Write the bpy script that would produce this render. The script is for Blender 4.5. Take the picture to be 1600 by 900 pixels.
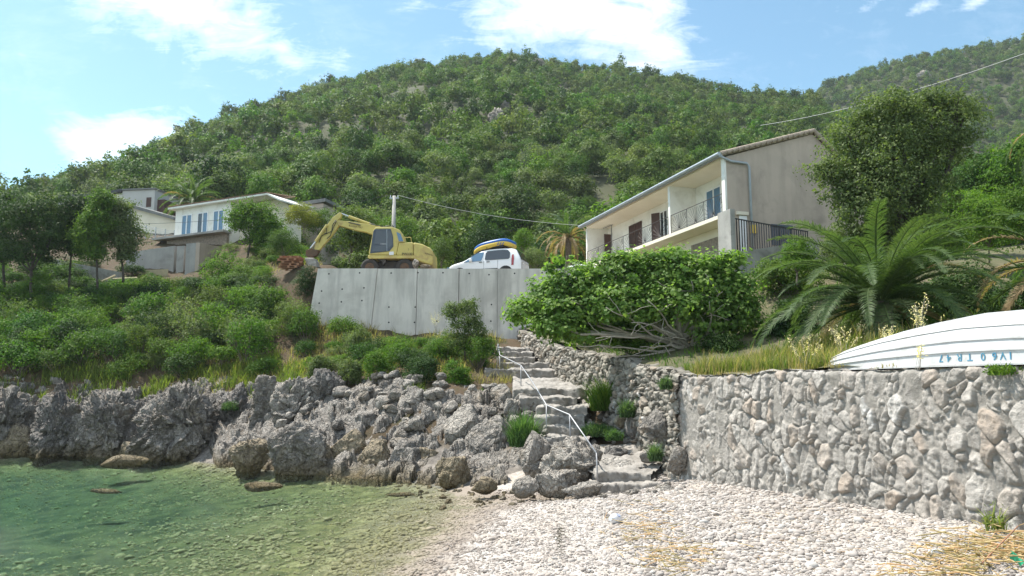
import bpy, bmesh, math, random
import numpy as np
from mathutils import Vector, Matrix, Euler
# ------------------------------------------------------------------ camera, sky, sun, exposure
scene = bpy.context.scene
for _o in list(bpy.data.objects): bpy.data.objects.remove(_o)
F_PX, CAM_Z, PITCH = 1180.0, 3.0, math.atan(155/1180)
cam_d = bpy.data.cameras.new('camera'); cam = bpy.data.objects.new('camera', cam_d)
scene.collection.objects.link(cam); scene.camera = cam
cam_d.sensor_width = 36; cam_d.lens = F_PX/1600*36; cam_d.clip_end = 6000; cam_d.clip_start = 0.1
cam.location = (0, 0, CAM_Z); cam.rotation_euler = (math.pi/2+PITCH, 0, 0)
SUN_EL = math.radians(62); SUN_AZ = math.atan2(-0.80, 0.42)
TO_SUN = Vector((math.sin(SUN_AZ)*math.cos(SUN_EL), math.cos(SUN_AZ)*math.cos(SUN_EL), math.sin(SUN_EL)))
sl = bpy.data.lights.new('sun', 'SUN'); sl.energy = 5.0; sl.angle = math.radians(0.53); sl.color = (1, 0.955, 0.88)
so = bpy.data.objects.new('sun', sl); scene.collection.objects.link(so)
so.rotation_euler = TO_SUN.to_track_quat('Z', 'Y').to_euler()
scene.view_settings.view_transform = 'Standard'; scene.view_settings.look = 'None'
scene.view_settings.exposure = 0.85; scene.view_settings.gamma = 1; scene.view_settings.use_curve_mapping = False
w = bpy.data.worlds.new('World'); scene.world = w; w.use_nodes = True
nt = w.node_tree; nt.nodes.clear()
def nn(nt, typ, **kw):
    n = nt.nodes.new(typ)
    for k, v in kw.items():
        if k in ('ins',): 
            for a, b in v.items(): n.inputs[a].default_value = b
        else: setattr(n, k, v)
    return n
def mth(nt, op, a, b=None, clamp=False):
    n = nt.nodes.new('ShaderNodeMath'); n.operation = op; n.use_clamp = clamp
    for i, v in enumerate((a, b)):
        if v is None: continue
        if isinstance(v, (int, float)): n.inputs[i].default_value = v
        else: nt.links.new(v, n.inputs[i])
    return n.outputs[0]
sky = nn(nt, 'ShaderNodeTexSky', sky_type='NISHITA', sun_disc=False, sun_elevation=SUN_EL, sun_rotation=SUN_AZ, air_density=1.0, dust_density=0.7, ozone_density=1.0, altitude=0)
tc = nn(nt, 'ShaderNodeTexCoord'); sx = nn(nt, 'ShaderNodeSeparateXYZ'); nt.links.new(tc.outputs['Generated'], sx.inputs[0])
X_, Y_, Z_ = sx.outputs
yy = mth(nt, 'MAXIMUM', Y_, 0.05); U_ = mth(nt, 'DIVIDE', X_, yy); V_ = mth(nt, 'DIVIDE', Z_, yy)
cmb = nn(nt, 'ShaderNodeCombineXYZ'); nt.links.new(U_, cmb.inputs[0]); nt.links.new(V_, cmb.inputs[1])
n1 = nn(nt, 'ShaderNodeTexNoise', ins={'Scale': 7.0, 'Detail': 9.0, 'Roughness': 0.66, 'Distortion': 0.7}); nt.links.new(cmb.outputs[0], n1.inputs['Vector'])
mp = nn(nt, 'ShaderNodeMapping'); mp.inputs['Rotation'].default_value = (0, 0, 0.5); mp.inputs['Scale'].default_value = (1, 3.2, 1)
nt.links.new(cmb.outputs[0], mp.inputs[0])
n2 = nn(nt, 'ShaderNodeTexNoise', ins={'Scale': 11.0, 'Detail': 8.0, 'Roughness': 0.7, 'Distortion': 1.1}); nt.links.new(mp.outputs[0], n2.inputs['Vector'])
def dirpx(px, py):
    u = (px-800)/F_PX; v = (450-py)/F_PX; c, s = math.cos(PITCH), math.sin(PITCH)
    return u/(c-v*s), (s+v*c)/(c-v*s)
acc = None
# cirrus patches: centre, half-axes, tilt, weight (directions in the sky)
for (px, py, a, b, rot, wt) in ((285, 10, .155, .055, -0.42, 1.0), (440, 82, .035, .018, -0.6, .75), (195, 212, .085, .034, .16, 1.0), (380, 150, .05, .012, -.2, .3),
                                (905, 18, .155, .062, -.08, 1.05), (1030, 75, .045, .04, -.5, .8), (1440, 12, .03, .010, .45, .62), (1520, 6, .03, .009, .5, .62), (1360, 8, .03, .01, .4, .5), (1310, 10, .02, .009, .8, .4),
                                (120, 235, .035, .022, 0, .7)):
    cu, cv = dirpx(px, py); cr, sr = math.cos(rot), math.sin(rot)
    du = mth(nt, 'SUBTRACT', U_, cu); dv = mth(nt, 'SUBTRACT', V_, cv)
    p = mth(nt, 'ADD', mth(nt, 'MULTIPLY', du, cr/a), mth(nt, 'MULTIPLY', dv, sr/a))
    q = mth(nt, 'ADD', mth(nt, 'MULTIPLY', du, -sr/b), mth(nt, 'MULTIPLY', dv, cr/b))
    r2 = mth(nt, 'ADD', mth(nt, 'MULTIPLY', p, p), mth(nt, 'MULTIPLY', q, q))
    g = mth(nt, 'MULTIPLY', mth(nt, 'POWER', 2.718, mth(nt, 'MULTIPLY', r2, -0.75)), wt)
    acc = g if acc is None else mth(nt, 'MAXIMUM', acc, g)
nmix = mth(nt, 'ADD', mth(nt, 'MULTIPLY', n1.outputs['Fac'], .62), mth(nt, 'MULTIPLY', n2.outputs['Fac'], .5))
cl = mth(nt, 'MULTIPLY', mth(nt, 'SUBTRACT', mth(nt, 'ADD', acc, mth(nt, 'MULTIPLY', nmix, 2.6)), 1.75), .85, True)
veil = mth(nt, 'MULTIPLY', mth(nt, 'SUBTRACT', nmix, .56), .45, True)
front = mth(nt, 'MULTIPLY', Y_, 8.0, True)
cl = mth(nt, 'MULTIPLY', mth(nt, 'MAXIMUM', cl, veil), front)
back = mth(nt, 'MULTIPLY', mth(nt, 'ADD', mth(nt, 'MULTIPLY', Y_, -2.5), -.15), 1.0, True)  # unseen bright cloud veil behind the camera, added to fill shaded faces
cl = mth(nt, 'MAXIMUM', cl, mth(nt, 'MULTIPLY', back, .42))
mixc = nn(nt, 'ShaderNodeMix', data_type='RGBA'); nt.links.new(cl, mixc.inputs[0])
tint = nn(nt, 'ShaderNodeMix', data_type='RGBA', blend_type='MULTIPLY', ins={0: 1.0}); nt.links.new(sky.outputs[0], tint.inputs[6]); tint.inputs[7].default_value = (0.80, 1.03, 0.97, 1)
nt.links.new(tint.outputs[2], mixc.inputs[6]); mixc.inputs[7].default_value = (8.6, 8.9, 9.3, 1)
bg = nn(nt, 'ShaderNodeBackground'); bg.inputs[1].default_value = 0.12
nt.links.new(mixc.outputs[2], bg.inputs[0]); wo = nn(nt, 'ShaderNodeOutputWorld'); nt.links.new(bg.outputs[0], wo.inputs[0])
# ------------------------------------------------------------------ points from the photograph's sight lines
def at(px, py, d):
    a, b = dirpx(px, py); return np.array((a*d, d, CAM_Z+b*d))
def atz(px, py, z):                       # where the sight line meets height z
    a, b = dirpx(px, py); return at(px, py, (z-CAM_Z)/b)
def mpp(d): return d/F_PX                 # metres per photo pixel at depth d
# ------------------------------------------------------------------ noise in numpy
def _h(ix, iy, iz, s=0):
    h = (ix.astype(np.int64)*73856093) ^ (iy.astype(np.int64)*19349663) ^ (iz.astype(np.int64)*83492791) ^ (s*2654435)
    h = (h ^ (h >> 13))*1274126177 & 0xffffffff; h = (h ^ (h >> 16))*2246822519 & 0xffffffff; h = h ^ (h >> 15)
    return (h & 0xffffff)/float(0x1000000)
def vnoise(p, s=0):
    p = np.asarray(p, float); i = np.floor(p).astype(np.int64); f = p-i; f = f*f*(3-2*f); r = 0
    for a in (0, 1):
        for b in (0, 1):
            for c in (0, 1):
                wgt = (f[:, 0] if a else 1-f[:, 0])*(f[:, 1] if b else 1-f[:, 1])*(f[:, 2] if c else 1-f[:, 2])
                r = r+wgt*_h(i[:, 0]+a, i[:, 1]+b, i[:, 2]+c, s)
    return r*2-1
def fbm(p, o=4, s=0, lac=2.1, g=.5, ridge=False):
    r = 0; a = 1.0; p = np.asarray(p, float)
    for k in range(o):
        n = vnoise(p, s+k*17)
        if ridge: n = 1-2*np.abs(n)
        r = r+a*n; p = p*lac+3.1; a *= g
    return r
def worley2(u, v, s=0, jit=.8, tilt=False):           # F1, F2, id of the nearest cell
    iu, iv = np.floor(u).astype(np.int64), np.floor(v).astype(np.int64)
    f1 = np.full(u.shape, 9.); f2 = f1.copy(); idd = np.zeros(u.shape); tl = np.zeros(u.shape)
    for a in (-1, 0, 1):
        for b in (-1, 0, 1):
            cu, cv = iu+a, iv+b; z = np.zeros_like(cu)
            x = cu+.5+(_h(cu, cv, z, s)-.5)*jit; y = cv+.5+(_h(cu, cv, z, s+7)-.5)*jit; i = _h(cu, cv, z, s+13)
            d = np.hypot(u-x, v-y); m = d < f1; t_ = ((i*17.31) % 1-.5)*(u-x)+((i*29.77) % 1-.5)*(v-y)
            f2 = np.where(m, f1, np.minimum(f2, d)); idd = np.where(m, i, idd); tl = np.where(m, t_, tl); f1 = np.where(m, d, f1)
    return (f1, f2, idd, tl) if tilt else (f1, f2, idd)
def worley3(p, s=0, full=False):
    i = np.floor(p).astype(np.int64); f1 = np.full(len(p), 9.); f2 = f1.copy(); tl = np.zeros(len(p)); idd = tl.copy()
    for a in (-1, 0, 1):
        for b in (-1, 0, 1):
            for c in (-1, 0, 1):
                x, y, z = i[:, 0]+a, i[:, 1]+b, i[:, 2]+c
                h1, h2, h3 = _h(x, y, z, s), _h(x, y, z, s+3), _h(x, y, z, s+5); dx, dy, dz = p[:, 0]-x-h1, p[:, 1]-y-h2, p[:, 2]-z-h3
                d = np.sqrt(dx**2+dy**2+dz**2); m = d < f1; f2 = np.where(m, f1, np.minimum(f2, d)); f1 = np.where(m, d, f1)
                if full: a = ((h1*13.7) % 1-.5)*dx+((h2*17.9) % 1-.5)*dy+((h3*23.3) % 1-.5)*dz; tl = np.where(m, a, tl); idd = np.where(m, (h1+h2*3.3) % 1, idd)
    return (f1, f2, tl, idd) if full else (f1, f2)
# ------------------------------------------------------------------ objects
COL = scene.collection
def npmesh(name, V, F, mats=(), smooth=False, midx=None, attrs=None):
    me = bpy.data.meshes.new(name); V = np.asarray(V, np.float32)
    if isinstance(F, np.ndarray):
        n, k = F.shape
        me.vertices.add(len(V)); me.vertices.foreach_set('co', V.ravel())
        me.loops.add(n*k); me.loops.foreach_set('vertex_index', F.astype(np.int32).ravel())
        me.polygons.add(n); me.polygons.foreach_set('loop_start', np.arange(0, n*k, k, dtype=np.int32))
        me.update(calc_edges=True)
    else:
        me.from_pydata([tuple(map(float, v)) for v in V], [], F); me.update()
    for m in (mats if isinstance(mats, (list, tuple)) else [mats]): me.materials.append(m)
    if midx is not None: me.polygons.foreach_set('material_index', np.asarray(midx, np.int32))
    if smooth: me.polygons.foreach_set('use_smooth', np.ones(len(me.polygons), bool))
    if attrs:
        for k_, (dom, arr) in attrs.items():
            a = me.attributes.new(k_, 'FLOAT', dom); a.data.foreach_set('value', np.asarray(arr, np.float32))
    me.update()
    return me
def tag(o, label=None, cat=None, group=None, kind=None):
    if label: o['label'] = label
    if cat: o['category'] = cat
    if group: o['group'] = group
    if kind: o['kind'] = kind
    return o
def link(name, me, parent=None, loc=(0, 0, 0)):
    o = bpy.data.objects.new(name, me); COL.objects.link(o); o.location = [float(q) for q in loc]
    if parent is not None: o.parent = parent
    return o
def thing(name, label, cat, loc=(0, 0, 0), group=None):
    o = bpy.data.objects.new(name, None); COL.objects.link(o); o.location = [float(q) for q in loc]; o.empty_display_size = .2
    return tag(o, label, cat, group)
def rootloc(o):
    while o.parent: o = o.parent
    return np.array(o.location)
def part(name, VF, mat, parent, **kw):    # geometry given in world space, stored relative to the thing's base
    V, F = VF
    return link(name, npmesh(name, np.asarray(V, float)-rootloc(parent), F, mat, **kw), parent)
def solo(name, VF, mat, label, cat, group=None, kind=None, base=None, **kw):
    V, F = VF; V = np.asarray(V, float)
    if base is None: base = np.array((V[:, 0].mean(), V[:, 1].mean(), V[:, 2].min()))
    o = link(name, npmesh(name, V-base, F, mat, **kw), None, base)
    return tag(o, label, cat, group, kind)
def copy_tree(o, parent=None):
    c = o.copy(); COL.objects.link(c); c.parent = parent
    for ch in [x for x in bpy.data.objects if x.parent == o]: copy_tree(ch, c)
    return c
class MB:                                  # mesh collector
    def __init__(s): s.V = []; s.F = []
    def add(s, V, F):
        b = len(s.V); s.V += [tuple(map(float, v)) for v in V]; s.F += [tuple(int(i)+b for i in f) for f in F]; return s
    def box(s, x0, x1, y0, y1, z0, z1, T=None):
        V = [(x, y, z) for x in (x0, x1) for y in (y0, y1) for z in (z0, z1)]
        if T: V = [T(*v) for v in V]
        return s.add(V, [(0, 1, 3, 2), (4, 6, 7, 5), (0, 4, 5, 1), (2, 3, 7, 6), (0, 2, 6, 4), (1, 5, 7, 3)])
    def tube(s, pts, r, n=8, cap=True):
        pts = [np.array(p, float) for p in pts]; rs = r if hasattr(r, '__len__') else [r]*len(pts)
        b = len(s.V); up = np.array((0, 0, 1.0)); a = None
        for i, p in enumerate(pts):
            t = pts[min(i+1, len(pts)-1)]-pts[max(i-1, 0)]; t = t/(np.linalg.norm(t)+1e-9)
            if a is None: a = np.cross(t, up if abs(t[2]) < .9 else np.array((1.0, 0, 0)))
            a = a-t*np.dot(a, t); a /= np.linalg.norm(a)+1e-9; c = np.cross(t, a)
            for k in range(n):
                an = 2*math.pi*k/n; s.V.append(tuple(p+rs[i]*(math.cos(an)*a+math.sin(an)*c)))
        for i in range(len(pts)-1):
            for k in range(n):
                s.F.append((b+i*n+k, b+i*n+(k+1) % n, b+(i+1)*n+(k+1) % n, b+(i+1)*n+k))
        if cap:
            s.F.append(tuple(b+k for k in range(n))[::-1]); s.F.append(tuple(b+(len(pts)-1)*n+k for k in range(n)))
        return s
    def prism(s, poly, off):               # poly: 3-D points in a plane, off: extrusion vector
        n = len(poly); off = np.array(off, float); A = [np.array(p, float) for p in poly]
        return s.add(A+[p+off for p in A], [tuple(range(n))[::-1], tuple(range(n, 2*n))]+[(i, (i+1) % n, n+(i+1) % n, n+i) for i in range(n)])
    def get(s): return s.V, s.F
def bevel(o, w_=.02, seg=2, ang=35):
    m = o.modifiers.new('bevel', 'BEVEL'); m.width = w_; m.segments = seg; m.limit_method = 'ANGLE'; m.angle_limit = math.radians(ang); return o
# ------------------------------------------------------------------ materials
def newmat(name):
    m = bpy.data.materials.new(name); m.use_nodes = True; t = m.node_tree; t.nodes.clear()
    out = t.nodes.new('ShaderNodeOutputMaterial'); return m, t, out
def ramp(t, fac, stops):
    r = t.nodes.new('ShaderNodeValToRGB'); e = r.color_ramp.elements
    while len(e) < len(stops): e.new(0.5)
    for i, (p, c) in enumerate(stops): e[i].position = p; e[i].color = (*c, 1) if len(c) == 3 else c
    if fac is not None: t.links.new(fac, r.inputs[0])
    return r.outputs[0]
def noise(t, vec, sc, det=4, rg=.55, dist=0):
    n = t.nodes.new('ShaderNodeTexNoise'); n.inputs['Scale'].default_value = sc; n.inputs['Detail'].default_value = det
    n.inputs['Roughness'].default_value = rg; n.inputs['Distortion'].default_value = dist
    if vec is not None: t.links.new(vec, n.inputs['Vector'])
    return n.outputs['Fac']
def mixc_(t, fac, a, b, bt='MIX'):
    n = t.nodes.new('ShaderNodeMix'); n.data_type = 'RGBA'; n.blend_type = bt
    for i, v in ((0, fac), (6, a), (7, b)):
        if isinstance(v, (int, float)): n.inputs[i].default_value = v
        elif isinstance(v, tuple): n.inputs[i].default_value = (*v, 1) if len(v) == 3 else v
        else: t.links.new(v, n.inputs[i])
    return n.outputs[2]
def bumpn(t, h, strength, dist):
    b = t.nodes.new('ShaderNodeBump'); b.inputs['Strength'].default_value = strength; b.inputs['Distance'].default_value = dist
    t.links.new(h, b.inputs['Height']); return b.outputs[0]
def geo_pos(t): return t.nodes.new('ShaderNodeNewGeometry').outputs['Position']
def prin(t, out, col, rough=.8, nrm=None, metal=0, spec=.4, **kw):
    p = t.nodes.new('ShaderNodeBsdfPrincipled')
    if isinstance(col, tuple): p.inputs['Base Color'].default_value = (*col, 1)
    else: t.links.new(col, p.inputs['Base Color'])
    if isinstance(rough, (int, float)): p.inputs['Roughness'].default_value = rough
    else: t.links.new(rough, p.inputs['Roughness'])
    p.inputs['Metallic'].default_value = metal; p.inputs['Specular IOR Level'].default_value = spec
    if nrm is not None: t.links.new(nrm, p.inputs['Normal'])
    t.links.new(p.outputs[0], out.inputs[0]); return p
def pmat(name, c1, c2=None, sc=3.0, rough=.8, bump=0., bsc=20., bd=.02, metal=0, spec=.4, c3=None, sc3=.6, streak=0):
    m, t, out = newmat(name); P = geo_pos(t); c2 = c2 or tuple(x*.8 for x in c1)
    col = ramp(t, noise(t, P, sc, 5, .6), [(.3, c1), (.7, c2)])
    if c3: col = mixc_(t, ramp(t, noise(t, P, sc3, 6, .65, .5), [(.5, (0, 0, 0)), (.66, (1, 1, 1))]), col, c3)
    if streak:
        mp_ = t.nodes.new('ShaderNodeMapping'); mp_.inputs['Scale'].default_value = (1, 1, .12); t.links.new(P, mp_.inputs[0])
        col = mixc_(t, ramp(t, noise(t, mp_.outputs[0], 2.2, 5, .6), [(.44, (0, 0, 0)), (.72, (streak,)*3)]), col, tuple(x*.5 for x in c1))
    nr = bumpn(t, noise(t, P, bsc, 5, .6), bump, bd) if bump else None
    prin(t, out, col, rough, nr, metal, spec); return m
def leafmat(name, cols, trans=.38, rough=.62, spec=.14, gl=1.35, patch=False):
    m, t, out = newmat(name)
    oi = t.nodes.new('ShaderNodeObjectInfo'); at_ = t.nodes.new('ShaderNodeAttribute'); at_.attribute_name = 'lv'
    n = len(cols); c = ramp(t, oi.outputs['Random'], [(i/(n-1), cc) for i, cc in enumerate(cols)])
    hsv = t.nodes.new('ShaderNodeHueSaturation'); t.links.new(c, hsv.inputs['Color'])
    val = mth(t, 'ADD', mth(t, 'MULTIPLY', at_.outputs['Fac'], .75), .62)
    if patch: val = mth(t, 'MULTIPLY', val, mth(t, 'ADD', mth(t, 'MULTIPLY', noise(t, geo_pos(t), .075, 4, .6), 2.0), .02))
    t.links.new(val, hsv.inputs['Value'])
    t.links.new(mth(t, 'ADD', mth(t, 'MULTIPLY', at_.outputs['Fac'], -.05), .525), hsv.inputs['Hue'])
    p = t.nodes.new('ShaderNodeBsdfPrincipled'); t.links.new(hsv.outputs[0], p.inputs['Base Color']); p.inputs['Roughness'].default_value = rough; p.inputs['Specular IOR Level'].default_value = spec
    tr = t.nodes.new('ShaderNodeBsdfTranslucent'); t.links.new(mixc_(t, 1.0, hsv.outputs[0], (gl, gl*1.12, gl*.45), 'MULTIPLY'), tr.inputs[0])
    mx = t.nodes.new('ShaderNodeMixShader'); mx.inputs[0].default_value = trans
    t.links.new(p.outputs[0], mx.inputs[1]); t.links.new(tr.outputs[0], mx.inputs[2]); t.links.new(mx.outputs[0], out.inputs[0]); return m
def rockmat(name, light, dark, wet=True, warm=(.42, .34, .25), wz=.65):
    m, t, out = newmat(name); P = geo_pos(t)
    c = ramp(t, noise(t, P, 1.7, 8, .68, .4), [(.30, dark), (.52, light), (.75, tuple(min(1, x*1.25) for x in light))])
    c = mixc_(t, ramp(t, noise(t, P, .9, 4, .6), [(.56, (0, 0, 0)), (.70, (.6, .6, .6))]), c, warm)
    c = mixc_(t, ramp(t, noise(t, P, 14, 4, .7), [(.35, (.55, .55, .55)), (.62, (1, 1, 1))]), (0.12, .115, .11), c)
    if wet:
        s = t.nodes.new('ShaderNodeSeparateXYZ'); t.links.new(P, s.inputs[0])
        z = mth(t, 'ADD', s.outputs[2], mth(t, 'MULTIPLY', noise(t, P, 1.5, 4), -.9))
        f = ramp(t, mth(t, 'DIVIDE', mth(t, 'ADD', z, .45), wz), [(0, (1, 1, 1)), (1, (0, 0, 0))])
        c = mixc_(t, mth(t, 'MULTIPLY', f, .9), c, (.15, .115, .055))
    mp_ = t.nodes.new('ShaderNodeMapping'); mp_.inputs['Scale'].default_value = (1, 1, .6)
    dn = t.nodes.new('ShaderNodeTexNoise'); dn.inputs['Scale'].default_value = 1.8; dn.inputs['Detail'].default_value = 4; t.links.new(P, dn.inputs['Vector'])
    va_ = t.nodes.new('ShaderNodeVectorMath'); va_.operation = 'MULTIPLY_ADD'; t.links.new(dn.outputs['Color'], va_.inputs[0]); va_.inputs[1].default_value = (.9, .9, .9); t.links.new(P, va_.inputs[2]); t.links.new(va_.outputs[0], mp_.inputs[0])
    h = mth(t, 'ADD', noise(t, P, 6, 9, .72, .3), mth(t, 'MULTIPLY', noise(t, P, 34, 4, .7), .35))
    for sc_, wg in ((2.6, 1.3), (7.5, .6)):
        vo = t.nodes.new('ShaderNodeTexVoronoi'); vo.feature = 'DISTANCE_TO_EDGE'; vo.inputs['Scale'].default_value = sc_; t.links.new(mp_.outputs[0], vo.inputs['Vector'])
        h = mth(t, 'ADD', h, mth(t, 'MULTIPLY', mth(t, 'MINIMUM', vo.outputs['Distance'], .12), wg*6))
    prin(t, out, c, .9, bumpn(t, h, 1.0, .11), spec=.2); return m
# ------------------------------------------------------------------ materials used
M = {}
M['leaf_hill'] = leafmat('leaf_hill', [(.029, .075, .012), (.072, .132, .020), (.115, .160, .030), (.046, .116, .012), (.102, .130, .040), (.062, .145, .016), (.078, .112, .028), (.022, .054, .013), (.14, .185, .038)], .27, patch=True)
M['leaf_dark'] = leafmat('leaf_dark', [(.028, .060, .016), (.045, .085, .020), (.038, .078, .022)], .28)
M['leaf_olive'] = leafmat('leaf_olive', [(.135, .175, .070), (.11, .155, .050)], .40, .6, .18)
M['leaf_bright'] = leafmat('leaf_bright', [(.085, .170, .020), (.105, .185, .028), (.070, .150, .018)], .42)
M['leaf_fig'] = leafmat('leaf_fig', [(.15, .25, .055), (.16, .26, .062)], .55, .55, .22)
M['leaf_bank'] = leafmat('leaf_bank', [(.040, .095, .018), (.095, .170, .026), (.066, .150, .018), (.110, .145, .038), (.052, .125, .028)], .36)
M['leaf_yellow'] = leafmat('leaf_yellow', [(.22, .23, .035), (.20, .22, .04)], .4)
M['leaf_herb'] = leafmat('leaf_herb', [(.085, .140, .065), (.075, .145, .05)], .4)
M['grass'] = leafmat('grass', [(.16, .20, .05), (.14, .19, .045)], .45, .6, .2)
M['dry_grass'] = leafmat('dry_grass', [(.36, .29, .13), (.30, .26, .12)], .45, .7, .2)
M['straw'] = leafmat('straw', [(.55, .42, .22), (.50, .38, .20)], .3, .6, .3)
M['oat'] = leafmat('oat', [(.75, .66, .42), (.72, .62, .40)], .4, .6, .3)
M['palm'] = leafmat('palm', [(.070, .115, .040), (.088, .128, .050), (.068, .118, .036)], .38, .55, .22)
M['palm_dry'] = leafmat('palm_dry', [(.30, .21, .10), (.26, .19, .10)], .35, .6, .3)
M['bark'] = pmat('bark', (.20, .17, .13), (.11, .09, .07), 9, .9, .6, 30, .02)
M['bark_pale'] = pmat('bark_pale', (.40, .36, .30), (.27, .24, .19), 7, .85, .4, 30, .015)
M['bark_dark'] = pmat('bark_dark', (.08, .065, .05), (.045, .038, .03), 9, .9, .6, 30, .02)
M['rock'] = rockmat('rock', (.39, .355, .315), (.13, .12, .108))
M['rock_pale'] = rockmat('rock_pale', (.49, .445, .39), (.22, .20, .175), wz=.45)
M['rock_tan'] = rockmat('rock_tan', (.42, .345, .24), (.18, .145, .095))
M['rock_dark'] = rockmat('rock_dark', (.28, .26, .24), (.085, .08, .075))
M['concrete'] = pmat('concrete', (.66, .61, .55), (.56, .52, .465), .9, .85, .3, 14, .01, c3=(.47, .43, .385), sc3=.45, streak=.8)
M['concrete_old'] = pmat('concrete_old', (.42, .40, .37), (.32, .31, .285), 1.3, .9, .4, 18, .012, c3=(.22, .21, .19), sc3=.8, streak=.5)
M['hole'] = pmat('hole', (.02, .02, .02))
M['plaster_white'] = pmat('plaster_white', (.84, .82, .77), (.78, .76, .70), 1.5, .85, .15, 30, .005, c3=(.66, .63, .56), sc3=.9)
M['plaster_cream'] = pmat('plaster_cream', (.80, .73, .60), (.72, .65, .52), 1.0, .88, .15, 30, .005)
M['render_grey'] = pmat('render_grey', (.52, .43, .35), (.44, .365, .30), .7, .92, .25, 25, .006, c3=(.37, .31, .255), sc3=.5, streak=.35)
M['render_pale'] = pmat('render_pale', (.50, .49, .47), (.44, .43, .41), .7, .92)
M['stone_patch'] = pmat('stone_patch', (.36, .29, .23), (.18, .15, .12), 6, .9, .8, 9, .05)
M['tile'] = pmat('tile', (.46, .27, .18), (.36, .22, .16), 3, .8, .3, 12, .02, c3=(.40, .33, .26), sc3=1.3)
M['tile_verge'] = pmat('tile_verge', (.42, .34, .26), (.30, .24, .19), 5, .85, .4, 12, .02)
M['dark_roof'] = pmat('dark_roof', (.05, .05, .055), (.08, .08, .085), 2, .7)
M['roof_grey'] = pmat('roof_grey', (.20, .20, .19), (.15, .15, .145), 2, .8)
M['galv'] = pmat('galv', (.42, .46, .49), (.34, .38, .41), 4, .5, metal=.3)
M['iron'] = pmat('iron', (.055, .050, .050), (.035, .03, .03), 8, .6)
M['rail_metal'] = pmat('rail_metal', (.40, .40, .41), (.30, .30, .31), 12, .5, metal=.5)
M['shutter'] = pmat('shutter', (.095, .050, .040), (.065, .036, .030), 6, .7)
M['white_frame'] = pmat('white_frame', (.80, .80, .80), (.76, .76, .76), 3, .45)
def glass(name, c):
    m, t, out = newmat(name); prin(t, out, c, .06, None, 0, .9); return m
M['glass_blue'] = glass('glass_blue', (.07, .16, .26)); M['glass_dark'] = glass('glass_dark', (.02, .03, .04))
M['machine_yellow'] = pmat('machine_yellow', (.54, .45, .13), (.48, .40, .13), 2.5, .5, c3=(.40, .29, .11), sc3=1.7, spec=.4)
M['rust'] = pmat('rust', (.16, .09, .05), (.08, .06, .045), 6, .9, .4, 20, .02)
M['steel_dark'] = pmat('steel_dark', (.05, .05, .05), (.08, .07, .06), 5, .7)
M['steel_worn'] = pmat('steel_worn', (.42, .39, .35), (.22, .19, .16), 6, .55, metal=.2)
M['chrome'] = pmat('chrome', (.7, .7, .7), (.6, .6, .6), 5, .25, metal=.8)
M['rubber'] = pmat('rubber', (.035, .033, .03), (.06, .055, .05), 6, .9)
M['cab_panel'] = pmat('cab_panel', (.055, .075, .105), (.045, .06, .085), 5, .35)
M['black'] = pmat('black', (.015, .015, .015), (.02, .02, .02), 5, .5)
M['car_white'] = pmat('car_white', (.80, .81, .82), (.78, .79, .80), 2, .28, spec=.55)
M['red_lamp'] = glass('red_lamp', (.30, .015, .02))
M['blue_pvc'] = pmat('blue_pvc', (.02, .12, .42), (.02, .10, .36), 3, .4)
M['yellow_pvc'] = pmat('yellow_pvc', (.72, .50, .08), (.66, .45, .07), 3, .45)
M['boat_white'] = pmat('boat_white', (.57, .565, .56), (.52, .515, .51), 2.5, .38, .05, 8, .004, c3=(.43, .42, .40), sc3=2.2)
M['blue_paint'] = pmat('blue_paint', (.05, .22, .38), (.08, .26, .36), 14, .6)
M['wood_pallet'] = pmat('wood_pallet', (.36, .17, .09), (.28, .15, .09), 6, .85)
M['plank'] = pmat('plank', (.50, .42, .26), (.40, .34, .22), 5, .85)
M['wire'] = pmat('wire', (.10, .10, .10)); M['wire_pale'] = pmat('wire_pale', (.5, .5, .48))
M['plastic_white'] = pmat('plastic_white', (.75, .76, .78), (.7, .7, .72), 5, .3)
M['plastic_green'] = pmat('plastic_green', (.05, .45, .25), (.05, .38, .22), 5, .3)
M['weed_dark'] = pmat('weed_dark', (.07, .06, .03), (.045, .04, .02), 9, .8)
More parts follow.
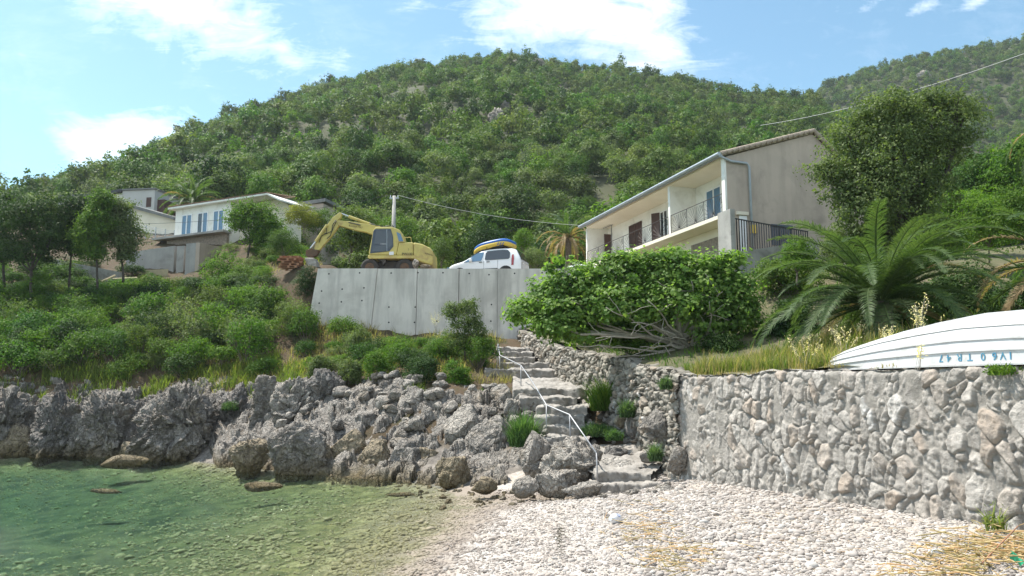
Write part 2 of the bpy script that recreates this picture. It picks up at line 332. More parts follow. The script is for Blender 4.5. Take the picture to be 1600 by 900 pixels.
# ------------------------------------------------------------------ surfaces of the ground
def tps(pts):
    P = np.array(pts, float); n = len(P)
    def U(r2): return np.sqrt(r2+.6)
    K = U(((P[:, None, :2]-P[None, :, :2])**2).sum(-1))-np.eye(n)*.15
    A = np.zeros((n+3, n+3)); A[:n, :n] = K; A[:n, n] = 1; A[:n, n+1:] = P[:, :2]; A[n, :n] = 1; A[n+1:, :n] = P[:, :2].T
    wv = np.linalg.solve(A, np.concatenate([P[:, 2], [0, 0, 0]]))
    def f(x, y):
        x = np.atleast_1d(np.asarray(x, float)).ravel(); y = np.atleast_1d(np.asarray(y, float)).ravel(); r = wv[n]+wv[n+1]*x+wv[n+2]*y
        for i in range(n): r = r+wv[i]*U((x-P[i, 0])**2+(y-P[i, 1])**2)
        return r
    return f
low = [at(*p) for p in (
    (0, 585, 37.5), (100, 585, 37.5), (200, 590, 37.5), (330, 590, 36.5), (450, 600, 34.5), (520, 608, 31.8), (600, 612, 29.8), (680, 625, 28), (745, 612, 29),
    (0, 520, 43.5), (150, 500, 46), (300, 510, 44), (430, 500, 41.5), (520, 530, 38.8), (620, 535, 38.8), (700, 530, 39), (770, 530, 39.4),
    (0, 455, 52), (130, 442, 54), (270, 434, 55.5), (360, 430, 52), (440, 423, 46), (478, 428, 42.3), (455, 420, 43.8), (470, 420, 46), (0, 400, 62), (130, 400, 62), (200, 394, 62), (272, 372, 63), (360, 370, 61), (430, 372, 58), (470, 400, 52),
    (60, 350, 76), (190, 345, 77), (300, 345, 76), (420, 350, 74), (-200, 560, 40), (-200, 430, 60), (-420, 580, 38.5), (-420, 430, 62), (-700, 580, 40), (-700, 430, 62),
    )]
low += [at(*p)-np.array((0, 0, .38)) for p in ((790, 546, 35.6), (815, 590, 30.5), (850, 612, 27.6), (865, 650, 25), (860, 690, 23.2), (900, 700, 22), (965, 742, 20.5), (900, 745, 21.5), (940, 640, 25.5), (1000, 690, 22.6), (950, 700, 22))]
low += [np.array((*atz(p[0], p[1], max(p[2], 0))[:2], p[2])) for p in ((-420, 712, -.3), (-200, 712, -.3), (-700, 712, -.3), (0, 712, -.3), (150, 712, -.3), (250, 716, -.3), (350, 728, -.3), (500, 741, -.25), (600, 746, -.2), (690, 758, 0), (715, 780, 0), (700, 810, 0), (660, 855, 0), (615, 898, 0),
    (800, 900, .28), (760, 850, .22), (820, 800, .25), (900, 820, .36), (900, 780, .38), (1000, 775, .5), (1075, 758, .66), (1200, 792, .75), (1300, 806, .8), (1440, 817, .88), (1600, 833, .95), (1300, 900, .55), (1600, 900, .88), (1100, 900, .45), (1100, 830, .55),
    (0, 800, -2.6), (300, 800, -1.5), (500, 850, -.6), (250, 880, -1.3), (0, 900, -2.3), (480, 775, -.9), (600, 800, -.35), (590, 850, -.25), (100, 735, -2.4), (300, 745, -1.6))]
low += [(-12, 4, -2.5), (-4, 4, -1.2), (0, 3, .0), (4, 3, .55), (10, 6, 1.0), (-30, 15, -3.4), (-45, 30, -3.2), (12, 14, 1.0), (10, 24, 1.8), (10, 40, 5.5), (-5, 55, 7.5), (10, 60, 8), (-12, 60, 9)]
LOW = tps(low)
def gz(x, y):
    z = LOW(x, y); x = np.atleast_1d(x); y = np.atleast_1d(y)
    p = np.stack([x, y, 0*x], 1)
    k = np.clip((z-1.0)/2, 0, 1); z = np.where(z < 0, z*.42, z)
    return np.clip(z+fbm(p*.9, 3, 5)*.16*k+fbm(p*2.1, 2, 9)*.03, -3.4, 40)
# terrace on the right, behind the stone walls
WP = [np.array(p) for p in ((9.3, 5.6), (8.1, 9.0), tuple(at(1600, 575, 11)[:2]), tuple(at(1058, 588, 20)[:2]), tuple(at(960, 562, 25)[:2]), tuple(at(900, 550, 29)[:2]), tuple(at(842, 534, 34)[:2]), tuple(at(812, 520, 39.6)[:2]))]
WZ = [3.2, 3.22, 3.27, 3.29, 3.93, 4.35, 5.05, 6.0]
ter = [(WP[i][0], WP[i][1], WZ[i]) for i in range(len(WP))]
ter += [tuple(at(*p)) for p in ((1200, 566, 21), (1300, 565, 16.5), (1500, 540, 14), (1080, 545, 24), (1000, 540, 28), (1370, 515, 18.5), (1250, 500, 25), (1450, 500, 22), (1600, 470, 24), (1450, 440, 32), (1600, 400, 36), (1750, 500, 18), (1750, 450, 30))]
ter += [(6, 30, 6.2), (10, 29, 7.4), (13, 31, 7.9), (8, 34, 7.6), (5, 39, 7.6), (6, 46, 8.0), (12, 50, 9.0), (20, 45, 9.8), (14, 12, 3.8), (20, 34, 8.6), (30, 38, 10.5), (25, 25, 7)]
TER = tps(ter)
def tz(x, y):
    z = TER(x, y); x = np.atleast_1d(x); y = np.atleast_1d(y)
    return z+fbm(np.stack([x, y, 0*x], 1)*1.3, 3, 5)*.05
# hillside: z over (t = X/Y, Y)
RPX = [(-260, 372), (-100, 330), (0, 300), (60, 292), (150, 258), (200, 243), (260, 214), (350, 174), (450, 143), (550, 118), (620, 101), (700, 91), (780, 84), (850, 89), (900, 99), (1000, 108), (1080, 121), (1150, 138), (1260, 148), (1400, 215), (1520, 262), (1650, 300), (1900, 360)]
RT = np.array([dirpx(*p) for p in RPX])
FT = np.array([-1.3, -.9, -.6, -.45, -.28, -.1, .1, .3, .42, .55, .8, 1.2]); FY = np.array([70, 70, 72, 68, 58, 56, 56, 57, 52, 42, 36, 34.]); FZ = np.array([12, 13, 17, 16, 10, 8.6, 8.4, 9.4, 9.8, 8.8, 8.2, 8.])
RR = lambda t: np.interp(t, [-1.2, -.75, -.55, -.3, -.1, .35, .5, .7, 1.1], [120, 150, 185, 230, 262, 262, 240, 190, 150])
def hz(t, y):
    t = np.asarray(t, float); y = np.asarray(y, float); e = np.interp(t, RT[:, 0], RT[:, 1]); R = RR(t); y0 = np.interp(t, FT, FY); z0 = np.interp(t, FT, FZ)
    tree = 2.3; zR = 3+R*e-tree
    s = (y-y0)/(R-y0); sc_ = np.clip(s, 0, 1); z = z0+(zR-z0)*(sc_**1.06)
    z = np.where(s < 0, z0-(y0-y)*1.3, z); z = np.where(s > 1, zR-(y-R)*.35, z)
    p = np.stack([(t*y).ravel()/26, y.ravel()/26, 0*y.ravel()], 1)
    n = fbm(p, 4, 31).reshape(y.shape)
    return z+n*3.0*np.clip(sc_*(1-sc_)*4, 0, 1)
BPX = [(1000, 330), (1150, 205), (1210, 168), (1260, 146), (1300, 124), (1330, 113), (1400, 91), (1450, 83), (1500, 74), (1550, 65), (1600, 57), (1700, 40), (1850, 20)]
BT = np.array([dirpx(*p) for p in BPX])
def bz(t, y):
    t = np.asarray(t, float); y = np.asarray(y, float); e = np.interp(t, BT[:, 0], BT[:, 1]); zR = 3+400*e-3
    s = (y-180)/220.; sc_ = np.clip(s, 0, 1); z = 15+(zR-15)*sc_**1.05; z = np.where(s > 1, zR-(y-400)*.3, z)
    p = np.stack([(t*y).ravel()/55, y.ravel()/55, 0*y.ravel()], 1)
    return z+fbm(p, 4, 77).reshape(y.shape)*7*np.clip(sc_*(1-sc_)*4, 0, 1)
def gridmesh(name, X, Y, Z, mat, smooth=True, attrs=None, mask=None):
    n, m = X.shape; V = np.stack([X.ravel(), Y.ravel(), Z.ravel()], 1); I = np.arange(n*m).reshape(n, m)
    F = np.stack([I[:-1, :-1], I[1:, :-1], I[1:, 1:], I[:-1, 1:]], -1).reshape(-1, 4)
    if mask is not None: F = F[mask.ravel()]
    return npmesh(name, V, F, mat, smooth=smooth, attrs=attrs)
def groundmat():
    m, t, out = newmat('ground'); P = geo_pos(t); s = t.nodes.new('ShaderNodeSeparateXYZ'); t.links.new(P, s.inputs[0])
    v = t.nodes.new('ShaderNodeTexVoronoi'); v.inputs['Scale'].default_value = 15; t.links.new(P, v.inputs['Vector'])
    ve = t.nodes.new('ShaderNodeTexVoronoi'); ve.feature = 'DISTANCE_TO_EDGE'; ve.inputs['Scale'].default_value = 15; t.links.new(P, ve.inputs['Vector'])
    sr = t.nodes.new('ShaderNodeSeparateColor'); t.links.new(v.outputs['Color'], sr.inputs[0])
    peb = ramp(t, sr.outputs[0], [(0, (.36, .32, .28)), (.35, (.47, .43, .39)), (.7, (.30, .265, .24)), (1, (.53, .50, .47))])
    peb = mixc_(t, ramp(t, noise(t, P, 1.1, 3), [(.45, (0, 0, 0)), (.7, (.5, .5, .5))]), peb, (.40, .33, .26))
    # sea bed: green weed-tinted stones, stained by growth below the water line
    bed = ramp(t, noise(t, P, 2.6, 5, .65, .4), [(.34, (.075, .07, .03)), (.52, (.18, .16, .075)), (.7, (.32, .27, .14))])
    vb = t.nodes.new('ShaderNodeTexVoronoi'); vb.inputs['Scale'].default_value = 3.6; t.links.new(P, vb.inputs['Vector']); sb = t.nodes.new('ShaderNodeSeparateColor'); t.links.new(vb.outputs['Color'], sb.inputs[0])
    bed = mixc_(t, .75, bed, ramp(t, sb.outputs[0], [(0, (.09, .085, .035)), (.4, (.18, .165, .065)), (.75, (.27, .235, .10)), (1, (.42, .37, .19))]))
    bed = mixc_(t, ramp(t, noise(t, P, 13, 3, .6), [(.4, (0, 0, 0)), (.6, (.55, .55, .55))]), bed, (.06, .075, .03))
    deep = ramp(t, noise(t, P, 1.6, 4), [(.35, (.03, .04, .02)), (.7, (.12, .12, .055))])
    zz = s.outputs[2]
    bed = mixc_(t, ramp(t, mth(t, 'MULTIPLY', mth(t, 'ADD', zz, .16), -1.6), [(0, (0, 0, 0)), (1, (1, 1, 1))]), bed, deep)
    peb = mixc_(t, ramp(t, mth(t, 'ADD', mth(t, 'MULTIPLY', zz, 3.0), mth(t, 'MULTIPLY', noise(t, P, .8, 3), .8)), [(.75, (.85, .85, .85)), (1.6/1.6, (0, 0, 0))]), peb, (.25, .205, .165))
    c = mixc_(t, ramp(t, mth(t, 'ADD', mth(t, 'MULTIPLY', zz, 2.8), .80), [(0.05, (0, 0, 0)), (1, (1, 1, 1))]), bed, peb)
    bm_ = ramp(t, mth(t, 'ADD', mth(t, 'MULTIPLY', s.outputs[0], 1.2), -.3), [(0, (0, 0, 0)), (1, (1, 1, 1))])
    rk = ramp(t, noise(t, P, 2.5, 6, .7), [(.35, (.09, .08, .07)), (.65, (.26, .23, .2))]); c = mixc_(t, mth(t, 'MULTIPLY', mth(t, 'GREATER_THAN', zz, -.03), mth(t, 'MULTIPLY', mth(t, 'GREATER_THAN', s.outputs[1], 22.6), mth(t, 'SUBTRACT', 1.0, bm_))), c, rk)
    soil = ramp(t, noise(t, P, 1.3, 6, .6), [(.3, (.05, .045, .025)), (.5, (.095, .065, .04)), (.72, (.04, .055, .02))])
    c = mixc_(t, ramp(t, mth(t, 'SUBTRACT', mth(t, 'ADD', zz, mth(t, 'MULTIPLY', noise(t, P, 1.2), .5)), 1.15), [(0, (0, 0, 0)), (.35, (1, 1, 1))]), c, soil)
    h = mth(t, 'ADD', mth(t, 'MINIMUM', ve.outputs['Distance'], .25), mth(t, 'MULTIPLY', noise(t, P, 8, 5), .6))
    prin(t, out, c, .9, bumpn(t, h, .8, .05), spec=.2); return m
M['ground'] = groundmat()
M['hill'] = pmat('hill', (.040, .052, .022), (.075, .072, .036), .12, .95, c3=(.065, .07, .035), sc3=.05)
M['road'] = pmat('road', (.24, .20, .16), (.18, .15, .12), 1.2, .95, .4, 20, .02, c3=(.28, .20, .14), sc3=.4)
xs = np.concatenate([np.arange(-62, -32, 1.0), np.arange(-32, 14, .22)]); ys = np.concatenate([np.arange(-6, 8, .8), np.arange(8, 46, .22), np.arange(46, 86, .8)])
X, Y = np.meshgrid(xs, ys); Z = gz(X.ravel(), Y.ravel()).reshape(X.shape)
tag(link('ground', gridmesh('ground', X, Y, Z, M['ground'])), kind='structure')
# far sea bed and land sheet that reaches the horizon
tag(link('seabed', npmesh('seabed', [(-640, -390, -3.9), (640, -390, -3.9), (640, 640, -3.9), (-640, 640, -3.9)], [(0, 1, 2, 3)], M['ground'])), kind='structure')
T, YY = np.meshgrid(np.linspace(-1.25, 1.15, 220), np.concatenate([np.linspace(32, 120, 130), np.linspace(122, 330, 90)]))
tag(link('hill', gridmesh('hill', T*YY, YY, hz(T, YY), M['hill'])), kind='structure')
T, YY = np.meshgrid(np.linspace(.1, 1.0, 120), np.linspace(180, 500, 90))
tag(link('far_hill', gridmesh('far_hill', T*YY, YY, bz(T, YY), M['hill'])), kind='structure')
# terrace sheet
def wall_line(step):
    P_, Zs = [], []
    for i in range(len(WP)-1):
        n = max(2, int(np.linalg.norm(WP[i+1]-WP[i])/step))
        for k in range(n): P_.append(WP[i]+(WP[i+1]-WP[i])*k/n); Zs.append(WZ[i]+(WZ[i+1]-WZ[i])*k/n)
    P_.append(WP[-1]); Zs.append(WZ[-1]); return np.array(P_), np.array(Zs)
WL, WLZ = wall_line(.4)
LL = np.concatenate([np.linspace(.25, 6, 16), np.linspace(6.8, 40, 36)])
X = WL[:, 0][:, None]+LL[None]*.93; Y = WL[:, 1][:, None]+LL[None]*.36
Z = tz(X.ravel(), Y.ravel()).reshape(X.shape)
M['soil'] = pmat('soil', (.10, .09, .045), (.07, .08, .03), 1.5, .95, .5, 12, .03, c3=(.15, .12, .07), sc3=1.1)
tag(link('terrace_ground', gridmesh('terrace_ground', X, Y, Z, M['soil'])), kind='structure')
# road platform behind the concrete wall
ROADZ = float(at(700, 420, 40)[2])-.02
WX0, WX1 = float(at(492, 419, 40)[0]), 8.6
mb = MB(); mb.box(WX0+.05, 6.4, 40.36, 60, ROADZ-.6, ROADZ-.015)
tag(link('road', npmesh('road', *mb.get(), M['road'])), kind='structure')
# water
def watermat():
    m, t, out = newmat('water'); P = geo_pos(t)
    mp_ = t.nodes.new('ShaderNodeMapping'); mp_.inputs['Scale'].default_value = (.6, 1.4, 1); mp_.inputs['Rotation'].default_value = (0, 0, .08); t.links.new(P, mp_.inputs[0])
    h = mth(t, 'ADD', noise(t, mp_.outputs[0], 3.6, 4, .6, .4), mth(t, 'MULTIPLY', noise(t, mp_.outputs[0], 12, 3, .6), .5))
    nr = bumpn(t, h, 1.0, .11)
    fr = t.nodes.new('ShaderNodeFresnel'); fr.inputs[0].default_value = 1.33; t.links.new(nr, fr.inputs['Normal'])
    tr = t.nodes.new('ShaderNodeBsdfRefraction'); tr.inputs['IOR'].default_value = 1.06; tr.inputs['Roughness'].default_value = 0; t.links.new(nr, tr.inputs['Normal'])
    tp = t.nodes.new('ShaderNodeBsdfTransparent'); tp.inputs[0].default_value = (.95, .98, .95, 1)
    gl = t.nodes.new('ShaderNodeBsdfGlossy'); gl.inputs['Roughness'].default_value = .04; t.links.new(nr, gl.inputs['Normal'])
    mx = t.nodes.new('ShaderNodeMixShader'); t.links.new(mth(t, 'MULTIPLY', fr.outputs[0], .48), mx.inputs[0])
    t.links.new(tp.outputs[0], mx.inputs[1]); t.links.new(gl.outputs[0], mx.inputs[2]); t.links.new(mx.outputs[0], out.inputs[0])
    va = t.nodes.new('ShaderNodeVolumeAbsorption'); va.inputs[0].default_value = (.22, .75, .60, 1); va.inputs[1].default_value = .14
    t.links.new(va.outputs[0], out.inputs[1]); t.nodes.remove(tr); return m
M['water'] = watermat()
mb = MB(); mb.box(-600, 30, -380, 48, -3.75, 0)
tag(link('water', npmesh('water', *mb.get(), M['water'])), kind='structure')
# haze
def hazemat():
    m, t, out = newmat('haze'); v = t.nodes.new('ShaderNodeVolumePrincipled'); v.inputs['Color'].default_value = (.86, .93, 1, 1); v.inputs['Density'].default_value = HAZE; v.inputs['Anisotropy'].default_value = .3
    t.links.new(v.outputs[0], out.inputs[1]); return m
HAZE = .0002
mb = MB(); mb.box(-650, 650, -400, 650, -5.2, 225)
tag(link('haze', npmesh('haze', *mb.get(), hazemat())), kind='stuff')
# ------------------------------------------------------------------ rocks
def ico(sub):
    bm = bmesh.new(); bmesh.ops.create_icosphere(bm, subdivisions=sub, radius=1)
    V = np.array([v.co[:] for v in bm.verts]); F = np.array([[v.index for v in f.verts] for f in bm.faces]); bm.free(); return V, F
ICO = {k: ico(k) for k in (1, 2, 3, 4, 5, 6, 7)}
def boulder(rad, seed, sub=5, planes=11, rough=.10, tilt=None):
    rg = np.random.default_rng(seed); V, F = ICO[sub]; V = V.copy()
    for _ in range(planes):
        n = rg.normal(size=3); n /= np.linalg.norm(n); d = rg.uniform(.52, .86); e = V@n-d; V -= np.outer(np.maximum(e, 0)*.93, n)
    V /= np.abs(V).max(0)
    P = V*np.array(rad); N = V/np.linalg.norm(V, axis=1)[:, None]; s = min(rad)
    q = P/s+seed*7.3
    V = P+N*(fbm(q*1.6, 5, seed, ridge=True)*rough*s*.55+fbm(q*7, 3, seed+2)*rough*s*.3)[:, None]
    f1, f2 = worley3(q*1.1, seed); V -= N*(np.clip(.10-(f2-f1), 0, .10)*s*.9)[:, None]
    if tilt: V = V@np.array(Euler(tilt).to_matrix()).T
    return V, F
def outcrop(rad, seed, sub=6, flute=1.0):
    # karst limestone: jagged top, deep vertical flutes and cracks
    rg = np.random.default_rng(seed); V, F = ICO[sub]; V = V.copy()
    for _ in range(10):
        n = rg.normal(size=3); n[2] *= .6; n /= np.linalg.norm(n); d = rg.uniform(.6, .9); e = V@n-d; V -= np.outer(np.maximum(e, 0)*.85, n)
    kb = np.where(V[:, 2] < 0, 1/np.sqrt(1-.72*np.clip(V[:, 2], -1, 0)**2), 1); V[:, :2] *= kb[:, None]; P = V*np.array(rad); P[:, 2] = np.where(P[:, 2] < 0, P[:, 2]*1.35, P[:, 2]); N = V/np.linalg.norm(V, axis=1)[:, None]; q = P+seed*5.1
    w = np.stack([fbm(q*.8, 2, seed), fbm(q*.8+9, 2, seed), 0*q[:, 0]], 1)*.5
    m_ = min(1, min(rad)/1.2); h = (q+w)*np.array((1.0, 1.0, .55)); D = -.30*m_
    for fr_, am, ss in ((1.0, .62, 0), (2.3, .34, 4), (5.5, .15, 8)):
        f1, f2, tl, idd = worley3(h*fr_+seed, seed+ss, True); e = np.clip((f2-f1)/.22, 0, 1)**.6
        D = D+am*m_*(e*.42+tl*.75+(idd-.5)*.42)*(flute if fr_ < 3 else 1)
    D = D+fbm(q*4, 4, seed+1, ridge=True)*.035
    up = np.clip(N[:, 2], 0, 1)
    V = P+N*D[:, None]; V[:, 2] += up*fbm(h*1.7, 3, seed+9, ridge=True)*.10
    return V, F
ROCKS = []
def rockpx(name, x0, x1, y0, y1, label, kind='boulder', mat='rock', zb=None, d=None, deep=.8, seed=None, grp=None, cat='rock', **kw):
    """a rock that spans the photo box x0..x1, y0..y1 and whose foot is at height zb (or depth d)"""
    cx = (x0+x1)/2
    if d is None: d = atz(cx, y1, 0 if zb is None else zb)[1]
    rx = (x1-x0)/2*mpp(d); rz = (y1-y0)/2*mpp(d); ry = (rx+rz)/2*deep
    c = at(cx, (y0+y1)/2, d+ry*.6); seed = seed if seed is not None else int(x0*3+y0*7) % 997+1
    sc = 1.0+.6*ry/d
    if kind == 'boulder': V, F = boulder((rx*1.04*sc, ry, rz*1.12*sc), seed, **kw)
    else: V, F = outcrop((rx*1.06*sc, ry, rz*1.08*sc), seed, **kw)
    o = solo(name, (V+c, F), M[mat], label, cat, grp, base=c-np.array((0, 0, rz)), smooth=False)
    ROCKS.append((c[0], c[1], rx)); return o
A = 'rock_outcrop'
# craggy rock ground along the shore, under and between the outcrops and boulders
tt = np.linspace(dirpx(-600, 700)[0], dirpx(836, 700)[0], 900); vv = np.linspace(0, 1, 130)
pxs = 800+tt*F_PX; yw = np.interp(pxs, [-130, 0, 200, 330, 350, 500, 620, 680, 735, 790, 836], [34.6, 34.3, 33.1, 32.3, 29.7, 26.2, 24.6, 23.7, 22.2, 21.9, 21.7]); yt = np.interp(pxs, [-130, 0, 200, 340, 450, 520, 620, 700, 770, 836], [38.5, 38, 37.4, 36.6, 35.2, 33.2, 31.2, 29.8, 29.2, 26])
YS = yw[:, None]+(yt-yw)[:, None]*vv[None]; XS = tt[:, None]*YS; g0 = gz(XS.ravel(), YS.ravel()).reshape(XS.shape); cl_ = np.clip((360-pxs)/60, 0, 1)[:, None]
zc = np.interp(vv, [0, .07, .2, .5, .8, 1], [-.7, .4, 1.35, 2.2, 2.9, 3.3])[None]; zr_ = np.maximum(g0, np.interp(vv, [0, .06, .2, 1], [-.4, .1, .5, .6])[None])+np.interp(vv, [0, .06, .3, 1], [.0, .22, .34, .30])[None]
ZS = zr_*(1-cl_)+np.minimum(zc, 9)*cl_; ZS = np.where(vv[None] > .8, np.minimum(ZS, g0+.25*(1-vv[None])/.2+ZS*0), ZS)
q = np.stack([XS.ravel(), YS.ravel(), ZS.ravel()], 1); wq = np.stack([fbm(q*.7, 3, 3), fbm(q*.7+5, 3, 4), fbm(q*.7+9, 3, 5)], 1)*.35
D = 0; 
for fr_, am in ((.9, .75), (1.9, .40), (3.6, .14)):
    f1, f2, tl, idd = worley3((q+wq)*fr_, int(fr_*10), True); am = am*((cl_*np.ones_like(XS)).ravel()*(1-(.85, .4, .3)[(.9, 1.9, 3.6).index(fr_)])+(.85, .4, .3)[(.9, 1.9, 3.6).index(fr_)]); D = D+am*(np.clip((f2-f1)/.22, 0, 1)**.6*.42+tl*.8+(idd-.5)*.4)
D = D+fbm(q*3, 4, 6, ridge=True)*.05-.30
fade = (np.clip((1-vv)/.12, 0, 1)[None]*np.ones((len(tt), 1))).ravel(); q2 = q.copy(); q2[:, 2] += D*fade; q2[:, 1] -= D*.5*fade*np.clip(cl_*np.ones_like(XS), .3, 1).ravel()
tag(link('rocky_shore', gridmesh('rocky_shore', q2[:, 0].reshape(XS.shape), q2[:, 1].reshape(XS.shape), q2[:, 2].reshape(XS.shape), M['rock'], smooth=False)), kind='structure')
rockpx(A, -60, 60, 618, 712, 'jagged grey limestone outcrop at the left edge of the photo, its foot in the sea', 'o', 'rock', 0, deep=.9)
rockpx(A, -190, -50, 622, 712, 'grey outcrop just outside the left edge of the photo', 'o', 'rock_dark', 0, deep=.9)
rockpx(A, -330, -180, 612, 712, 'broad outcrop farther along the shore outside the left edge', 'o', 'rock', 0, deep=.9)
rockpx(A, -20, 58, 664, 712, 'low brown rock shelf at the waterline in the left corner', 'o', 'rock_tan', 0, deep=.6, sub=5, flute=.5)
rockpx(A, 45, 152, 622, 714, 'fluted dark limestone outcrop second from the left edge along the sea', 'o', 'rock_dark', 0, deep=.9)
rockpx(A, 100, 160, 648, 714, 'narrow leaning limestone rib with pale top standing in the water', 'o', 'rock', 0, deep=.6, sub=5)
rockpx(A, 122, 224, 618, 714, 'broad notched limestone outcrop behind the small rock in the water', 'o', 'rock', 0, deep=.9)
rockpx(A, 212, 345, 604, 719, 'largest fluted grey limestone headland, rounded overhanging base in the sea', 'o', 'rock', 0, deep=.9, sub=7)
rockpx(A, 325, 415, 606, 712, 'shadowed limestone block right of the headland beside the dark cleft', 'o', 'rock_dark', None, d=33.5, deep=.8)
rockpx(A, 385, 445, 590, 680, 'tall slanting limestone fin above the dark cleft', 'o', 'rock', None, d=31.6, deep=.7, sub=6)
rockpx(A, 425, 486, 592, 676, 'pale slanting limestone fin left of the small green tuft', 'o', 'rock_pale', None, d=31, deep=.7, sub=6)
rockpx(A, 350, 432, 684, 738, 'low brown ledge of rough rock reaching out into the water', 'o', 'rock_tan', 0, deep=.7, sub=6, flute=.6)
rockpx(A, 405, 520, 668, 742, 'rough grey and brown shore ledge below the pale stones', 'o', 'rock', 0, deep=.7, flute=.6)
rockpx(A, 478, 545, 580, 640, 'overgrown limestone outcrop under the bushes left of the rubble slope', 'o', 'rock_dark', None, d=31, deep=.7, sub=5)
rockpx('boulder', 184, 213, 692, 716, 'small brown rounded rock standing alone in the water before the outcrops', 'boulder', 'rock_tan', 0, sub=4)
rockpx('boulder', 150, 232, 712, 731, 'flat tan rock awash at the foot of the small rounded rock', 'boulder', 'rock_tan', -.08, deep=.5, sub=4)
rockpx('boulder', 380, 440, 754, 768, 'flat brown rock lying just under the water in mid cove', 'boulder', 'rock_tan', -.12, deep=.5, sub=4)
rockpx('boulder', 140, 190, 764, 771, 'flat dark rock just awash in the green water', 'boulder', 'rock_tan', -.1, deep=.5, sub=4)
rockpx('boulder', 600, 650, 770, 776, 'thin dark rock in the shallow water near the beach', 'boulder', 'rock_tan', -.1, deep=.5, sub=4)
rockpx('boulder', 0, 56, 528, 576, 'weathered grey rock on the overgrown bank at the left edge', 'o', 'rock', None, d=40.5, sub=5)
rockpx('boulder', -10, 62, 588, 622, 'pale stepped rock on top of the outcrops at the left edge', 'o', 'rock', None, d=37, sub=5)
B = [(515, 576, 676, 740, 'squat grey boulder with a brown foot, first of the waterline row right of the ledge', 'rock_tan', 0), (480, 522, 694, 740, 'dark brown rock at the waterline below the pale stones', 'rock_tan', 0),
     (560, 612, 690, 744, 'brown wedge shaped boulder leaning on the waterline', 'rock_tan', 0), (604, 664, 690, 745, 'broad brown and grey boulder at the waterline', 'rock', 0), (655, 700, 696, 746, 'ribbed brown boulder where the rock shore meets the beach', 'rock_tan', 0),
     (555, 614, 640, 694, 'grey angular boulder in the middle of the rubble slope', 'rock', None), (612, 672, 655, 708, 'flat faced slanting boulder in the rubble slope', 'rock', None), (654, 706, 668, 716, 'dark craggy rock left of the tall pale boulder', 'rock_dark', None),
     (698, 756, 636, 716, 'tall pale boulder with a flat sunlit face', 'rock_pale', None), (736, 796, 652, 738, 'large smooth boulder leaning left, dark on its right side', 'rock', None),
     (682, 742, 710, 762, 'tan pointed boulder on the edge of the water and beach', 'rock_tan', .05), (764, 817, 698, 742, 'broad grey boulder behind the small round stone', 'rock', None), (785, 816, 724, 762, 'dark cube shaped rock left of the big upright block', 'rock', None),
     (766, 783, 733, 755, 'small round tan stone between the boulders on the beach', 'rock_pale', None), (736, 776, 748, 776, 'low tan boulder at the water end of the boulder row', 'rock_tan', .12), (802, 842, 746, 775, 'low crumbled pale rock in front of the upright block', 'rock_pale', .22),
     (838, 908, 732, 774, 'wide pale boulder pitted with holes below the stone landing', 'rock_pale', .25), (880, 944, 754, 779, 'flat pale rock half buried in the pebbles below the steps', 'rock_pale', .28),
     (788, 813, 620, 653, 'pale upright rock above the bright green herb', 'rock_pale', None), (762, 802, 602, 642, 'pile of grey rock left of the handrail', 'rock', None), (752, 788, 636, 660, 'grey rounded rock between the tall boulder and the rock pile', 'rock', None),
     (556, 613, 606, 642, 'pale flat topped rock at the top of the rubble slope', 'rock_pale', None), (612, 646, 600, 624, 'pale block beside the bush at the top of the rubble slope', 'rock_pale', None), (494, 514, 640, 662, 'cream coloured square stone above the shore ledge', 'rock_pale', None),
     (480, 500, 655, 672, 'cream coloured stone left of the green tuft, lower one', 'rock_pale', None), (586, 612, 640, 660, 'small pale rock left of the rubble hollow', 'rock_pale', None), (700, 735, 626, 648, 'grey rubble block under the sapling bushes', 'rock', None),
     (978, 1010, 645, 690, 'large pale boulder at the foot of the dry stone wall', 'rock', None), (905, 932, 614, 645, 'grey rock beside the steps under the dry stone wall', 'rock', None), (1003, 1062, 640, 700, 'big smooth boulder built into the corner of the stone walls', 'rock', None),
     (960, 985, 648, 668, 'brown stone beside the green herb near the wall corner', 'rock_tan', None), (1040, 1075, 700, 742, 'hollowed grey rock at the inner corner where the beach meets the wall', 'rock', None), (945, 980, 696, 716, 'flat dark rock lying on the landing', 'rock_dark', None), (1000, 1030, 706, 722, 'flat slab of rock by the wall corner', 'rock', None)]
DD = {(555, 614): 28.6, (612, 672): 27.6, (654, 706): 27, (698, 756): 26, (736, 796): 24.8, (764, 817): 24.2, (785, 816): 23, (766, 783): 22.8, (788, 813): 26, (762, 802): 27.5, (752, 788): 27, (556, 613): 30, (612, 646): 30.5,
      (494, 514): 31, (480, 500): 30.5, (586, 612): 29.5, (700, 735): 28.5, (978, 1010): 23, (905, 932): 27.5, (1003, 1062): 20.8, (960, 985): 23.5, (1040, 1075): 19.6, (945, 980): 22, (1000, 1030): 20.9}
for (x0, x1, y0, y1, lb, mt, zb) in B:
    rockpx('boulder', x0, x1, y0, y1, lb, 'boulder', mt, zb, d=DD.get((x0, x1)) if zb is None else None, sub=5 if x1-x0 > 40 else 4, rough=.16)
# the upright block and the mortared rock flank under the landing
rockpx('boulder', 812, 864, 680, 756, 'upright dark block of rock with a flat face under the stone landing', 'boulder', 'rock', None, d=21.6, planes=16, rough=.08, deep=.9)
rockpx('boulder', 852, 932, 690, 760, 'pale mortar smeared rock flank under the landing beside the handrail', 'boulder', 'rock_pale', None, d=20.9, planes=8, rough=.3, deep=.9)
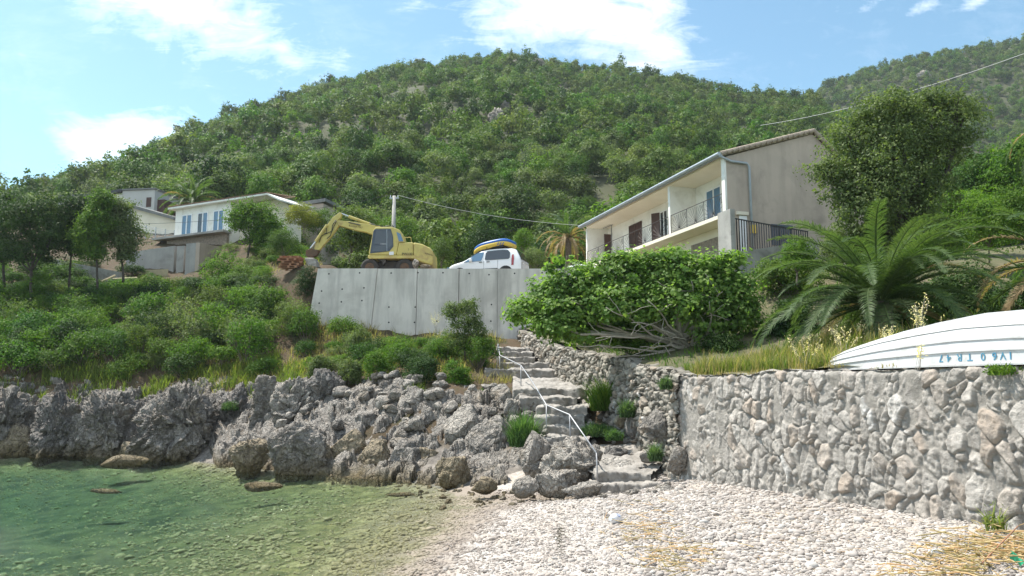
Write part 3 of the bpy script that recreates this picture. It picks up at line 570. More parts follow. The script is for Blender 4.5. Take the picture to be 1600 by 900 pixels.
# loose rubble: every stone an object
rg = np.random.default_rng(5)
stv = [npmesh('stone', *(lambda vf: (vf[0], vf[1]))(boulder((1, .8, .62), 300+k, sub=3, planes=9, rough=.14)), M['rock_pale' if k % 3 else 'rock']) for k in range(6)]
def stone(p, r, label, grp, k=None):
    o = link('stone', stv[int(rg.integers(6)) if k is None else k]); o.location = [float(q) for q in p]; o.scale = (r, r*float(rg.uniform(.8, 1.2)), r*float(rg.uniform(.75, 1.2)))
    o.rotation_euler = (float(rg.uniform(-.4, .4)), float(rg.uniform(-.4, .4)), float(rg.uniform(0, 6.28))); return tag(o, label, 'stone', grp)
for (x0, x1, y0, y1, d0, d1, n, r0, r1) in ((500, 640, 640, 715, 31, 27.5, 24, .14, .42), (620, 745, 615, 700, 30, 26.5, 26, .12, .40), (750, 835, 612, 700, 29, 25, 34, .1, .28), (420, 500, 640, 680, 32, 30.5, 20, .12, .3), (905, 1010, 640, 700, 27, 22, 60, .07, .22)):
    for _ in range(n):
        px = rg.uniform(x0, x1); f = rg.uniform(); p = at(px, y1, d1+(d0-d1)*f); z = float(gz(p[0], p[1])[0])+(.28 if px < 840 else .0)
        stone((p[0], p[1], z+.06), rg.uniform(r0, r1), 'loose grey rubble stone on the rocky slope between the sea and the steps' if px < 850 else 'loose rubble stone between the steps and the foot of the dry stone wall', 'rubble stones on the slope' if px < 850 else 'rubble beside the dry stone wall')
for _ in range(46):
    px = rg.uniform(690, 960); p = atz(px, rg.uniform(762, 785) if px > 800 else rg.uniform(760, 778), .25); z = float(gz(p[0], p[1])[0])
    stone((p[0], p[1], z+.01), rg.uniform(.05, .14), 'pale loose stone on the pebbles along the foot of the boulders', 'stones along the boulder row')
for _ in range(26):
    px = rg.uniform(935, 1070); p = atz(px, rg.uniform(752, 775), .5); z = float(gz(p[0], p[1])[0])
    stone((p[0], p[1], z+.02), rg.uniform(.07, .17), 'rough pale stone packed along the lowest step', 'stones along the lowest step')
for _ in range(20):
    px = rg.uniform(700, 730); f = rg.uniform(); p = atz(rg.uniform(640, 735), rg.uniform(752, 775), .02)
    stone((p[0], p[1], float(gz(p[0], p[1])[0])+.01), rg.uniform(.06, .15), 'wet tan stone in the shallow edge of the cove', 'stones at the water edge', 0)
# ------------------------------------------------------------------ stone walls
def wallstone(name, lc, mort, wx=1):
    m, t, out = newmat(name); P = geo_pos(t)
    a = t.nodes.new('ShaderNodeAttribute'); a.attribute_name = 'cid'; b = t.nodes.new('ShaderNodeAttribute'); b.attribute_name = 'gap'
    c = ramp(t, a.outputs['Fac'], [(0, tuple(x*.72 for x in lc)), (.4, lc), (.75, tuple(x*1.22 for x in lc)), (.95, (lc[0]*1.05, lc[1]*.93, lc[2]*.84)), (1, (.60, .58, .55))])
    c = mixc_(t, ramp(t, noise(t, P, 5, 6, .7, .3), [(.36, (.75, .75, .75)), (.58, (0, 0, 0))]), c, tuple(x*.55 for x in lc))
    c = mixc_(t, b.outputs['Fac'], c, mixc_(t, noise(t, P, 9, 4), mort, tuple(x*.6 for x in mort)))
    h = mth(t, 'ADD', noise(t, P, 7, 8, .72, .3), mth(t, 'MULTIPLY', noise(t, P, 40, 3, .7), .3))
    prin(t, out, c, .92, bumpn(t, h, .9, .06), spec=.2); return m
M['wall_mortared'] = wallstone('wall_mortared', (.40, .37, .335), (.35, .325, .29)); M['wall_dry'] = wallstone('wall_dry', (.34, .31, .265), (.05, .045, .035))
def stone_wall(name, pts, ztop, zbot, cell, res, amp, mat, label, warp=.35, dry=False, seed=3, thick=.55):
    pts = [np.array(p, float) for p in pts]; seg = [np.linalg.norm(pts[i+1]-pts[i]) for i in range(len(pts)-1)]; L = sum(seg); cum = np.concatenate([[0], np.cumsum(seg)])
    S = np.arange(0, L+res, res); px_ = np.interp(S, cum, [p[0] for p in pts]); py_ = np.interp(S, cum, [p[1] for p in pts])
    k = max(3, int(.5/res)); ker = np.ones(k)/k
    pad = lambda a: np.concatenate([np.full(k, a[0]), a, np.full(k, a[-1])])
    gx = np.convolve(pad(np.gradient(px_)), ker, 'same')[k:-k]; gy = np.convolve(pad(np.gradient(py_)), ker, 'same')[k:-k]
    nx, ny = -gy, gx; q = np.hypot(nx, ny); nx, ny = nx/q, ny/q
    zt = np.interp(S, cum, ztop)+fbm(np.stack([S*1.7, S*0, S*0], 1), 3, seed)*(.05 if not dry else .09); zb = np.interp(S, cum, zbot)
    H = (zt-zb).max(); nv = int(H/res)+1; Vv = np.linspace(0, 1, nv)
    SS, TT = np.meshgrid(S, Vv, indexing='ij'); ZZ = zb[:, None]+(zt-zb)[:, None]*TT
    p = np.stack([SS.ravel(), ZZ.ravel(), 0*SS.ravel()], 1)
    wu = fbm(p*1.1, 3, seed)*warp; wv_ = fbm(p*1.1+7, 3, seed+1)*warp
    big = fbm(p*.5, 2, seed+5)
    u, v = p[:, 0]/cell[0]+wu, p[:, 1]/cell[1]+wv_
    f1, f2, cid, tl = worley2(u, v, seed, .95, True); e = f2-f1
    g1, g2, cid2, tl2 = worley2(u*1.9+3, v*1.9, seed+9, .9, True); e2 = g2-g1
    useb = cid < .24; edge = np.where(useb, np.minimum(e, e2*.6), e); cc = np.where(useb, (cid+cid2*3) % 1, cid)
    st = np.clip(edge/.20, 0, 1)**.5; k1_, k2_, k3_, tl3 = worley2(u*3.3+wu*3, v*3.3, seed+19, .95, True); gap = 1-np.clip((edge-(.05 if dry else .07))/.07, 0, 1)
    if not dry: gap = gap*.8
    rot = (cc-.5)*2*amp*.5
    D = st*amp*(.35+.85*cc)+np.where(useb, tl2*.8, tl)*amp*1.5*(1 if not dry else .6)+tl3*amp*.34+fbm(p*6, 5, seed+2, ridge=True)*amp*.10+fbm(p*19, 3, seed+6)*amp*.08+big*.03+(worley2(u*3.1, v*3.1, seed+11)[0]-.4)*amp*.22*(st > .3)
    if not dry: mz = amp*.46+fbm(p*2.2, 4, seed+8)*amp*.42; gap = np.clip(gap*.8+np.clip((mz-D)/(amp*.12), 0, 1), 0, 1); D = np.maximum(D, mz)
    # rounded crest
    tt = TT.ravel(); top = np.clip((tt-(1-.10/H))/(.10/H), 0, 1); D = D-top**2*.07
    bat = (ZZ.ravel()-zb.repeat(nv))*-.05
    Xf = px_.repeat(nv)+nx.repeat(nv)*(D+bat+.0); Yf = py_.repeat(nv)+ny.repeat(nv)*(D+bat)
    n, m_ = len(S), nv; V = np.stack([Xf, Yf, ZZ.ravel()], 1); I = np.arange(n*m_).reshape(n, m_)
    F = np.stack([I[:-1, :-1], I[1:, :-1], I[1:, 1:], I[:-1, 1:]], -1).reshape(-1, 4)
    # cap and back
    nb = len(V); rows = 6; caps = []; ca = []
    for r_ in range(1, rows+1):
        w_ = thick*r_/rows; zz = zt+(fbm(np.stack([S*4, S*0+w_*4, S*0], 1), 3, seed+4)*.035 if r_ < rows else -.4)
        caps.append(np.stack([px_-nx*w_, py_-ny*w_, zz], 1))
    V = np.concatenate([V]+caps); J = [I[:, -1]]+[nb+np.arange(n)+i*n for i in range(rows)]
    FC = [np.stack([J[i][:-1], J[i][1:], J[i+1][1:], J[i+1][:-1]], 1) for i in range(rows)]
    F = np.concatenate([F]+FC); cidA = np.concatenate([cc, np.full(rows*n, .5)]); gapA = np.concatenate([gap, np.full(rows*n, .35)])
    return solo(name, (V, F), M[mat], label, 'wall', base=(V[:, 0].mean(), V[:, 1].mean(), V[:, 2].min()), smooth=False, attrs={'cid': ('POINT', cidA), 'gap': ('POINT', gapA)})
zbw = [0.75, .7] + [float(atz(1600, 832, .95)[2])-.25, .35]
stone_wall('stone_wall', WP[0:3]+[WP[3]+(WP[3]-WP[2])*.03], [3.22, 3.24, 3.29, 3.31], [.6, .6, .55, .35], (.27, .39), .021, .098, 'wall_mortared', 'long mortared retaining wall of rough grey stones beside the pebble beach', seed=3)
stone_wall('dry_stone_wall', [WP[3]+(WP[3]-WP[4])*.01]+WP[4:8], [3.36, 4.0, 4.42, 5.1, 6.05], [.3, .9, 1.9, 3.4, 4.8], (.30, .24), .032, .17, 'wall_dry', 'dry stone wall of rounded stones climbing beside the steps under the fig tree', dry=True, seed=21)
# ------------------------------------------------------------------ the stone steps
stair = thing('stone_steps', 'rough stone steps with landings climbing from the beach beside the dry stone wall', 'steps', atz(1000, 750, .56))
STEPS = [(922, 1074, 752, 19.6, 20.6, .56, .60), (932, 1016, 735, 20.25, 23.2, .77, 1.30), (826, 902, 682, 22.9, 24.2, 1.50, 1.52), (850, 896, 665, 23.9, 25.1, 1.78, 1.8), (836, 896, 649, 24.7, 26, 2.08, 2.1), (838, 900, 635, 25.5, 26.8, 2.36, 2.38),
         (812, 886, 621, 26.3, 27.8, 2.65, 2.68), (802, 900, 608, 27.3, 31.9, 2.94, 3.45), (758, 858, 578, 31.4, 32.9, 3.74, 3.78), (782, 848, 568, 32.4, 33.9, 4.03, 4.05), (778, 824, 559, 33.4, 34.6, 4.32, 4.33), (777, 820, 551, 34.2, 35.6, 4.58, 4.6), (776, 816, 544, 35.2, 38.5, 4.83, 4.95)]
for i, (xl, xr, py, d0, d1, z0, z1) in enumerate(STEPS):
    a = at(xl, py, d0)[0]; b = at(xr, py, d0)[0]; b += (.0 if i in (0, 1) else .35); a2 = at(xl, py, d1)[0]+.0; b2 = at(xr, py, d1)[0]+(.65 if i != 1 else 1.1)
    if i == 1: a2 = at(905, py, d1)[0]; 
    nu, nv_ = max(12, int((b-a)/.05)), max(10, int((d1-d0)/.08)); hgt = .48
    U2, V2 = np.meshgrid(np.linspace(0, 1, nu), np.linspace(0, 1, nv_), indexing='ij')
    u, v = U2.ravel(), V2.ravel(); XX = (a+(b-a)*u)*(1-v)+(a2+(b2-a2)*u)*v
    fr = fbm(np.stack([u*(b-a)*2.2, u*0+i*3, u*0], 1), 4, 60+i)*.17
    YY_ = d0+(d1-d0)*v+fr*(1-v)
    q = np.stack([XX*1.6, YY_*1.6, 0*XX], 1); f1, f2, ci = worley2(XX/.42+i*5, YY_/.38, 71, .9); e = np.clip((f2-f1)/.18, 0, 1)
    ZZ_ = z0+(z1-z0)*v+fbm(q*1.6, 5, 80+i)*.05+e*.05-.05+(ci-.5)*.06
    topV = np.stack([XX, YY_, ZZ_], 1); I = np.arange(nu*nv_).reshape(nu, nv_); F = np.stack([I[:-1, :-1], I[1:, :-1], I[1:, 1:], I[:-1, 1:]], -1).reshape(-1, 4)
    # riser of blocks, front and left side
    nr = 9; path = [(k, 0) for k in range(nu)]; side = [(0, k) for k in range(nv_-1, 0, -1)]
    idx = [I[0, k] for k in range(nv_-1, 0, -1)]+[I[k, 0] for k in range(nu)]
    base = topV[idx]; nrm = np.array([(-1., 0.) if j < nv_-1 else (0., -1.) for j in range(len(idx))])
    rows = []; s = np.cumsum(np.r_[0, np.linalg.norm(np.diff(base[:, :2], axis=0), axis=1)])
    for r_ in range(1, nr+1):
        zz = base[:, 2]-hgt*r_/nr; f1, f2, ci2 = worley2(s/.36+i*9, zz/.17, 91, .9); e_ = np.clip((f2-f1)/.2, 0, 1)
        off = (e_*.07-.05+fbm(np.stack([s*5, zz*5, s*0], 1), 3, 7)*.02)
        rows.append(np.stack([base[:, 0]+nrm[:, 0]*off, base[:, 1]+nrm[:, 1]*off, zz], 1))
    nb = len(topV); V = np.concatenate([topV]+rows); J = [np.array(idx)]+[nb+np.arange(len(idx))+k*len(idx) for k in range(nr)]
    F = np.concatenate([F]+[np.stack([J[k][:-1], J[k+1][:-1], J[k+1][1:], J[k][1:]], 1) for k in range(nr)])
    cidA = np.concatenate([.05+ci*.4]+[np.full(len(idx), .1)]*nr); gapA = np.concatenate([(1-e)*.5]+[np.full(len(idx), .1)]*nr)
    part('step', (V, F), M['wall_mortared'], stair, smooth=False, attrs={'cid': ('POINT', cidA), 'gap': ('POINT', gapA)})
# sloping stone-and-mortar path left of the landing
M['path'] = rockmat('path', (.55, .51, .46), (.34, .31, .27), wet=False)
c4 = [at(826, 690, 22.9), at(905, 690, 23.1), at(1012, 722, 20.9), at(932, 738, 20.3)]; c4 = [np.array((p[0], p[1], z)) for p, z in zip(c4, (1.36, 1.36, .84, .72))]
U2, V2 = np.meshgrid(np.linspace(0, 1, 40), np.linspace(0, 1, 50), indexing='ij'); u, v = U2.ravel()[:, None], V2.ravel()[:, None]
Pp = (c4[0]*(1-u)+c4[1]*u)*(1-v)+(c4[3]*(1-u)+c4[2]*u)*v; Pp[:, 2] += fbm(Pp*1.5, 4, 3)*.05
I = np.arange(2000).reshape(40, 50); F = np.stack([I[:-1, :-1], I[:-1, 1:], I[1:, 1:], I[1:, :-1]], -1).reshape(-1, 4)
part('landing', (Pp, F), M['path'], stair, smooth=True)
# ------------------------------------------------------------------ handrail
hr = thing('handrail', 'thin galvanised pipe handrail bent down along the stone steps', 'handrail', at(934, 745, 20.1))
posts = [((934, 744), (932, 708), 20.1), ((892, 692), (890, 648), 22.7), ((853, 682), (854, 633), 23.4), ((814, 610), (814, 571), 28.6), ((781, 588), (781, 554), 31.6), ((775, 588), (778, 537), 32.2)]
for (b_, t_, d) in posts:
    p, q = at(*b_, d), at(*t_, d); mb = MB(); mb.tube([(p[0], p[1], p[2]-.25), (q[0], q[1], q[2])], .019, 8); part('post', mb.get(), M['rail_metal'], hr, smooth=True)
mb = MB(); mb.tube([at(932, 708, 20.1), at(890, 648, 22.7), at(854, 633, 23.4), at(834, 600, 26.2), at(814, 571, 28.6), at(781, 555, 31.6), at(778, 537, 32.2)], .021, 8); part('rail', mb.get(), M['rail_metal'], hr, smooth=True)
mb = MB(); mb.tube([at(760, 545, 33.5), at(781, 560, 31.6)], .02, 8); part('rail', mb.get(), M['rail_metal'], hr)
p = at(852, 675, 23.3); stone((p[0], p[1], p[2]), .16, 'round grey stone set at the foot of a handrail post on the steps', 'stone at the handrail', 2)
# ------------------------------------------------------------------ leaves, crowns, branches
def leaves(C, N, L, rg, W=.5, fold=.18, fan=(0,)):
    n = len(C); N = N/(np.linalg.norm(N, axis=1)[:, None]+1e-9); r = rg.normal(size=(n, 3)); t = r-N*(r*N).sum(1)[:, None]; t /= np.linalg.norm(t, axis=1)[:, None]; b = np.cross(N, t)
    l = L*rg.uniform(.65, 1.25, n)[:, None]; out = []
    for a in fan:
        ca, sa = math.cos(a), math.sin(a); tt = t*ca+b*sa; bb = b*ca-t*sa; k = 1 if a == 0 else .78
        q = np.stack([C-t*l*.1*(len(fan) > 1)-(tt*l*.5 if len(fan) == 1 else 0), C+bb*l*W*.5+tt*l*(.0 if len(fan) == 1 else .42)*k-N*l*fold*.5, C+tt*l*(.5 if len(fan) == 1 else .85)*k, C-bb*l*W*.5+tt*l*(.0 if len(fan) == 1 else .42)*k-N*l*fold*.5], 1)
        out.append(q)
    V = np.concatenate(out).reshape(-1, 3); return V, np.arange(len(V)).reshape(-1, 4)
def crown(lobes, ncl, per, cr, L, seed, up=.5, rnd=.8, W=.5, fan=(0,), shell=(.62, 1.02), flat=.75, low=-.65, wig=.16):
    rg = np.random.default_rng(seed); lb = np.array([l[:6] for l in lobes], float); A = (lb[:, 3]*lb[:, 4]*lb[:, 5])**.667; k = rg.choice(len(lb), ncl, p=A/A.sum())
    d = rg.normal(size=(ncl, 3)); d /= np.linalg.norm(d, axis=1)[:, None]; d[:, 2] = np.where(d[:, 2] < low, -d[:, 2], d[:, 2])
    rr = rg.uniform(shell[0]**2, shell[1]**2, ncl)**.5; rr *= 1+fbm(d*2.2+k[:, None]*3.7+seed, 3, seed)*wig*1.3
    cc = lb[k, :3]+d*lb[k, 3:6]*rr[:, None]
    crs = cr*rg.uniform(.55, 1.35, ncl); o = rg.normal(size=(ncl, per, 3))*.55; o[:, :, 2] *= flat
    C = (cc[:, None]+o*crs[:, None, None]).reshape(-1, 3)
    N = (d[:, None]*1.0+o*.8+np.array((0, 0, up))+rg.normal(size=(ncl, per, 3))*rnd).reshape(-1, 3)
    V, F = leaves(C, N, L, rg, W, fan=fan); lv = np.clip(rg.uniform(0, 1, ncl)[:, None]*.55+rg.uniform(0, .5, (ncl, per)), 0, 1).reshape(-1)
    return V, F, {'lv': ('FACE', np.tile(lv, len(fan)))}, cc
def limb(p0, p1, r0, r1, rg, n=7, wob=.12, sag=0.):
    p0, p1 = np.array(p0, float), np.array(p1, float); L = np.linalg.norm(p1-p0); s = np.linspace(0, 1, n); w = rg.normal(size=(n, 3))*wob*L*.4; w[0] = 0; w[-1] = 0
    w = (w+np.roll(w, 1, 0)+np.roll(w, -1, 0))/3; w[0] = 0; P = p0+(p1-p0)*s[:, None]+w; P[:, 2] += np.sin(s*math.pi)*sag*L
    return list(P), list(r0+(r1-r0)*s)
def tree(name, label, cat, base, lobes, ncl, per, cr, L, leaf, seed, tr=.12, nb=14, bark='bark', group=None, fork=.35, **kw):
    rg = np.random.default_rng(seed+1000); root = thing(name, label, cat, base, group); V, F, at_, cc = crown(lobes, ncl, per, cr, L, seed, **kw)
    lb = np.array([l[:3] for l in lobes]); cen = lb.mean(0); fk = np.array(base)+(cen-np.array(base))*fork
    mb = MB(); P, R = limb(np.array(base)-np.array((0, 0, .3)), fk, tr, tr*.7, rg, 6, .06); mb.tube(P, R, 8)
    for l in lb:
        P, R = limb(fk, l, tr*.55, tr*.22, rg, 7, .12); mb.tube(P, R, 6)
    for j in rg.choice(len(cc), min(nb, len(cc)), replace=False):
        l = lb[np.argmin(np.linalg.norm(lb-cc[j], axis=1))]; P, R = limb(l+(fk-l)*rg.uniform(0, .4), cc[j], tr*.2, tr*.05, rg, 6, .15); mb.tube(P, R, 5)
    part('trunk', mb.get(), M[bark], root, smooth=True); part('crown', (V, F), M[leaf], root, attrs=at_); return root
def lob(px, py, d, rx, ry, k=.85, dd=0):
    p = at(px, py, d+dd); s = mpp(d); return (*p, rx*s, (rx+ry)/2*s*k, ry*s)
def shrubmesh(seed, ncl, per, cr, L, leaf, hgt=.8, nl=5, stems=True, name='shrub', **kw):
    rg = np.random.default_rng(seed); lobes = [(0, 0, hgt*.55, .62, .62, hgt*.5)]+[(math.cos(a)*.42, math.sin(a)*.42, hgt*rg.uniform(.3, .72), rg.uniform(.35, .55), rg.uniform(.35, .55), hgt*rg.uniform(.28, .45)) for a in rg.uniform(0, 6.28, nl)]
    V, F, a, cc = crown(lobes, ncl, per, cr, L, seed, **kw); V = np.array(V)
    lv = a['lv'][1]; mi = None; mats = [M[leaf]]
    if stems:
        mb = MB()
        for j in rg.choice(len(cc), 14, replace=False): P, R = limb((rg.uniform(-.1, .1), rg.uniform(-.1, .1), -.1), cc[j], .022, .006, rg, 5, .12); mb.tube(P, R, 4, False)
        Vs, Fs = mb.get(); b = len(V); V = np.concatenate([V, np.array(Vs)]); F = np.concatenate([F, np.array(Fs)+b]); lv = np.concatenate([lv, np.full(len(Fs), .5)]); mi = np.concatenate([np.zeros(b//4), np.ones(len(Fs))]); mats.append(M['bark'])
    return npmesh(name, V, F, mats, midx=mi, attrs={'lv': ('FACE', lv)})
def put(name, me, p, s, rz, label, cat, group=None, sz=None):
    o = link(name, me); o.location = [float(q) for q in p]; o.scale = (float(s), float(s), float(sz if sz else s)); o.rotation_euler = (0, 0, float(rz)); return tag(o, label, cat, group)
# ------------------------------------------------------------------ scattering of what nobody could count
def gn_scatter(name, P, S, R, I, variants, label, cat):
    me = npmesh(name, P, []); 
    for nm, dt, arr in (('sc', 'FLOAT_VECTOR', S), ('rot', 'FLOAT_VECTOR', R)):
        a = me.attributes.new(nm, dt, 'POINT'); a.data.foreach_set('vector', np.asarray(arr, np.float32).ravel())
    a = me.attributes.new('idx', 'INT', 'POINT'); a.data.foreach_set('value', np.asarray(I, np.int32))
    o = link(name, me); tag(o, label, cat, None, 'stuff')
    vc = bpy.data.collections.new(name+'_kinds')
    for i, m in enumerate(variants): vc.objects.link(bpy.data.objects.new('%s_kind_%02d' % (name, i), m))
    g = bpy.data.node_groups.new(name+'_scatter', 'GeometryNodeTree'); g.interface.new_socket('Geometry', in_out='INPUT', socket_type='NodeSocketGeometry'); g.interface.new_socket('Geometry', in_out='OUTPUT', socket_type='NodeSocketGeometry')
    gi, go = g.nodes.new('NodeGroupInput'), g.nodes.new('NodeGroupOutput'); ip = g.nodes.new('GeometryNodeInstanceOnPoints'); ci = g.nodes.new('GeometryNodeCollectionInfo')
    ci.inputs['Collection'].default_value = vc; ci.inputs['Separate Children'].default_value = True; ci.inputs['Reset Children'].default_value = True
    def na(nm, dt): n = g.nodes.new('GeometryNodeInputNamedAttribute'); n.data_type = dt; n.inputs['Name'].default_value = nm; return n.outputs['Attribute']
    ip.inputs['Pick Instance'].default_value = True
    g.links.new(gi.outputs[0], ip.inputs['Points']); g.links.new(ci.outputs[0], ip.inputs['Instance']); g.links.new(na('idx', 'INT'), ip.inputs['Instance Index'])
    g.links.new(na('rot', 'FLOAT_VECTOR'), ip.inputs['Rotation']); g.links.new(na('sc', 'FLOAT_VECTOR'), ip.inputs['Scale']); g.links.new(ip.outputs[0], go.inputs[0])
    md = o.modifiers.new('scatter', 'NODES'); md.node_group = g; return o
rg = np.random.default_rng(11)
def poly_pts(t0, t1, y0, y1, sp):           # jittered points in a fan of the ground plane
    xs_ = np.arange(t0*y1, t1*y1, sp); ys_ = np.arange(y0, y1, sp); X, Y = np.meshgrid(xs_, ys_); X = X.ravel()+rg.uniform(-.48, .48, X.size)*sp; Y = Y.ravel()+rg.uniform(-.48, .48, Y.size)*sp
    t = X/Y; m = (t > t0) & (t < t1); return X[m], Y[m]
hillA = [shrubmesh(40+i, 120, 16, .19, .115, 'leaf_hill', hgt=1.35+.25*(i % 3), nl=4+i % 4, stems=False, name='hillside_tree', up=.5, rnd=.5, low=-.4) for i in range(8)]
hillO = [shrubmesh(60+i, 95, 15, .20, .11, 'leaf_olive', hgt=1.4, nl=5, stems=False, name='hillside_tree', up=.5, rnd=.5, low=-.4) for i in range(2)]
hillB_ = [shrubmesh(80+i, 95, 15, .20, .11, 'leaf_bright', hgt=1.2, nl=5, stems=False, name='hillside_tree', up=.5, rnd=.5, low=-.4) for i in range(2)]
hillS = [shrubmesh(90+i, 42, 9, .24, .23, 'leaf_hill', hgt=1.3+.3*(i % 3), nl=4, stems=False, name='far_tree', up=.55, low=-.3) for i in range(8)]
# near hillside: the 280 largest are trees of their own
X, Y = poly_pts(-1.15, 1.1, 50, 118, 3.1); t = X/Y; z = hz(t, Y); y0 = np.interp(t, FT, FY)
ok = (Y > y0+1.5) & ~((X > 1.5) & (X < 19) & (Y < 58)) & ~((X < -15) & (X > -55) & (Y < 84) & (Y > 56) & (X/Y < -.30) & (X/Y > -.63) & (Y < 81))
X, Y, t, z = X[ok], Y[ok], t[ok], z[ok]; sz = rg.uniform(1.3, 2.7, len(X))*rg.choice([1, 1, 1, 1.4], len(X))*np.clip(1.12-(Y-60)/300, .8, 1.2); pxx = 800+F_PX*X/Y; big = np.argsort(-sz/Y+((pxx > 1660) | (pxx < -40))*9)
near = big[:285]; rest = big[285:]
for i in near:
    u = rg.uniform(); mlist, lb = (hillA, 'rounded green macchia tree among others in the dense wood on the lower hillside') if u < .62 else ((hillO, 'grey green evergreen tree among others in the dense wood on the lower hillside') if u < .80 else (hillB_, 'fresh green tree among others in the dense wood on the lower hillside'))
    put('hillside_tree', mlist[int(rg.integers(len(mlist)))], (X[i], Y[i], z[i]-.3), sz[i], rg.uniform(0, 6.28), lb, 'tree', 'trees on the lower hillside', sz=sz[i]*rg.uniform(.85, 1.25))
PX, PY, PZ, PS = [X[rest]], [Y[rest]], [z[rest]], [sz[rest]]
for (a, b, sp, s0, s1) in ((118, 170, 2.9, 1.2, 2.3), (170, 275, 2.5, .95, 2.0)):
    X2, Y2 = poly_pts(-1.15, 1.1, a, b, sp); t2 = X2/Y2; m = Y2 < RR(t2)+7; gap = fbm(np.stack([X2/14, Y2/14, 0*X2], 1), 3, 55); m &= gap > -.85
    X2, Y2, t2 = X2[m], Y2[m], t2[m]; PX.append(X2); PY.append(Y2); PZ.append(hz(t2, Y2)); PS.append(rg.uniform(s0, s1, len(X2))*rg.choice([.7, .9, 1, 1.2, 1.5], len(X2)))
X2, Y2 = poly_pts(.2, 1.0, 185, 408, 3.6); PX.append(X2); PY.append(Y2); PZ.append(bz(X2/Y2, Y2)); PS.append(rg.uniform(1.6, 3.1, len(X2)))
PX, PY, PZ, PS = map(np.concatenate, (PX, PY, PZ, PS)); n = len(PX)
far = PY > 150
idx = np.where(PY < 118, rg.integers(0, 12, n), 12+rg.integers(0, 10, n))
rot = np.stack([rg.uniform(-.12, .12, n), rg.uniform(-.12, .12, n), rg.uniform(0, 6.28, n)], 1)
gn_scatter('hillside_wood', np.stack([PX, PY, PZ-.25], 1), np.stack([PS, PS, PS*rg.uniform(.85, 1.3, n)], 1), rot, idx, hillA+hillO+hillB_+hillS+[shrubmesh(120, 42, 9, .24, .23, 'leaf_olive', hgt=1.3, nl=4, stems=False, up=.55), shrubmesh(121, 42, 9, .24, .23, 'leaf_bright', hgt=1.2, nl=4, stems=False, up=.55)],
           'dense green evergreen wood covering the hills up to the ridge', 'wood')
# pale rocks showing in the wood
for (px, py, w_, h_, lb) in ((775, 182, 14, 9, 'pale limestone crag in the wood below the main summit'), (790, 168, 10, 7, 'small pale crag right above the larger crag below the summit'), (840, 100, 14, 5, 'pale rocks on the summit ridge'), (380, 194, 12, 8, 'pale grey crag in the wood on the left slope'),
                             (345, 208, 9, 6, 'small grey crag left of the larger crag on the left slope'), (805, 100, 9, 5, 'small pale rock on the ridge left of the summit rocks'), (1440, 118, 14, 6, 'pale rock patch high on the far right hill')):
    a, b = dirpx(px, py); ysr = np.arange(60, 400 if px > 1300 else 262, 1.0); zf = (bz if px > 1300 else hz)(np.full(len(ysr), a), ysr)+1.4; k = np.argmax(zf > 3+b*ysr) if (zf > 3+b*ysr).any() else len(ysr)-6
    d = ysr[k]; p = at(px, py, d); s = mpp(d); V, F = outcrop((w_*s, w_*s*.8, h_*s*1.2), int(px), sub=4, flute=2.); solo('crag', (V+p, F), M['rock_pale'], lb, 'rock', 'crags on the hillside')
# ------------------------------------------------------------------ bank shrubs
bk = [shrubmesh(200+i, 170, 17, .17, .085, 'leaf_bank', hgt=.95+.2*(i % 3), nl=6, name='shrub', up=.5, low=-.5) for i in range(6)]
bko = [shrubmesh(220+i, 150, 16, .17, .075, 'leaf_olive', hgt=1.0, nl=6, name='shrub', up=.5) for i in range(2)]
bkd = [shrubmesh(230+i, 170, 17, .17, .08, 'leaf_dark', hgt=1.0, nl=6, name='shrub', up=.5) for i in range(2)]
bkb = [shrubmesh(240+i, 170, 17, .17, .085, 'leaf_bright', hgt=1.0, nl=6, name='shrub', up=.5) for i in range(2)]
LIMX = [-100, 0, 190, 300, 345, 400, 470, 486, 500, 583, 600, 700, 790]; LIMY = [440, 440, 440, 432, 428, 428, 430, 488, 492, 500, 522, 524, 520]
def topx(px): return np.interp(px, LIMX, LIMY)
def bottomy(px): return np.interp(px, [0, 200, 330, 450, 520, 600, 700, 780], [36.8, 36.6, 36.2, 34.8, 32.4, 30.8, 30.2, 32.])
X, Y = poly_pts(-.76, -.015, 30, 60, 1.35); order = rg.permutation(len(X)); cnt = 0
for i in order:
    x, y = X[i], Y[i]; z = float(gz(x, y)[0]); px = 800+F_PX*x/y
    if y < bottomy(px)+.3 or (px > 486 and y > 38.9) or z < 1.8 or (y > 55) or (px > 760): continue
    dpy = lambda zz: 605-(zz-3)/y*F_PX
    r = rg.uniform(.75, 1.75) if px < 480 else rg.uniform(.55, 1.1)
    hmax = 3+(605-topx(px))/F_PX*y-z
    if hmax < .35: continue
    sz_ = min(r*rg.uniform(.8, 1.3), hmax/1.05); 
    if sz_ < .3: continue
    r = min(r, sz_*1.9); u = rg.uniform()
    ml, lb = (bk, 'leafy green shrub in the thicket on the bank between the rocks and the concrete wall') if u < .55 else ((bko, 'greyish green shrub in the thicket on the bank above the rocks') if u < .72 else ((bkd, 'dark green shrub in the thicket on the bank above the rocks') if u < .86 else (bkb, 'light green shrub in the thicket on the bank above the rocks')))
    put('shrub', ml[int(rg.integers(len(ml)))], (x, y, z-.1), r, rg.uniform(0, 6.28), lb, 'shrub', 'shrubs on the bank', sz=sz_); cnt += 1
    if cnt > 184: break
for k in range(26):
    px = rg.uniform(352, 484); d = rg.uniform(46, 57); x = (px-800)/F_PX*d; z = float(gz(x, d)[0]); sz_ = rg.uniform(.5, 1.15)
    if 425 < px < 482 and d < 47.5: continue
    put('shrub', (bk, bkb, bko)[k % 3][int(rg.integers(2))], (x, d, z-.1), sz_*1.25, rg.uniform(0, 6.28), 'small green shrub on the earth slope between the little white house and the excavator bucket', 'shrub', 'shrubs on the earth slope', sz=sz_)
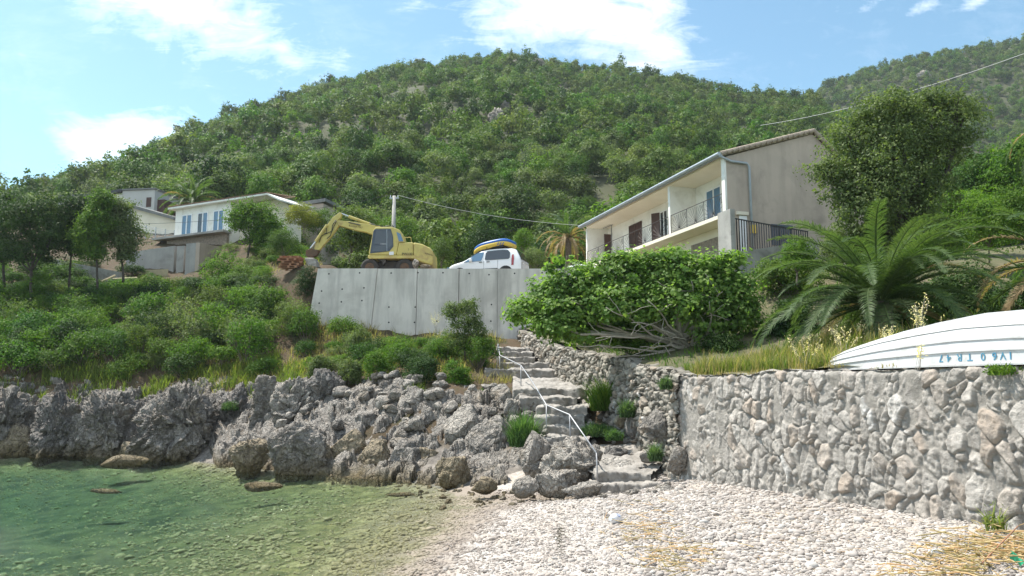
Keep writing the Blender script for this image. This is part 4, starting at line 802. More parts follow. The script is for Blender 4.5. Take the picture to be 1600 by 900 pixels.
for k in range(34):
    px = rg.uniform(-40, 215); d = rg.uniform(50.5, 62); x = (px-800)/F_PX*d; z = float(gz(x, d)[0]); u = int(rg.integers(2)); sz_ = min(rg.uniform(.7, 1.5), max(.35, 3+(605-np.interp(px, [0, 90, 190, 215], [395, 402, 405, 420]))/F_PX*d-z))
    put('shrub', (bk, bkd)[u][int(rg.integers(2))], (x, d, z-.1), sz_*1.3, rg.uniform(0, 6.28), 'green shrub in the undergrowth behind the dark trees at the left', 'shrub', 'undergrowth behind the left trees', sz=sz_)
X, Y = poly_pts(-1.25, -.765, 30, 66, 1.7); zq = gz(X, Y); m = (Y > 37.3); X, Y, zq = X[m], Y[m], zq[m]; n = len(X); sq = rg.uniform(.7, 1.7, n)
gn_scatter('bank_scrub', np.stack([X, Y, zq-.1], 1), np.stack([sq, sq, sq*.9], 1), np.stack([0*X, 0*X, rg.uniform(0, 6.28, n)], 1), rg.integers(0, 12, n), bk+bko+bkd+bkb, 'dense green scrub running on along the bank past the left edge', 'scrub')
# shrubs one can pick out: (px centre, px half width, top y, foot y, depth)
def shrub(px, hw, yt, yb, d, leaf, label, seed, ncl=420, per=17, cr=None, L=None, name='shrub', **kw):
    base = at(px, yb, d); h = (yb-yt)*mpp(d); r = hw*mpp(d); rg2 = np.random.default_rng(seed); b = base
    lobes = [(b[0], b[1], b[2]+h*.52, r*.62, r*.6, h*.5)]+[(b[0]+math.cos(a)*r*.45, b[1]+math.sin(a)*r*.4, b[2]+h*rg2.uniform(.28, .66), r*rg2.uniform(.35, .55), r*.45, h*rg2.uniform(.25, .38)) for a in rg2.uniform(0, 6.28, 7)]
    return tree(name, label, 'shrub', base, lobes, ncl, per, cr or r*.15, L or max(.07, r*.065), leaf, seed, tr=.04, nb=20, fork=.2, **kw)
shrub(342, 46, 390, 470, 49, 'leaf_bright', 'big rounded bright green bush in front of the concrete foundation walls', 301)
shrub(480, 26, 412, 474, 41.6, 'leaf_dark', 'dark round bush against the left end of the concrete wall', 302)
shrub(236, 30, 425, 470, 50, 'leaf_bank', 'green shrub with brown twigs below the long foundation wall', 303)
shrub(410, 34, 415, 470, 46, 'leaf_bank', 'broad glossy shrub between the big bright bush and the pallets', 304)
shrub(560, 26, 508, 575, 36, 'leaf_olive', 'upright feathery grey green shrub under the left half of the concrete wall', 305)
shrub(625, 42, 528, 592, 34.5, 'leaf_bright', 'pale leaved bush left of the sapling under the concrete wall', 306)
shrub(690, 42, 520, 600, 33.5, 'leaf_bank', 'dense green bush around the foot of the sapling', 307)
shrub(320, 46, 520, 575, 40, 'leaf_bank', 'spreading bluish green shrub above the dry grass on the bank', 308)
shrub(135, 52, 490, 570, 42, 'leaf_bank', 'tall feathery green shrub on the left of the bank', 309)
shrub(240, 46, 480, 585, 40.5, 'leaf_dark', 'dark leafy shrub in the middle of the left bank', 310)
shrub(60, 40, 425, 490, 48, 'leaf_bright', 'bright green shrub under the dark trees at the left edge', 311)
shrub(465, 40, 470, 545, 39.2, 'leaf_bank', 'shaggy green shrub just left of the foot of the concrete wall', 312)
shrub(498, 22, 555, 612, 33.4, 'leaf_olive', 'scrubby shrub over the shadowed rock left of the rubble slope', 313)
shrub(748, 26, 555, 592, 33.2, 'leaf_bank', 'low bush left of the top of the handrail', 314)
shrub(590, 34, 545, 606, 31.2, 'leaf_bank', 'thick bush spilling over the top of the rubble slope', 315)
shrub(655, 34, 556, 622, 30.2, 'leaf_dark', 'dark shaded bush hanging into the hollow of the rubble slope', 316)
shrub(708, 34, 560, 622, 30.0, 'leaf_bank', 'green bush hanging over the rocks below the sapling', 317)
shrub(545, 24, 560, 612, 31.8, 'leaf_olive', 'grey green bush on the rock edge left of the rubble slope', 318)
shrub(410, 40, 552, 606, 36.4, 'leaf_bank', 'green shrub at the rock edge above the dark cleft', 319)
shrub(205, 44, 548, 606, 38.2, 'leaf_bank', 'green shrub at the rock edge above the notched outcrop', 320)
# low trees standing at the left
tr_ = [(48, 478, 47, [(30, 350, 32, 34), (66, 335, 34, 28), (52, 395, 34, 28), (20, 392, 24, 26), (80, 372, 26, 30)], 'leaf_dark', 'big dark crowned tree with a thin trunk at the left edge of the photo', 401, .11),
       (10, 465, 49, [(2, 345, 34, 30), (-24, 380, 30, 36), (14, 320, 22, 16), (10, 395, 26, 22)], 'leaf_dark', 'dark evergreen tree cut by the left edge of the photo', 402, .1),
       (108, 445, 48.5, [(112, 345, 20, 24), (100, 372, 20, 22), (126, 330, 20, 20), (120, 385, 18, 18)], 'leaf_dark', 'slim dark tree second from the left group, straight bare trunk', 403, .08),
       (153, 452, 47, [(150, 350, 22, 22), (140, 375, 20, 24), (158, 318, 18, 18), (146, 395, 16, 16)], 'leaf_bank', 'tree with a forked leaning trunk in the middle of the left group', 404, .08),
       (193, 434, 48, [(178, 345, 28, 22), (194, 372, 22, 26), (165, 362, 20, 22), (196, 398, 14, 14), (182, 325, 20, 12)], 'leaf_olive', 'olive coloured tree right of the left group in front of the grey house', 405, .08),
       (384, 408, 54, [(385, 335, 24, 16), (408, 345, 26, 20), (372, 350, 16, 14), (425, 362, 18, 18), (404, 370, 22, 16)], 'leaf_bright', 'small fresh green tree with a forked trunk hiding the corner of the little white house', 406, .09)]
for (px, py, d, lb_, leaf, label, seed, tr0) in tr_:
    tree('tree', label, 'tree', at(px, py, d), [lob(a, b, d, c*1.12, e*1.12) for a, b, c, e in lb_], 950, 17, .32, .16, leaf, seed, tr=tr0, nb=26, bark='bark_dark', fork=.5, wig=.42, shell=(.45, 1.08))
tree('sapling', 'young olive leaved tree with a thin trunk in front of the concrete wall', 'tree', at(728, 588, 32.6), [lob(725, 500, 32.6, 26, 24), lob(708, 488, 32.6, 16, 15), lob(742, 520, 32.6, 18, 22), lob(712, 535, 32.6, 22, 18), lob(733, 478, 32.6, 14, 12)], 560, 15, .17, .09, 'leaf_olive', 411, tr=.045, nb=30, bark='bark_dark', fork=.5)
shrub(545, 60, 318, 404, 52, 'leaf_bank', 'grey green bush filling the space under the excavator boom', 421, ncl=700)
shrub(475, 34, 316, 360, 55, 'leaf_yellow', 'bright yellow green bush left of the excavator boom', 422, ncl=420)
shrub(497, 26, 322, 372, 56, 'leaf_bank', 'green bush in front of the little shed behind the excavator arm', 429)
shrub(445, 30, 355, 405, 51, 'leaf_bank', 'green shrub behind the stack of pallets', 423)
shrub(690, 36, 370, 424, 49, 'leaf_bank', 'low sunlit bush between the excavator and the white van', 424)
shrub(755, 50, 345, 424, 51.5, 'leaf_dark', 'dark bush behind the white van', 425, ncl=600)
shrub(835, 28, 385, 426, 48, 'leaf_olive', 'silvery bush right of the white van', 426)
shrub(620, 50, 330, 420, 54, 'leaf_bank', 'tall bush behind the excavator cab and the pole', 427, ncl=700)
shrub(820, 22, 355, 400, 50, 'leaf_bright', 'yellowish green bush behind the rear of the van', 428)
# ------------------------------------------------------------------ big evergreen, fig and thicket on the right
D = 27
tree('evergreen_tree', 'large dense evergreen tree standing right of the grey gable wall', 'tree', at(1425, 465, D), [lob(a, b, D, c, e, .8, g) for a, b, c, e, g in ((1400, 220, 70, 60, 0), (1335, 240, 50, 58, .3), (1462, 205, 58, 52, .4), (1290, 272, 30, 26, -.3), (1392, 172, 46, 32, 0), (1455, 162, 46, 24, .3), (1508, 178, 32, 20, .3), (1400, 300, 66, 56, -.4), (1345, 330, 50, 42, -.6), (1448, 290, 48, 60, .3), (1330, 295, 42, 40, -.3), (1420, 365, 55, 50, 0), (1490, 232, 32, 34, .3))],
     2900, 17, .27, .125, 'leaf_olive', 431, tr=.22, nb=60, fork=.35, bark='bark_dark', up=.45, wig=.42, shell=(.5, 1.08))
D = 24.5
fig = tree('fig_tree', 'wide spreading fig tree with pale bare branches above the dry stone wall', 'tree', at(1085, 556, 24.6), [lob(a, b, D, c, e, .8, g) for a, b, c, e, g in ((822, 490, 36, 26, 1), (868, 468, 46, 34, .8), (925, 450, 50, 38, .6), (985, 440, 50, 40, .4), (1045, 434, 52, 36, .2), (1105, 438, 50, 38, 0), (1150, 462, 34, 42, -.2), (900, 492, 60, 26, .2), (975, 486, 52, 32, -.2), (1060, 480, 54, 34, -.4), (1128, 500, 46, 36, -.3), (860, 512, 34, 18, .2), (962, 412, 30, 16, .4), (1050, 402, 42, 12, .2), (1140, 408, 26, 14, 0), (1168, 500, 24, 26, 0), (884, 512, 40, 14, 0), (905, 524, 50, 18, .5), (985, 520, 50, 22, .8), (1060, 524, 46, 20, 1.2), (1125, 530, 44, 20, 1.0))],
     3600, 10, .24, .135, 'leaf_fig', 441, tr=.16, nb=70, fork=.3, bark='bark_pale', W=.42, fan=(0, .95, -.95), up=.9, rnd=.65, shell=(.5, 1.06), wig=.34)
mb = MB(); rg3 = np.random.default_rng(77); f0 = at(1080, 545, 24.6)
for (px, py, dd) in ((960, 560, -.4), (930, 530, -.6), (900, 545, 0), (985, 505, -.8), (1010, 470, -.9), (950, 480, -.8), (1080, 440, -.7), (1130, 455, -.7), (1150, 500, -.5), (1110, 470, -.8), (870, 500, .4), (1040, 520, -.9), (1000, 540, -.9), (1120, 520, -.8), (1165, 470, 0)):
    m_ = f0+(at((px+1080)/2+rg3.uniform(-20, 20), (py+540)/2+rg3.uniform(-12, 14), 24.4+dd*.6)-f0)*.9
    P1, R1 = limb(f0, m_, .055, .034, rg3, 6, .10); P2, R2 = limb(m_, at(px, py, 24.3+dd), .034, .012, rg3, 7, .16); mb.tube(P1+P2[1:], R1+R2[1:], 6)
    for _ in range(3):
        e = np.array(P2[int(rg3.integers(2, 6))]); P3, R3 = limb(e, e+rg3.normal(size=3)*np.array((.5, .3, .35))+np.array((-.1, -.1, .2)), .014, .006, rg3, 6, .2); mb.tube(P3, R3, 5)
P1, R1 = limb(at(1180, 548, 24.9), at(1030, 562, 24.2), .12, .10, rg3, 7, .05); mb.tube(P1, R1, 8)
P1, R1 = limb(at(1030, 562, 24.2), at(978, 562, 24), .10, .03, rg3, 6, .1); mb.tube(P1, R1, 8)
part('branches', mb.get(), M['bark_pale'], fig, smooth=True)
P1 = thing('twig', 'thin leafy shoot rising from the left part of the fig tree', 'twig', at(862, 470, 25)); mb = MB()
for q in ((855, 415), (885, 400), (872, 430), (905, 408)): a_, r_ = limb(at(866, 470, 25), at(*q, 25), .02, .006, rg3, 6, .12); mb.tube(a_, r_, 5)
part('stem', mb.get(), M['bark_pale'], P1); V, F, a_, _ = crown([lob(880, 404, 25, 22, 8), lob(860, 420, 25, 10, 8)], 16, 8, .12, .16, 9, fan=(0, .95, -.95), W=.42, up=.9); part('leaves', (V, F), M['leaf_fig'], P1, attrs=a_)
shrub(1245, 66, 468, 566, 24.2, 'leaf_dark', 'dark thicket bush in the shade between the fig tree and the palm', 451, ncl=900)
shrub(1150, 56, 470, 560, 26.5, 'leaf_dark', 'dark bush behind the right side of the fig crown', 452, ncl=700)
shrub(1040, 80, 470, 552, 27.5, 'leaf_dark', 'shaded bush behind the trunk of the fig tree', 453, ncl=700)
shrub(935, 60, 480, 548, 29.5, 'leaf_bank', 'green bush behind the left side of the fig crown on the wall', 454, ncl=600)
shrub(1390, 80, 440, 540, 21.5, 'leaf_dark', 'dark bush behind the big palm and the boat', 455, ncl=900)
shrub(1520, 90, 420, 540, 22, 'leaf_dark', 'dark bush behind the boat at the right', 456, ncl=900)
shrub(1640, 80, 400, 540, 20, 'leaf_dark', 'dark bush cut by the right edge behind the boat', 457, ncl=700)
shrub(1245, 34, 370, 432, 25.5, 'leaf_bright', 'light green bush in front of the black railing', 458, ncl=360)
shrub(1470, 60, 330, 430, 29.5, 'leaf_bank', 'leafy climber heap right of the evergreen trunk', 459, ncl=700)
shrub(1545, 62, 290, 400, 33, 'leaf_bright', 'bright leaved vine heap on the slope at the right', 460, ncl=700)
shrub(1480, 70, 305, 350, 38, 'leaf_bright', 'flat light green bush behind the evergreen tree', 461, ncl=500)
shrub(1620, 60, 280, 420, 29, 'leaf_bank', 'green bush at the right edge under the brown palm fronds', 462, ncl=600)
shrub(1330, 60, 345, 440, 27.5, 'leaf_olive', 'grey green bush between the gable wall and the palm', 463, ncl=700)
shrub(1640, 90, 195, 330, 44, 'leaf_bank', 'tall hillside bush at the right edge of the photo', 464, ncl=700)
shrub(1530, 80, 240, 330, 48, 'leaf_bank', 'hillside bush right of the evergreen crown', 465, ncl=700)
shrub(985, 46, 515, 560, 25.6, 'leaf_bank', 'low leafy growth on the wall under the left side of the fig tree', 467, ncl=320)
shrub(1130, 44, 520, 566, 23.4, 'leaf_dark', 'low dark growth right of the fig trunk', 468, ncl=320)
shrub(1240, 70, 400, 470, 27, 'leaf_bank', 'green bush in front of the grey terrace wall', 466, ncl=500)
# ------------------------------------------------------------------ palms
def frondmesh(L, el, seed, mat, nl=54, lw=.045, ll=.29, droop=1.0):
    rg = np.random.default_rng(seed); n = 16; s = L/n; p = np.array((0., 0., 0.)); a = el; P = [p.copy()]
    for i in range(n): a -= droop*(.045+.11*(i/n)*math.cos(a)); p = p+s*np.array((math.cos(a), 0, math.sin(a))); P.append(p.copy())
    P = np.array(P); mb = MB(); mb.tube(P, list(np.linspace(.028, .006, n+1)), 4, False); V = [np.array(mb.V)]; F = [np.array(mb.F)]; b = len(mb.V); Q = []
    tt = np.linspace(.12, 1, nl); pos = np.stack([np.interp(tt*n, np.arange(n+1), P[:, k]) for k in range(3)], 1); tan = np.gradient(pos, axis=0); tan /= np.linalg.norm(tan, axis=1)[:, None]
    side = np.array((0, 1., 0)); upv = np.cross(tan, side)*-1; upv = np.where(upv[:, 2:3] < 0, -upv, upv)
    for sg in (-1, 1):
        pr = np.sin(np.clip(tt*.93+.07, 0, 1)*math.pi)**.6*.9+.12; l = ll*L/3*pr*rg.uniform(.85, 1.12, nl)
        d = tan*(.55+.5*tt[:, None])+side*sg*1.0+upv*(.32+rg.normal(size=nl)*.16)[:, None]; d /= np.linalg.norm(d, axis=1)[:, None]
        m = pos+d*(l*.5)[:, None]; e = pos+d*l[:, None]; e[:, 2] -= l*.16*rg.uniform(.3, 1.6, nl)*droop; wv = tan*(lw*.5)
        Q.append(np.stack([pos-wv*.6, m-wv, m+wv, pos+wv*.6], 1)); Q.append(np.stack([m-wv, e-wv*.15, e+wv*.15, m+wv], 1))
    Q = np.concatenate(Q).reshape(-1, 3); V = np.concatenate(V+[Q]); FF = np.concatenate(F+[b+np.arange(len(Q)).reshape(-1, 4)])
    return npmesh('frond', V, FF, M[mat], attrs={'lv': ('FACE', np.concatenate([np.full(len(F[0]), .6), rg.uniform(.1, .8, len(Q)//4)]))})
def palm(label, c, L, nf, seed, zbase, els=(78, 62, 46, 30, 14, -4), dry=.12, tr=.2, lw=.045, drymat='palm_dry', droop=1.0, nl=54, name='palm_tree', only=None):
    rg = np.random.default_rng(seed); root = thing(name, label, 'palm', (c[0], c[1], zbase)); ms = [frondmesh(L, math.radians(e), seed+i, 'palm', lw=lw, droop=droop, nl=nl) for i, e in enumerate(els)]; md = [frondmesh(L*.9, math.radians(e-10), seed+30+i, drymat, lw=lw*.8, droop=droop*1.2, nl=nl) for i, e in enumerate(els)]
    mb = MB(); n = 14; zz = np.linspace(zbase-.2, c[2]+.1, n); mb.tube([(c[0], c[1], z_) for z_ in zz], [tr*(1.05+.12*(i % 2)) for i in range(n)], 12); part('trunk', mb.get(), M['bark'], root)
    for k in range(nf):
        j = int(len(els)*(k+.5)/nf); az = k*2.39996+rg.uniform(-.2, .2); m = (md if rg.uniform() < dry*(.3+j*.5) else ms)[j]
        o = link('frond', m, root, (0, 0, c[2]-zbase)); o.rotation_euler = (float(rg.uniform(-.25, .25)), float(rg.uniform(-.12, .12)), float(az)); s = float(rg.uniform(.85, 1.12)); o.scale = (s, s, s)
    return root
palm('big low palm with long arching fronds between the railing and the upturned boat', at(1375, 478, 18.6), 3.3, 88, 501, 4.2, els=(76, 62, 50, 39, 28, 17, 8), dry=.07, tr=.26, lw=.026, nl=100, droop=1.05)
palm('palm at the right edge of the photo with browned frond tips behind the boat', at(1672, 420, 17.5), 2.9, 34, 511, 4.4, els=(75, 55, 35, 15, 0), dry=.35, tr=.22)
palm('tall palm cut by the right edge, only hanging brown fronds in the picture', at(1680, 215, 24), 2.6, 26, 521, 6, els=(60, 35, 10, -12), dry=.7, tr=.2, droop=1.5)
palm('palm with a full round crown behind the little white house', at(299, 318, 70), 3.6, 44, 531, 17.5, els=(82, 66, 50, 32, 14, -4), dry=.05, tr=.25, lw=.09, nl=40, droop=1.0)
palm('half dried palm with yellow and brown fronds left of the white balcony house', at(888, 374, 53), 2.9, 36, 541, 9.4, els=(80, 60, 42, 22, 2), dry=.75, tr=.2, lw=.08, nl=40, droop=1.15)
# ------------------------------------------------------------------ grass and herbs
def blades(P, h, lean, w, rg, seg=2):
    n = len(P); az = rg.uniform(0, 6.28, n); hh = h*rg.uniform(.3, 1.3, n)*(1+.35*fbm(P*1.7, 2, 3)); ln = lean*rg.uniform(.1, 1.3, n)*hh; dx = np.stack([np.cos(az), np.sin(az), 0*az], 1); sx_ = np.stack([-np.sin(az), np.cos(az), 0*az], 1)*w
    up = np.array((0, 0, 1.)); m = P+dx*(ln*.3)[:, None]+up*(hh*.55)[:, None]; e = P+dx*ln[:, None]+up*hh[:, None]
    a = np.stack([P-sx_, P+sx_, m+sx_*.8, m-sx_*.8], 1); b = np.stack([m-sx_*.8, m+sx_*.8, e+sx_*.1, e-sx_*.1], 1); V = np.concatenate([a, b]).reshape(-1, 3); lv = rg.uniform(0, 1, n)
    return (V, np.arange(len(V)).reshape(-1, 4)), {'lv': ('FACE', np.tile(lv, 2))}
def grass(name, boxes, n, h, mat, label, f=gz, lean=.6, w=.012, cat='grass', seed=1):
    """boxes: (px0, px1, d0, d1, weight) patches on the ground"""
    rg = np.random.default_rng(seed); Ps = []; W_ = sum(b[4] for b in boxes)
    for (a, b, d0, d1, wt) in boxes:
        k = int(n*wt/W_); px = rg.uniform(a, b, k); d = rg.uniform(d0, d1, k); x = (px-800)/F_PX*d; cl = fbm(np.stack([x*1.6, d*1.6, 0*x], 1), 3, seed); m = cl > -.25; Ps.append(np.stack([x[m], d[m], f(x[m], d[m])], 1))
    P = np.concatenate(Ps); vf, a = blades(P, h, lean, w, rg); return solo(name, vf, M[mat], label, cat, None, 'stuff', attrs=a)
grass('bank_grass', [(70, 230, 35.6, 38, 2), (190, 440, 35.4, 37.6, 3), (380, 480, 34, 36.5, 1), (100, 300, 38, 40, 1), (0, 60, 36, 39, .5)], 15000, .42, 'grass', 'light green and yellow grass along the top of the shore rocks', lean=.7, w=.014)
grass('dry_bank_grass', [(260, 480, 35.2, 38, 2), (470, 760, 31.5, 37.5, 3), (480, 790, 37.5, 39.7, 3), (180, 500, 45, 52, 1.5), (660, 800, 30, 34, 1.2)], 12000, .40, 'dry_grass', 'dry straw coloured grass between the shrubs of the bank', lean=.8, w=.012, seed=2)
def tzw(x, y): return tz(x, y)
def terr(n, h, mat, label, name, lmin, lmax, i0, i1, seed, lean=.5, w=.008):
    rg = np.random.default_rng(seed); Wp, Wz = wall_line(.05); m = (Wp[:, 1] > i0) & (Wp[:, 1] < i1); Wp = Wp[m]; k = rg.integers(0, len(Wp), n); l = lmin+(lmax-lmin)*rg.uniform(0, 1, n)**1.3
    x = Wp[k, 0]+l*.93; y = Wp[k, 1]+l*.36; cl = fbm(np.stack([x*2, y*2, 0*x], 1), 3, seed); q = cl > -.35; x, y = x[q], y[q]; vf, a = blades(np.stack([x, y, tz(x, y)-.02], 1), h, lean, w, rg); return solo(name, vf, M[mat], label, 'grass', None, 'stuff', attrs=a)
terr(9000, .30, 'grass', 'green grass growing on top of the mortared wall left of the boat', 'terrace_grass', .45, 3.2, 15.2, 20.5, 3)
terr(9000, .22, 'leaf_bank', 'short green weeds and ground cover under the fig tree and palm', 'ground_cover', .5, 11, 12, 38, 6, lean=1.0, w=.012)
terr(2600, .42, 'dry_grass', 'dry yellow grass stalks on top of the wall left of the boat', 'dry_terrace_grass', .4, 3.0, 15, 20, 4)
terr(700, .10, 'dry_grass', 'short dry grass along the crest of the mortared wall', 'crest_grass', .1, .4, 11, 20, 5)
def herb(px, py, d, hw, h, n, mat, label, seed, lean=.5, w=.012, z=None, name='herb', up=1.):
    rg = np.random.default_rng(seed); c = at(px, py, d); r = hw*mpp(d); a = rg.uniform(0, 6.28, n); q = rg.uniform(0, 1, n)**.5*r; P = np.stack([c[0]+np.cos(a)*q, c[1]+np.sin(a)*q*.8, c[2]+rg.uniform(-.05, .05, n)], 1)
    vf, at_ = blades(P, h*(1.05-.65*(q/r)**2), lean+.25, w, rg); C = P+np.stack([rg.normal(size=n)*.05, rg.normal(size=n)*.05, h*rg.uniform(.2, 1, n)*(1-.5*(q/r)**2)], 1); V2, F2 = leaves(C, rg.normal(size=(n, 3)), .07, rg, .35)
    V = np.concatenate([vf[0], V2]); F = np.concatenate([vf[1], F2+len(vf[0])]); lv = np.concatenate([at_['lv'][1], rg.uniform(0, 1, len(F2))]); return solo(name, (V, F), M[mat], label, 'plant', base=c, attrs={'lv': ('FACE', lv)})
herb(820, 696, 23.3, 24, .78, 1500, 'leaf_herb', 'bright green feathery herb between the boulders and the steps', 1)
herb(935, 680, 23.6, 26, .36, 1400, 'leaf_herb', 'grey green cushion herb on the right of the steps landing', 2)
herb(960, 686, 22.6, 14, .26, 600, 'leaf_herb', 'small round cushion herb in front of the larger one beside the landing', 3)
herb(980, 650, 23, 12, .42, 500, 'leaf_herb', 'green herb hanging on the dry stone wall above the landing', 4)
herb(945, 640, 25.6, 22, .95, 1300, 'leaf_bank', 'tall weedy plant growing against the dry stone wall', 5, lean=.7)
herb(925, 612, 27.8, 12, .5, 500, 'leaf_bank', 'weed growing in the middle of the dry stone wall', 6)
herb(1024, 718, 20.2, 10, .38, 420, 'leaf_herb', 'small green herb at the foot of the wall corner beside the beach', 7)
herb(770, 612, 29, 18, .3, 700, 'leaf_herb', 'low green herb above the rock pile left of the handrail', 8)
herb(530, 655, 30.3, 14, .38, 600, 'leaf_herb', 'green tuft among the rubble near the cream stones', 9)
herb(453, 612, 31.4, 9, .3, 300, 'leaf_herb', 'little green tuft on the slanting limestone fin', 10)
herb(168, 642, 34.3, 10, .35, 300, 'leaf_herb', 'little green tuft on the notched outcrop', 11)
herb(360, 640, 33.4, 14, .4, 400, 'leaf_herb', 'green tuft hanging over the dark cleft', 12)
herb(650, 625, 29, 20, .5, 800, 'leaf_bank', 'shaded green plants in the hollow of the rubble slope', 13)
herb(665, 640, 28.6, 12, .35, 400, 'leaf_bank', 'small weed below the hollow of the rubble slope', 14)
herb(1040, 606, 20.1, 10, .3, 300, 'leaf_herb', 'weed in the top of the wall corner', 15)
herb(1556, 826, 11.2, 16, .36, 60, 'grass', 'sparse green weed at the foot of the mortared wall near the driftwood', 16, lean=.8)
herb(1580, 582, 11.4, 34, .10, 500, 'leaf_bank', 'small dark weed on the crest of the wall at the right edge', 17)
# wild oats
def oats(px, py, d, ytop, n, label, seed, spread=14):
    rg = np.random.default_rng(seed); c = at(px, py, d); root = thing('wild_oat', label, 'grass', c); mb = MB(); C = []
    for k in range(n):
        q = at(px+rg.uniform(-spread, spread), ytop+rg.uniform(0, (py-ytop)*.4), d+rg.uniform(-.3, .3)); P, R = limb(c+np.array((rg.uniform(-.08, .08), rg.uniform(-.1, .1), 0)), q, .004, .002, rg, 6, .07); mb.tube(P, R, 4)
        for s in np.linspace(.55, 1, 16): i = s*5; j = min(4, int(i)); C.append(P[j]+(P[j+1]-P[j])*(i-j)+rg.normal(size=3)*np.array((.035, .03, .012)))
    part('stalks', mb.get(), M['bark_pale'], root); C = np.array(C); V, F = leaves(C, rg.normal(size=C.shape)+np.array((0, -1, 0)), .055, rg, .3); part('seed_heads', (V, F), M['oat'], root, attrs={'lv': ('FACE', rg.uniform(.4, 1, len(F)))})
oats(1440, 540, 14.4, 455, 9, 'tall clump of pale wild oats behind the middle of the boat', 1)
oats(1388, 548, 15, 505, 5, 'small clump of pale wild oats behind the bow half of the boat', 2, 10)
oats(1320, 560, 15.6, 505, 8, 'thin dry oat stalks behind the pointed end of the boat', 3, 26)
oats(1470, 560, 14.2, 492, 4, 'two pale oat stalks right of the tall oat clump', 4, 12)
oats(1262, 575, 16.3, 520, 9, 'dry oat stalks left of the boat on the wall', 5, 34)
oats(1548, 520, 14, 488, 5, 'drooping pale oat stalks above the keel of the boat', 6, 26)
oats(1436, 578, 11.95, 528, 4, 'brown dry stalk standing on the wall in front of the boat', 7, 5)
oats(682, 520, 36.5, 484, 10, 'pale feathery dry grass plume in front of the concrete wall', 8, 12)
# driftwood, reeds, pebbles
def debris(px0, px1, py0, py1, n, L, mat, label, name, seed, z0=.5, r=.007, hgt=.1):
    rg = np.random.default_rng(seed); mb = MB()
    for _ in range(n):
        u = rg.normal(size=2)*.28+.5; p = atz(px0+(px1-px0)*u[0], py0+(py1-py0)*u[1], z0); z = float(gz(p[0], p[1])[0]); a = rg.uniform(0, 3.14); l = L*rg.uniform(.3, 1.2); h = rg.uniform(.0, hgt)
        d = np.array((math.cos(a), math.sin(a), rg.uniform(-.25, .25)))*l/2; c = np.array((p[0], p[1], z+.012+h)); P, R = limb(c-d, c+d, r*rg.uniform(.5, 1.3), r*.6, rg, 4, .12); mb.tube(P, R, 4, False)
    V, F = mb.get(); F = np.array(F); return solo(name, (V, F), M[mat], label, 'reed', None, 'stuff', attrs={'lv': ('FACE', np.repeat(rg.uniform(0, 1, n), len(F)//n))})
debris(955, 1065, 805, 870, 150, .30, 'straw', 'washed up straw coloured reed pieces beside the white bottle', 'reed_litter', 1, .42)
debris(1010, 1125, 855, 905, 130, .32, 'straw', 'second heap of washed up reed pieces at the bottom of the photo', 'reed_litter', 2, .42)
debris(1420, 1640, 845, 905, 420, .34, 'straw', 'brown dry stalks and palm litter heaped in the bottom right corner', 'reed_litter', 3, .85, .009, .16)
debris(1560, 1660, 830, 880, 120, .3, 'straw', 'dry litter against the foot of the wall at the right edge', 'reed_litter', 6, .95, .009, .14)
debris(1130, 1500, 808, 868, 170, .12, 'straw', 'thin scattered straw along the foot of the mortared wall', 'scattered_straw', 4, .8, .003, .01)
debris(1080, 1330, 795, 830, 120, .12, 'straw', 'thin scattered straw on the white pebbles near the wall', 'scattered_straw', 5, .72, .003, .01)
rgp = np.random.default_rng(8)
def peb(seed): V, F = ICO[2]; r = np.random.default_rng(seed); V = V*np.array((1, r.uniform(.65, .95), r.uniform(.4, .6)))*(1+.12*vnoise(V*1.5+seed, seed)[:, None]); return V, F
def pebmat():
    m, t, out = newmat('pebble'); oi = t.nodes.new('ShaderNodeObjectInfo'); P = geo_pos(t)
    c = ramp(t, oi.outputs['Random'], [(0, (.17, .15, .135)), (.18, (.31, .275, .25)), (.45, (.41, .375, .345)), (.68, (.34, .29, .25)), (.85, (.22, .195, .175)), (1, (.55, .53, .50))])
    c = mixc_(t, mth(t, 'MULTIPLY', noise(t, P, 45, 3), .35), c, (.26, .23, .20)); s = t.nodes.new('ShaderNodeSeparateXYZ'); t.links.new(P, s.inputs[0])
    c = mixc_(t, ramp(t, mth(t, 'ADD', mth(t, 'MULTIPLY', s.outputs[2], 2.0), mth(t, 'MULTIPLY', noise(t, P, .8, 3), .5)), [(.55, (.62, .62, .62)), (1, (0, 0, 0))]), c, (.22, .175, .14))
    c = mixc_(t, ramp(t, mth(t, 'ADD', mth(t, 'MULTIPLY', s.outputs[2], 5), .35), [(0, (.85, .85, .85)), (1, (0, 0, 0))]), c, (.25, .22, .105)); prin(t, out, c, .8, None, spec=.3); return m
M['pebble'] = pebmat(); pv = []
for k in range(6): V, F = peb(k); pv.append(npmesh('pebble', V, F, M['pebble'], smooth=True))
N = 90000; d = 8.6+(21.5-8.6)*rgp.uniform(0, 1, N)**1.1; px = rgp.uniform(480, 2100, N); x = (px-800)/F_PX*d; z = gz(x, d)
wx = np.interp(d, [WP[0][1], WP[1][1], WP[2][1], WP[3][1], 30], [WP[0][0], WP[1][0], WP[2][0], WP[3][0], 3]); m = ((z > -.12) | ((rgp.uniform(0, 1, N) < .35) & (z > -.3))) & (x < wx+.1)
x, d, z, px = x[m], d[m], z[m], px[m]; n = len(x); s = rgp.lognormal(math.log(.0165), .45, n); white = (px > 930) & (z > .42) & (px < 1330); s = np.where(white, s*1.45, s); s = np.clip(s, .009, .10)
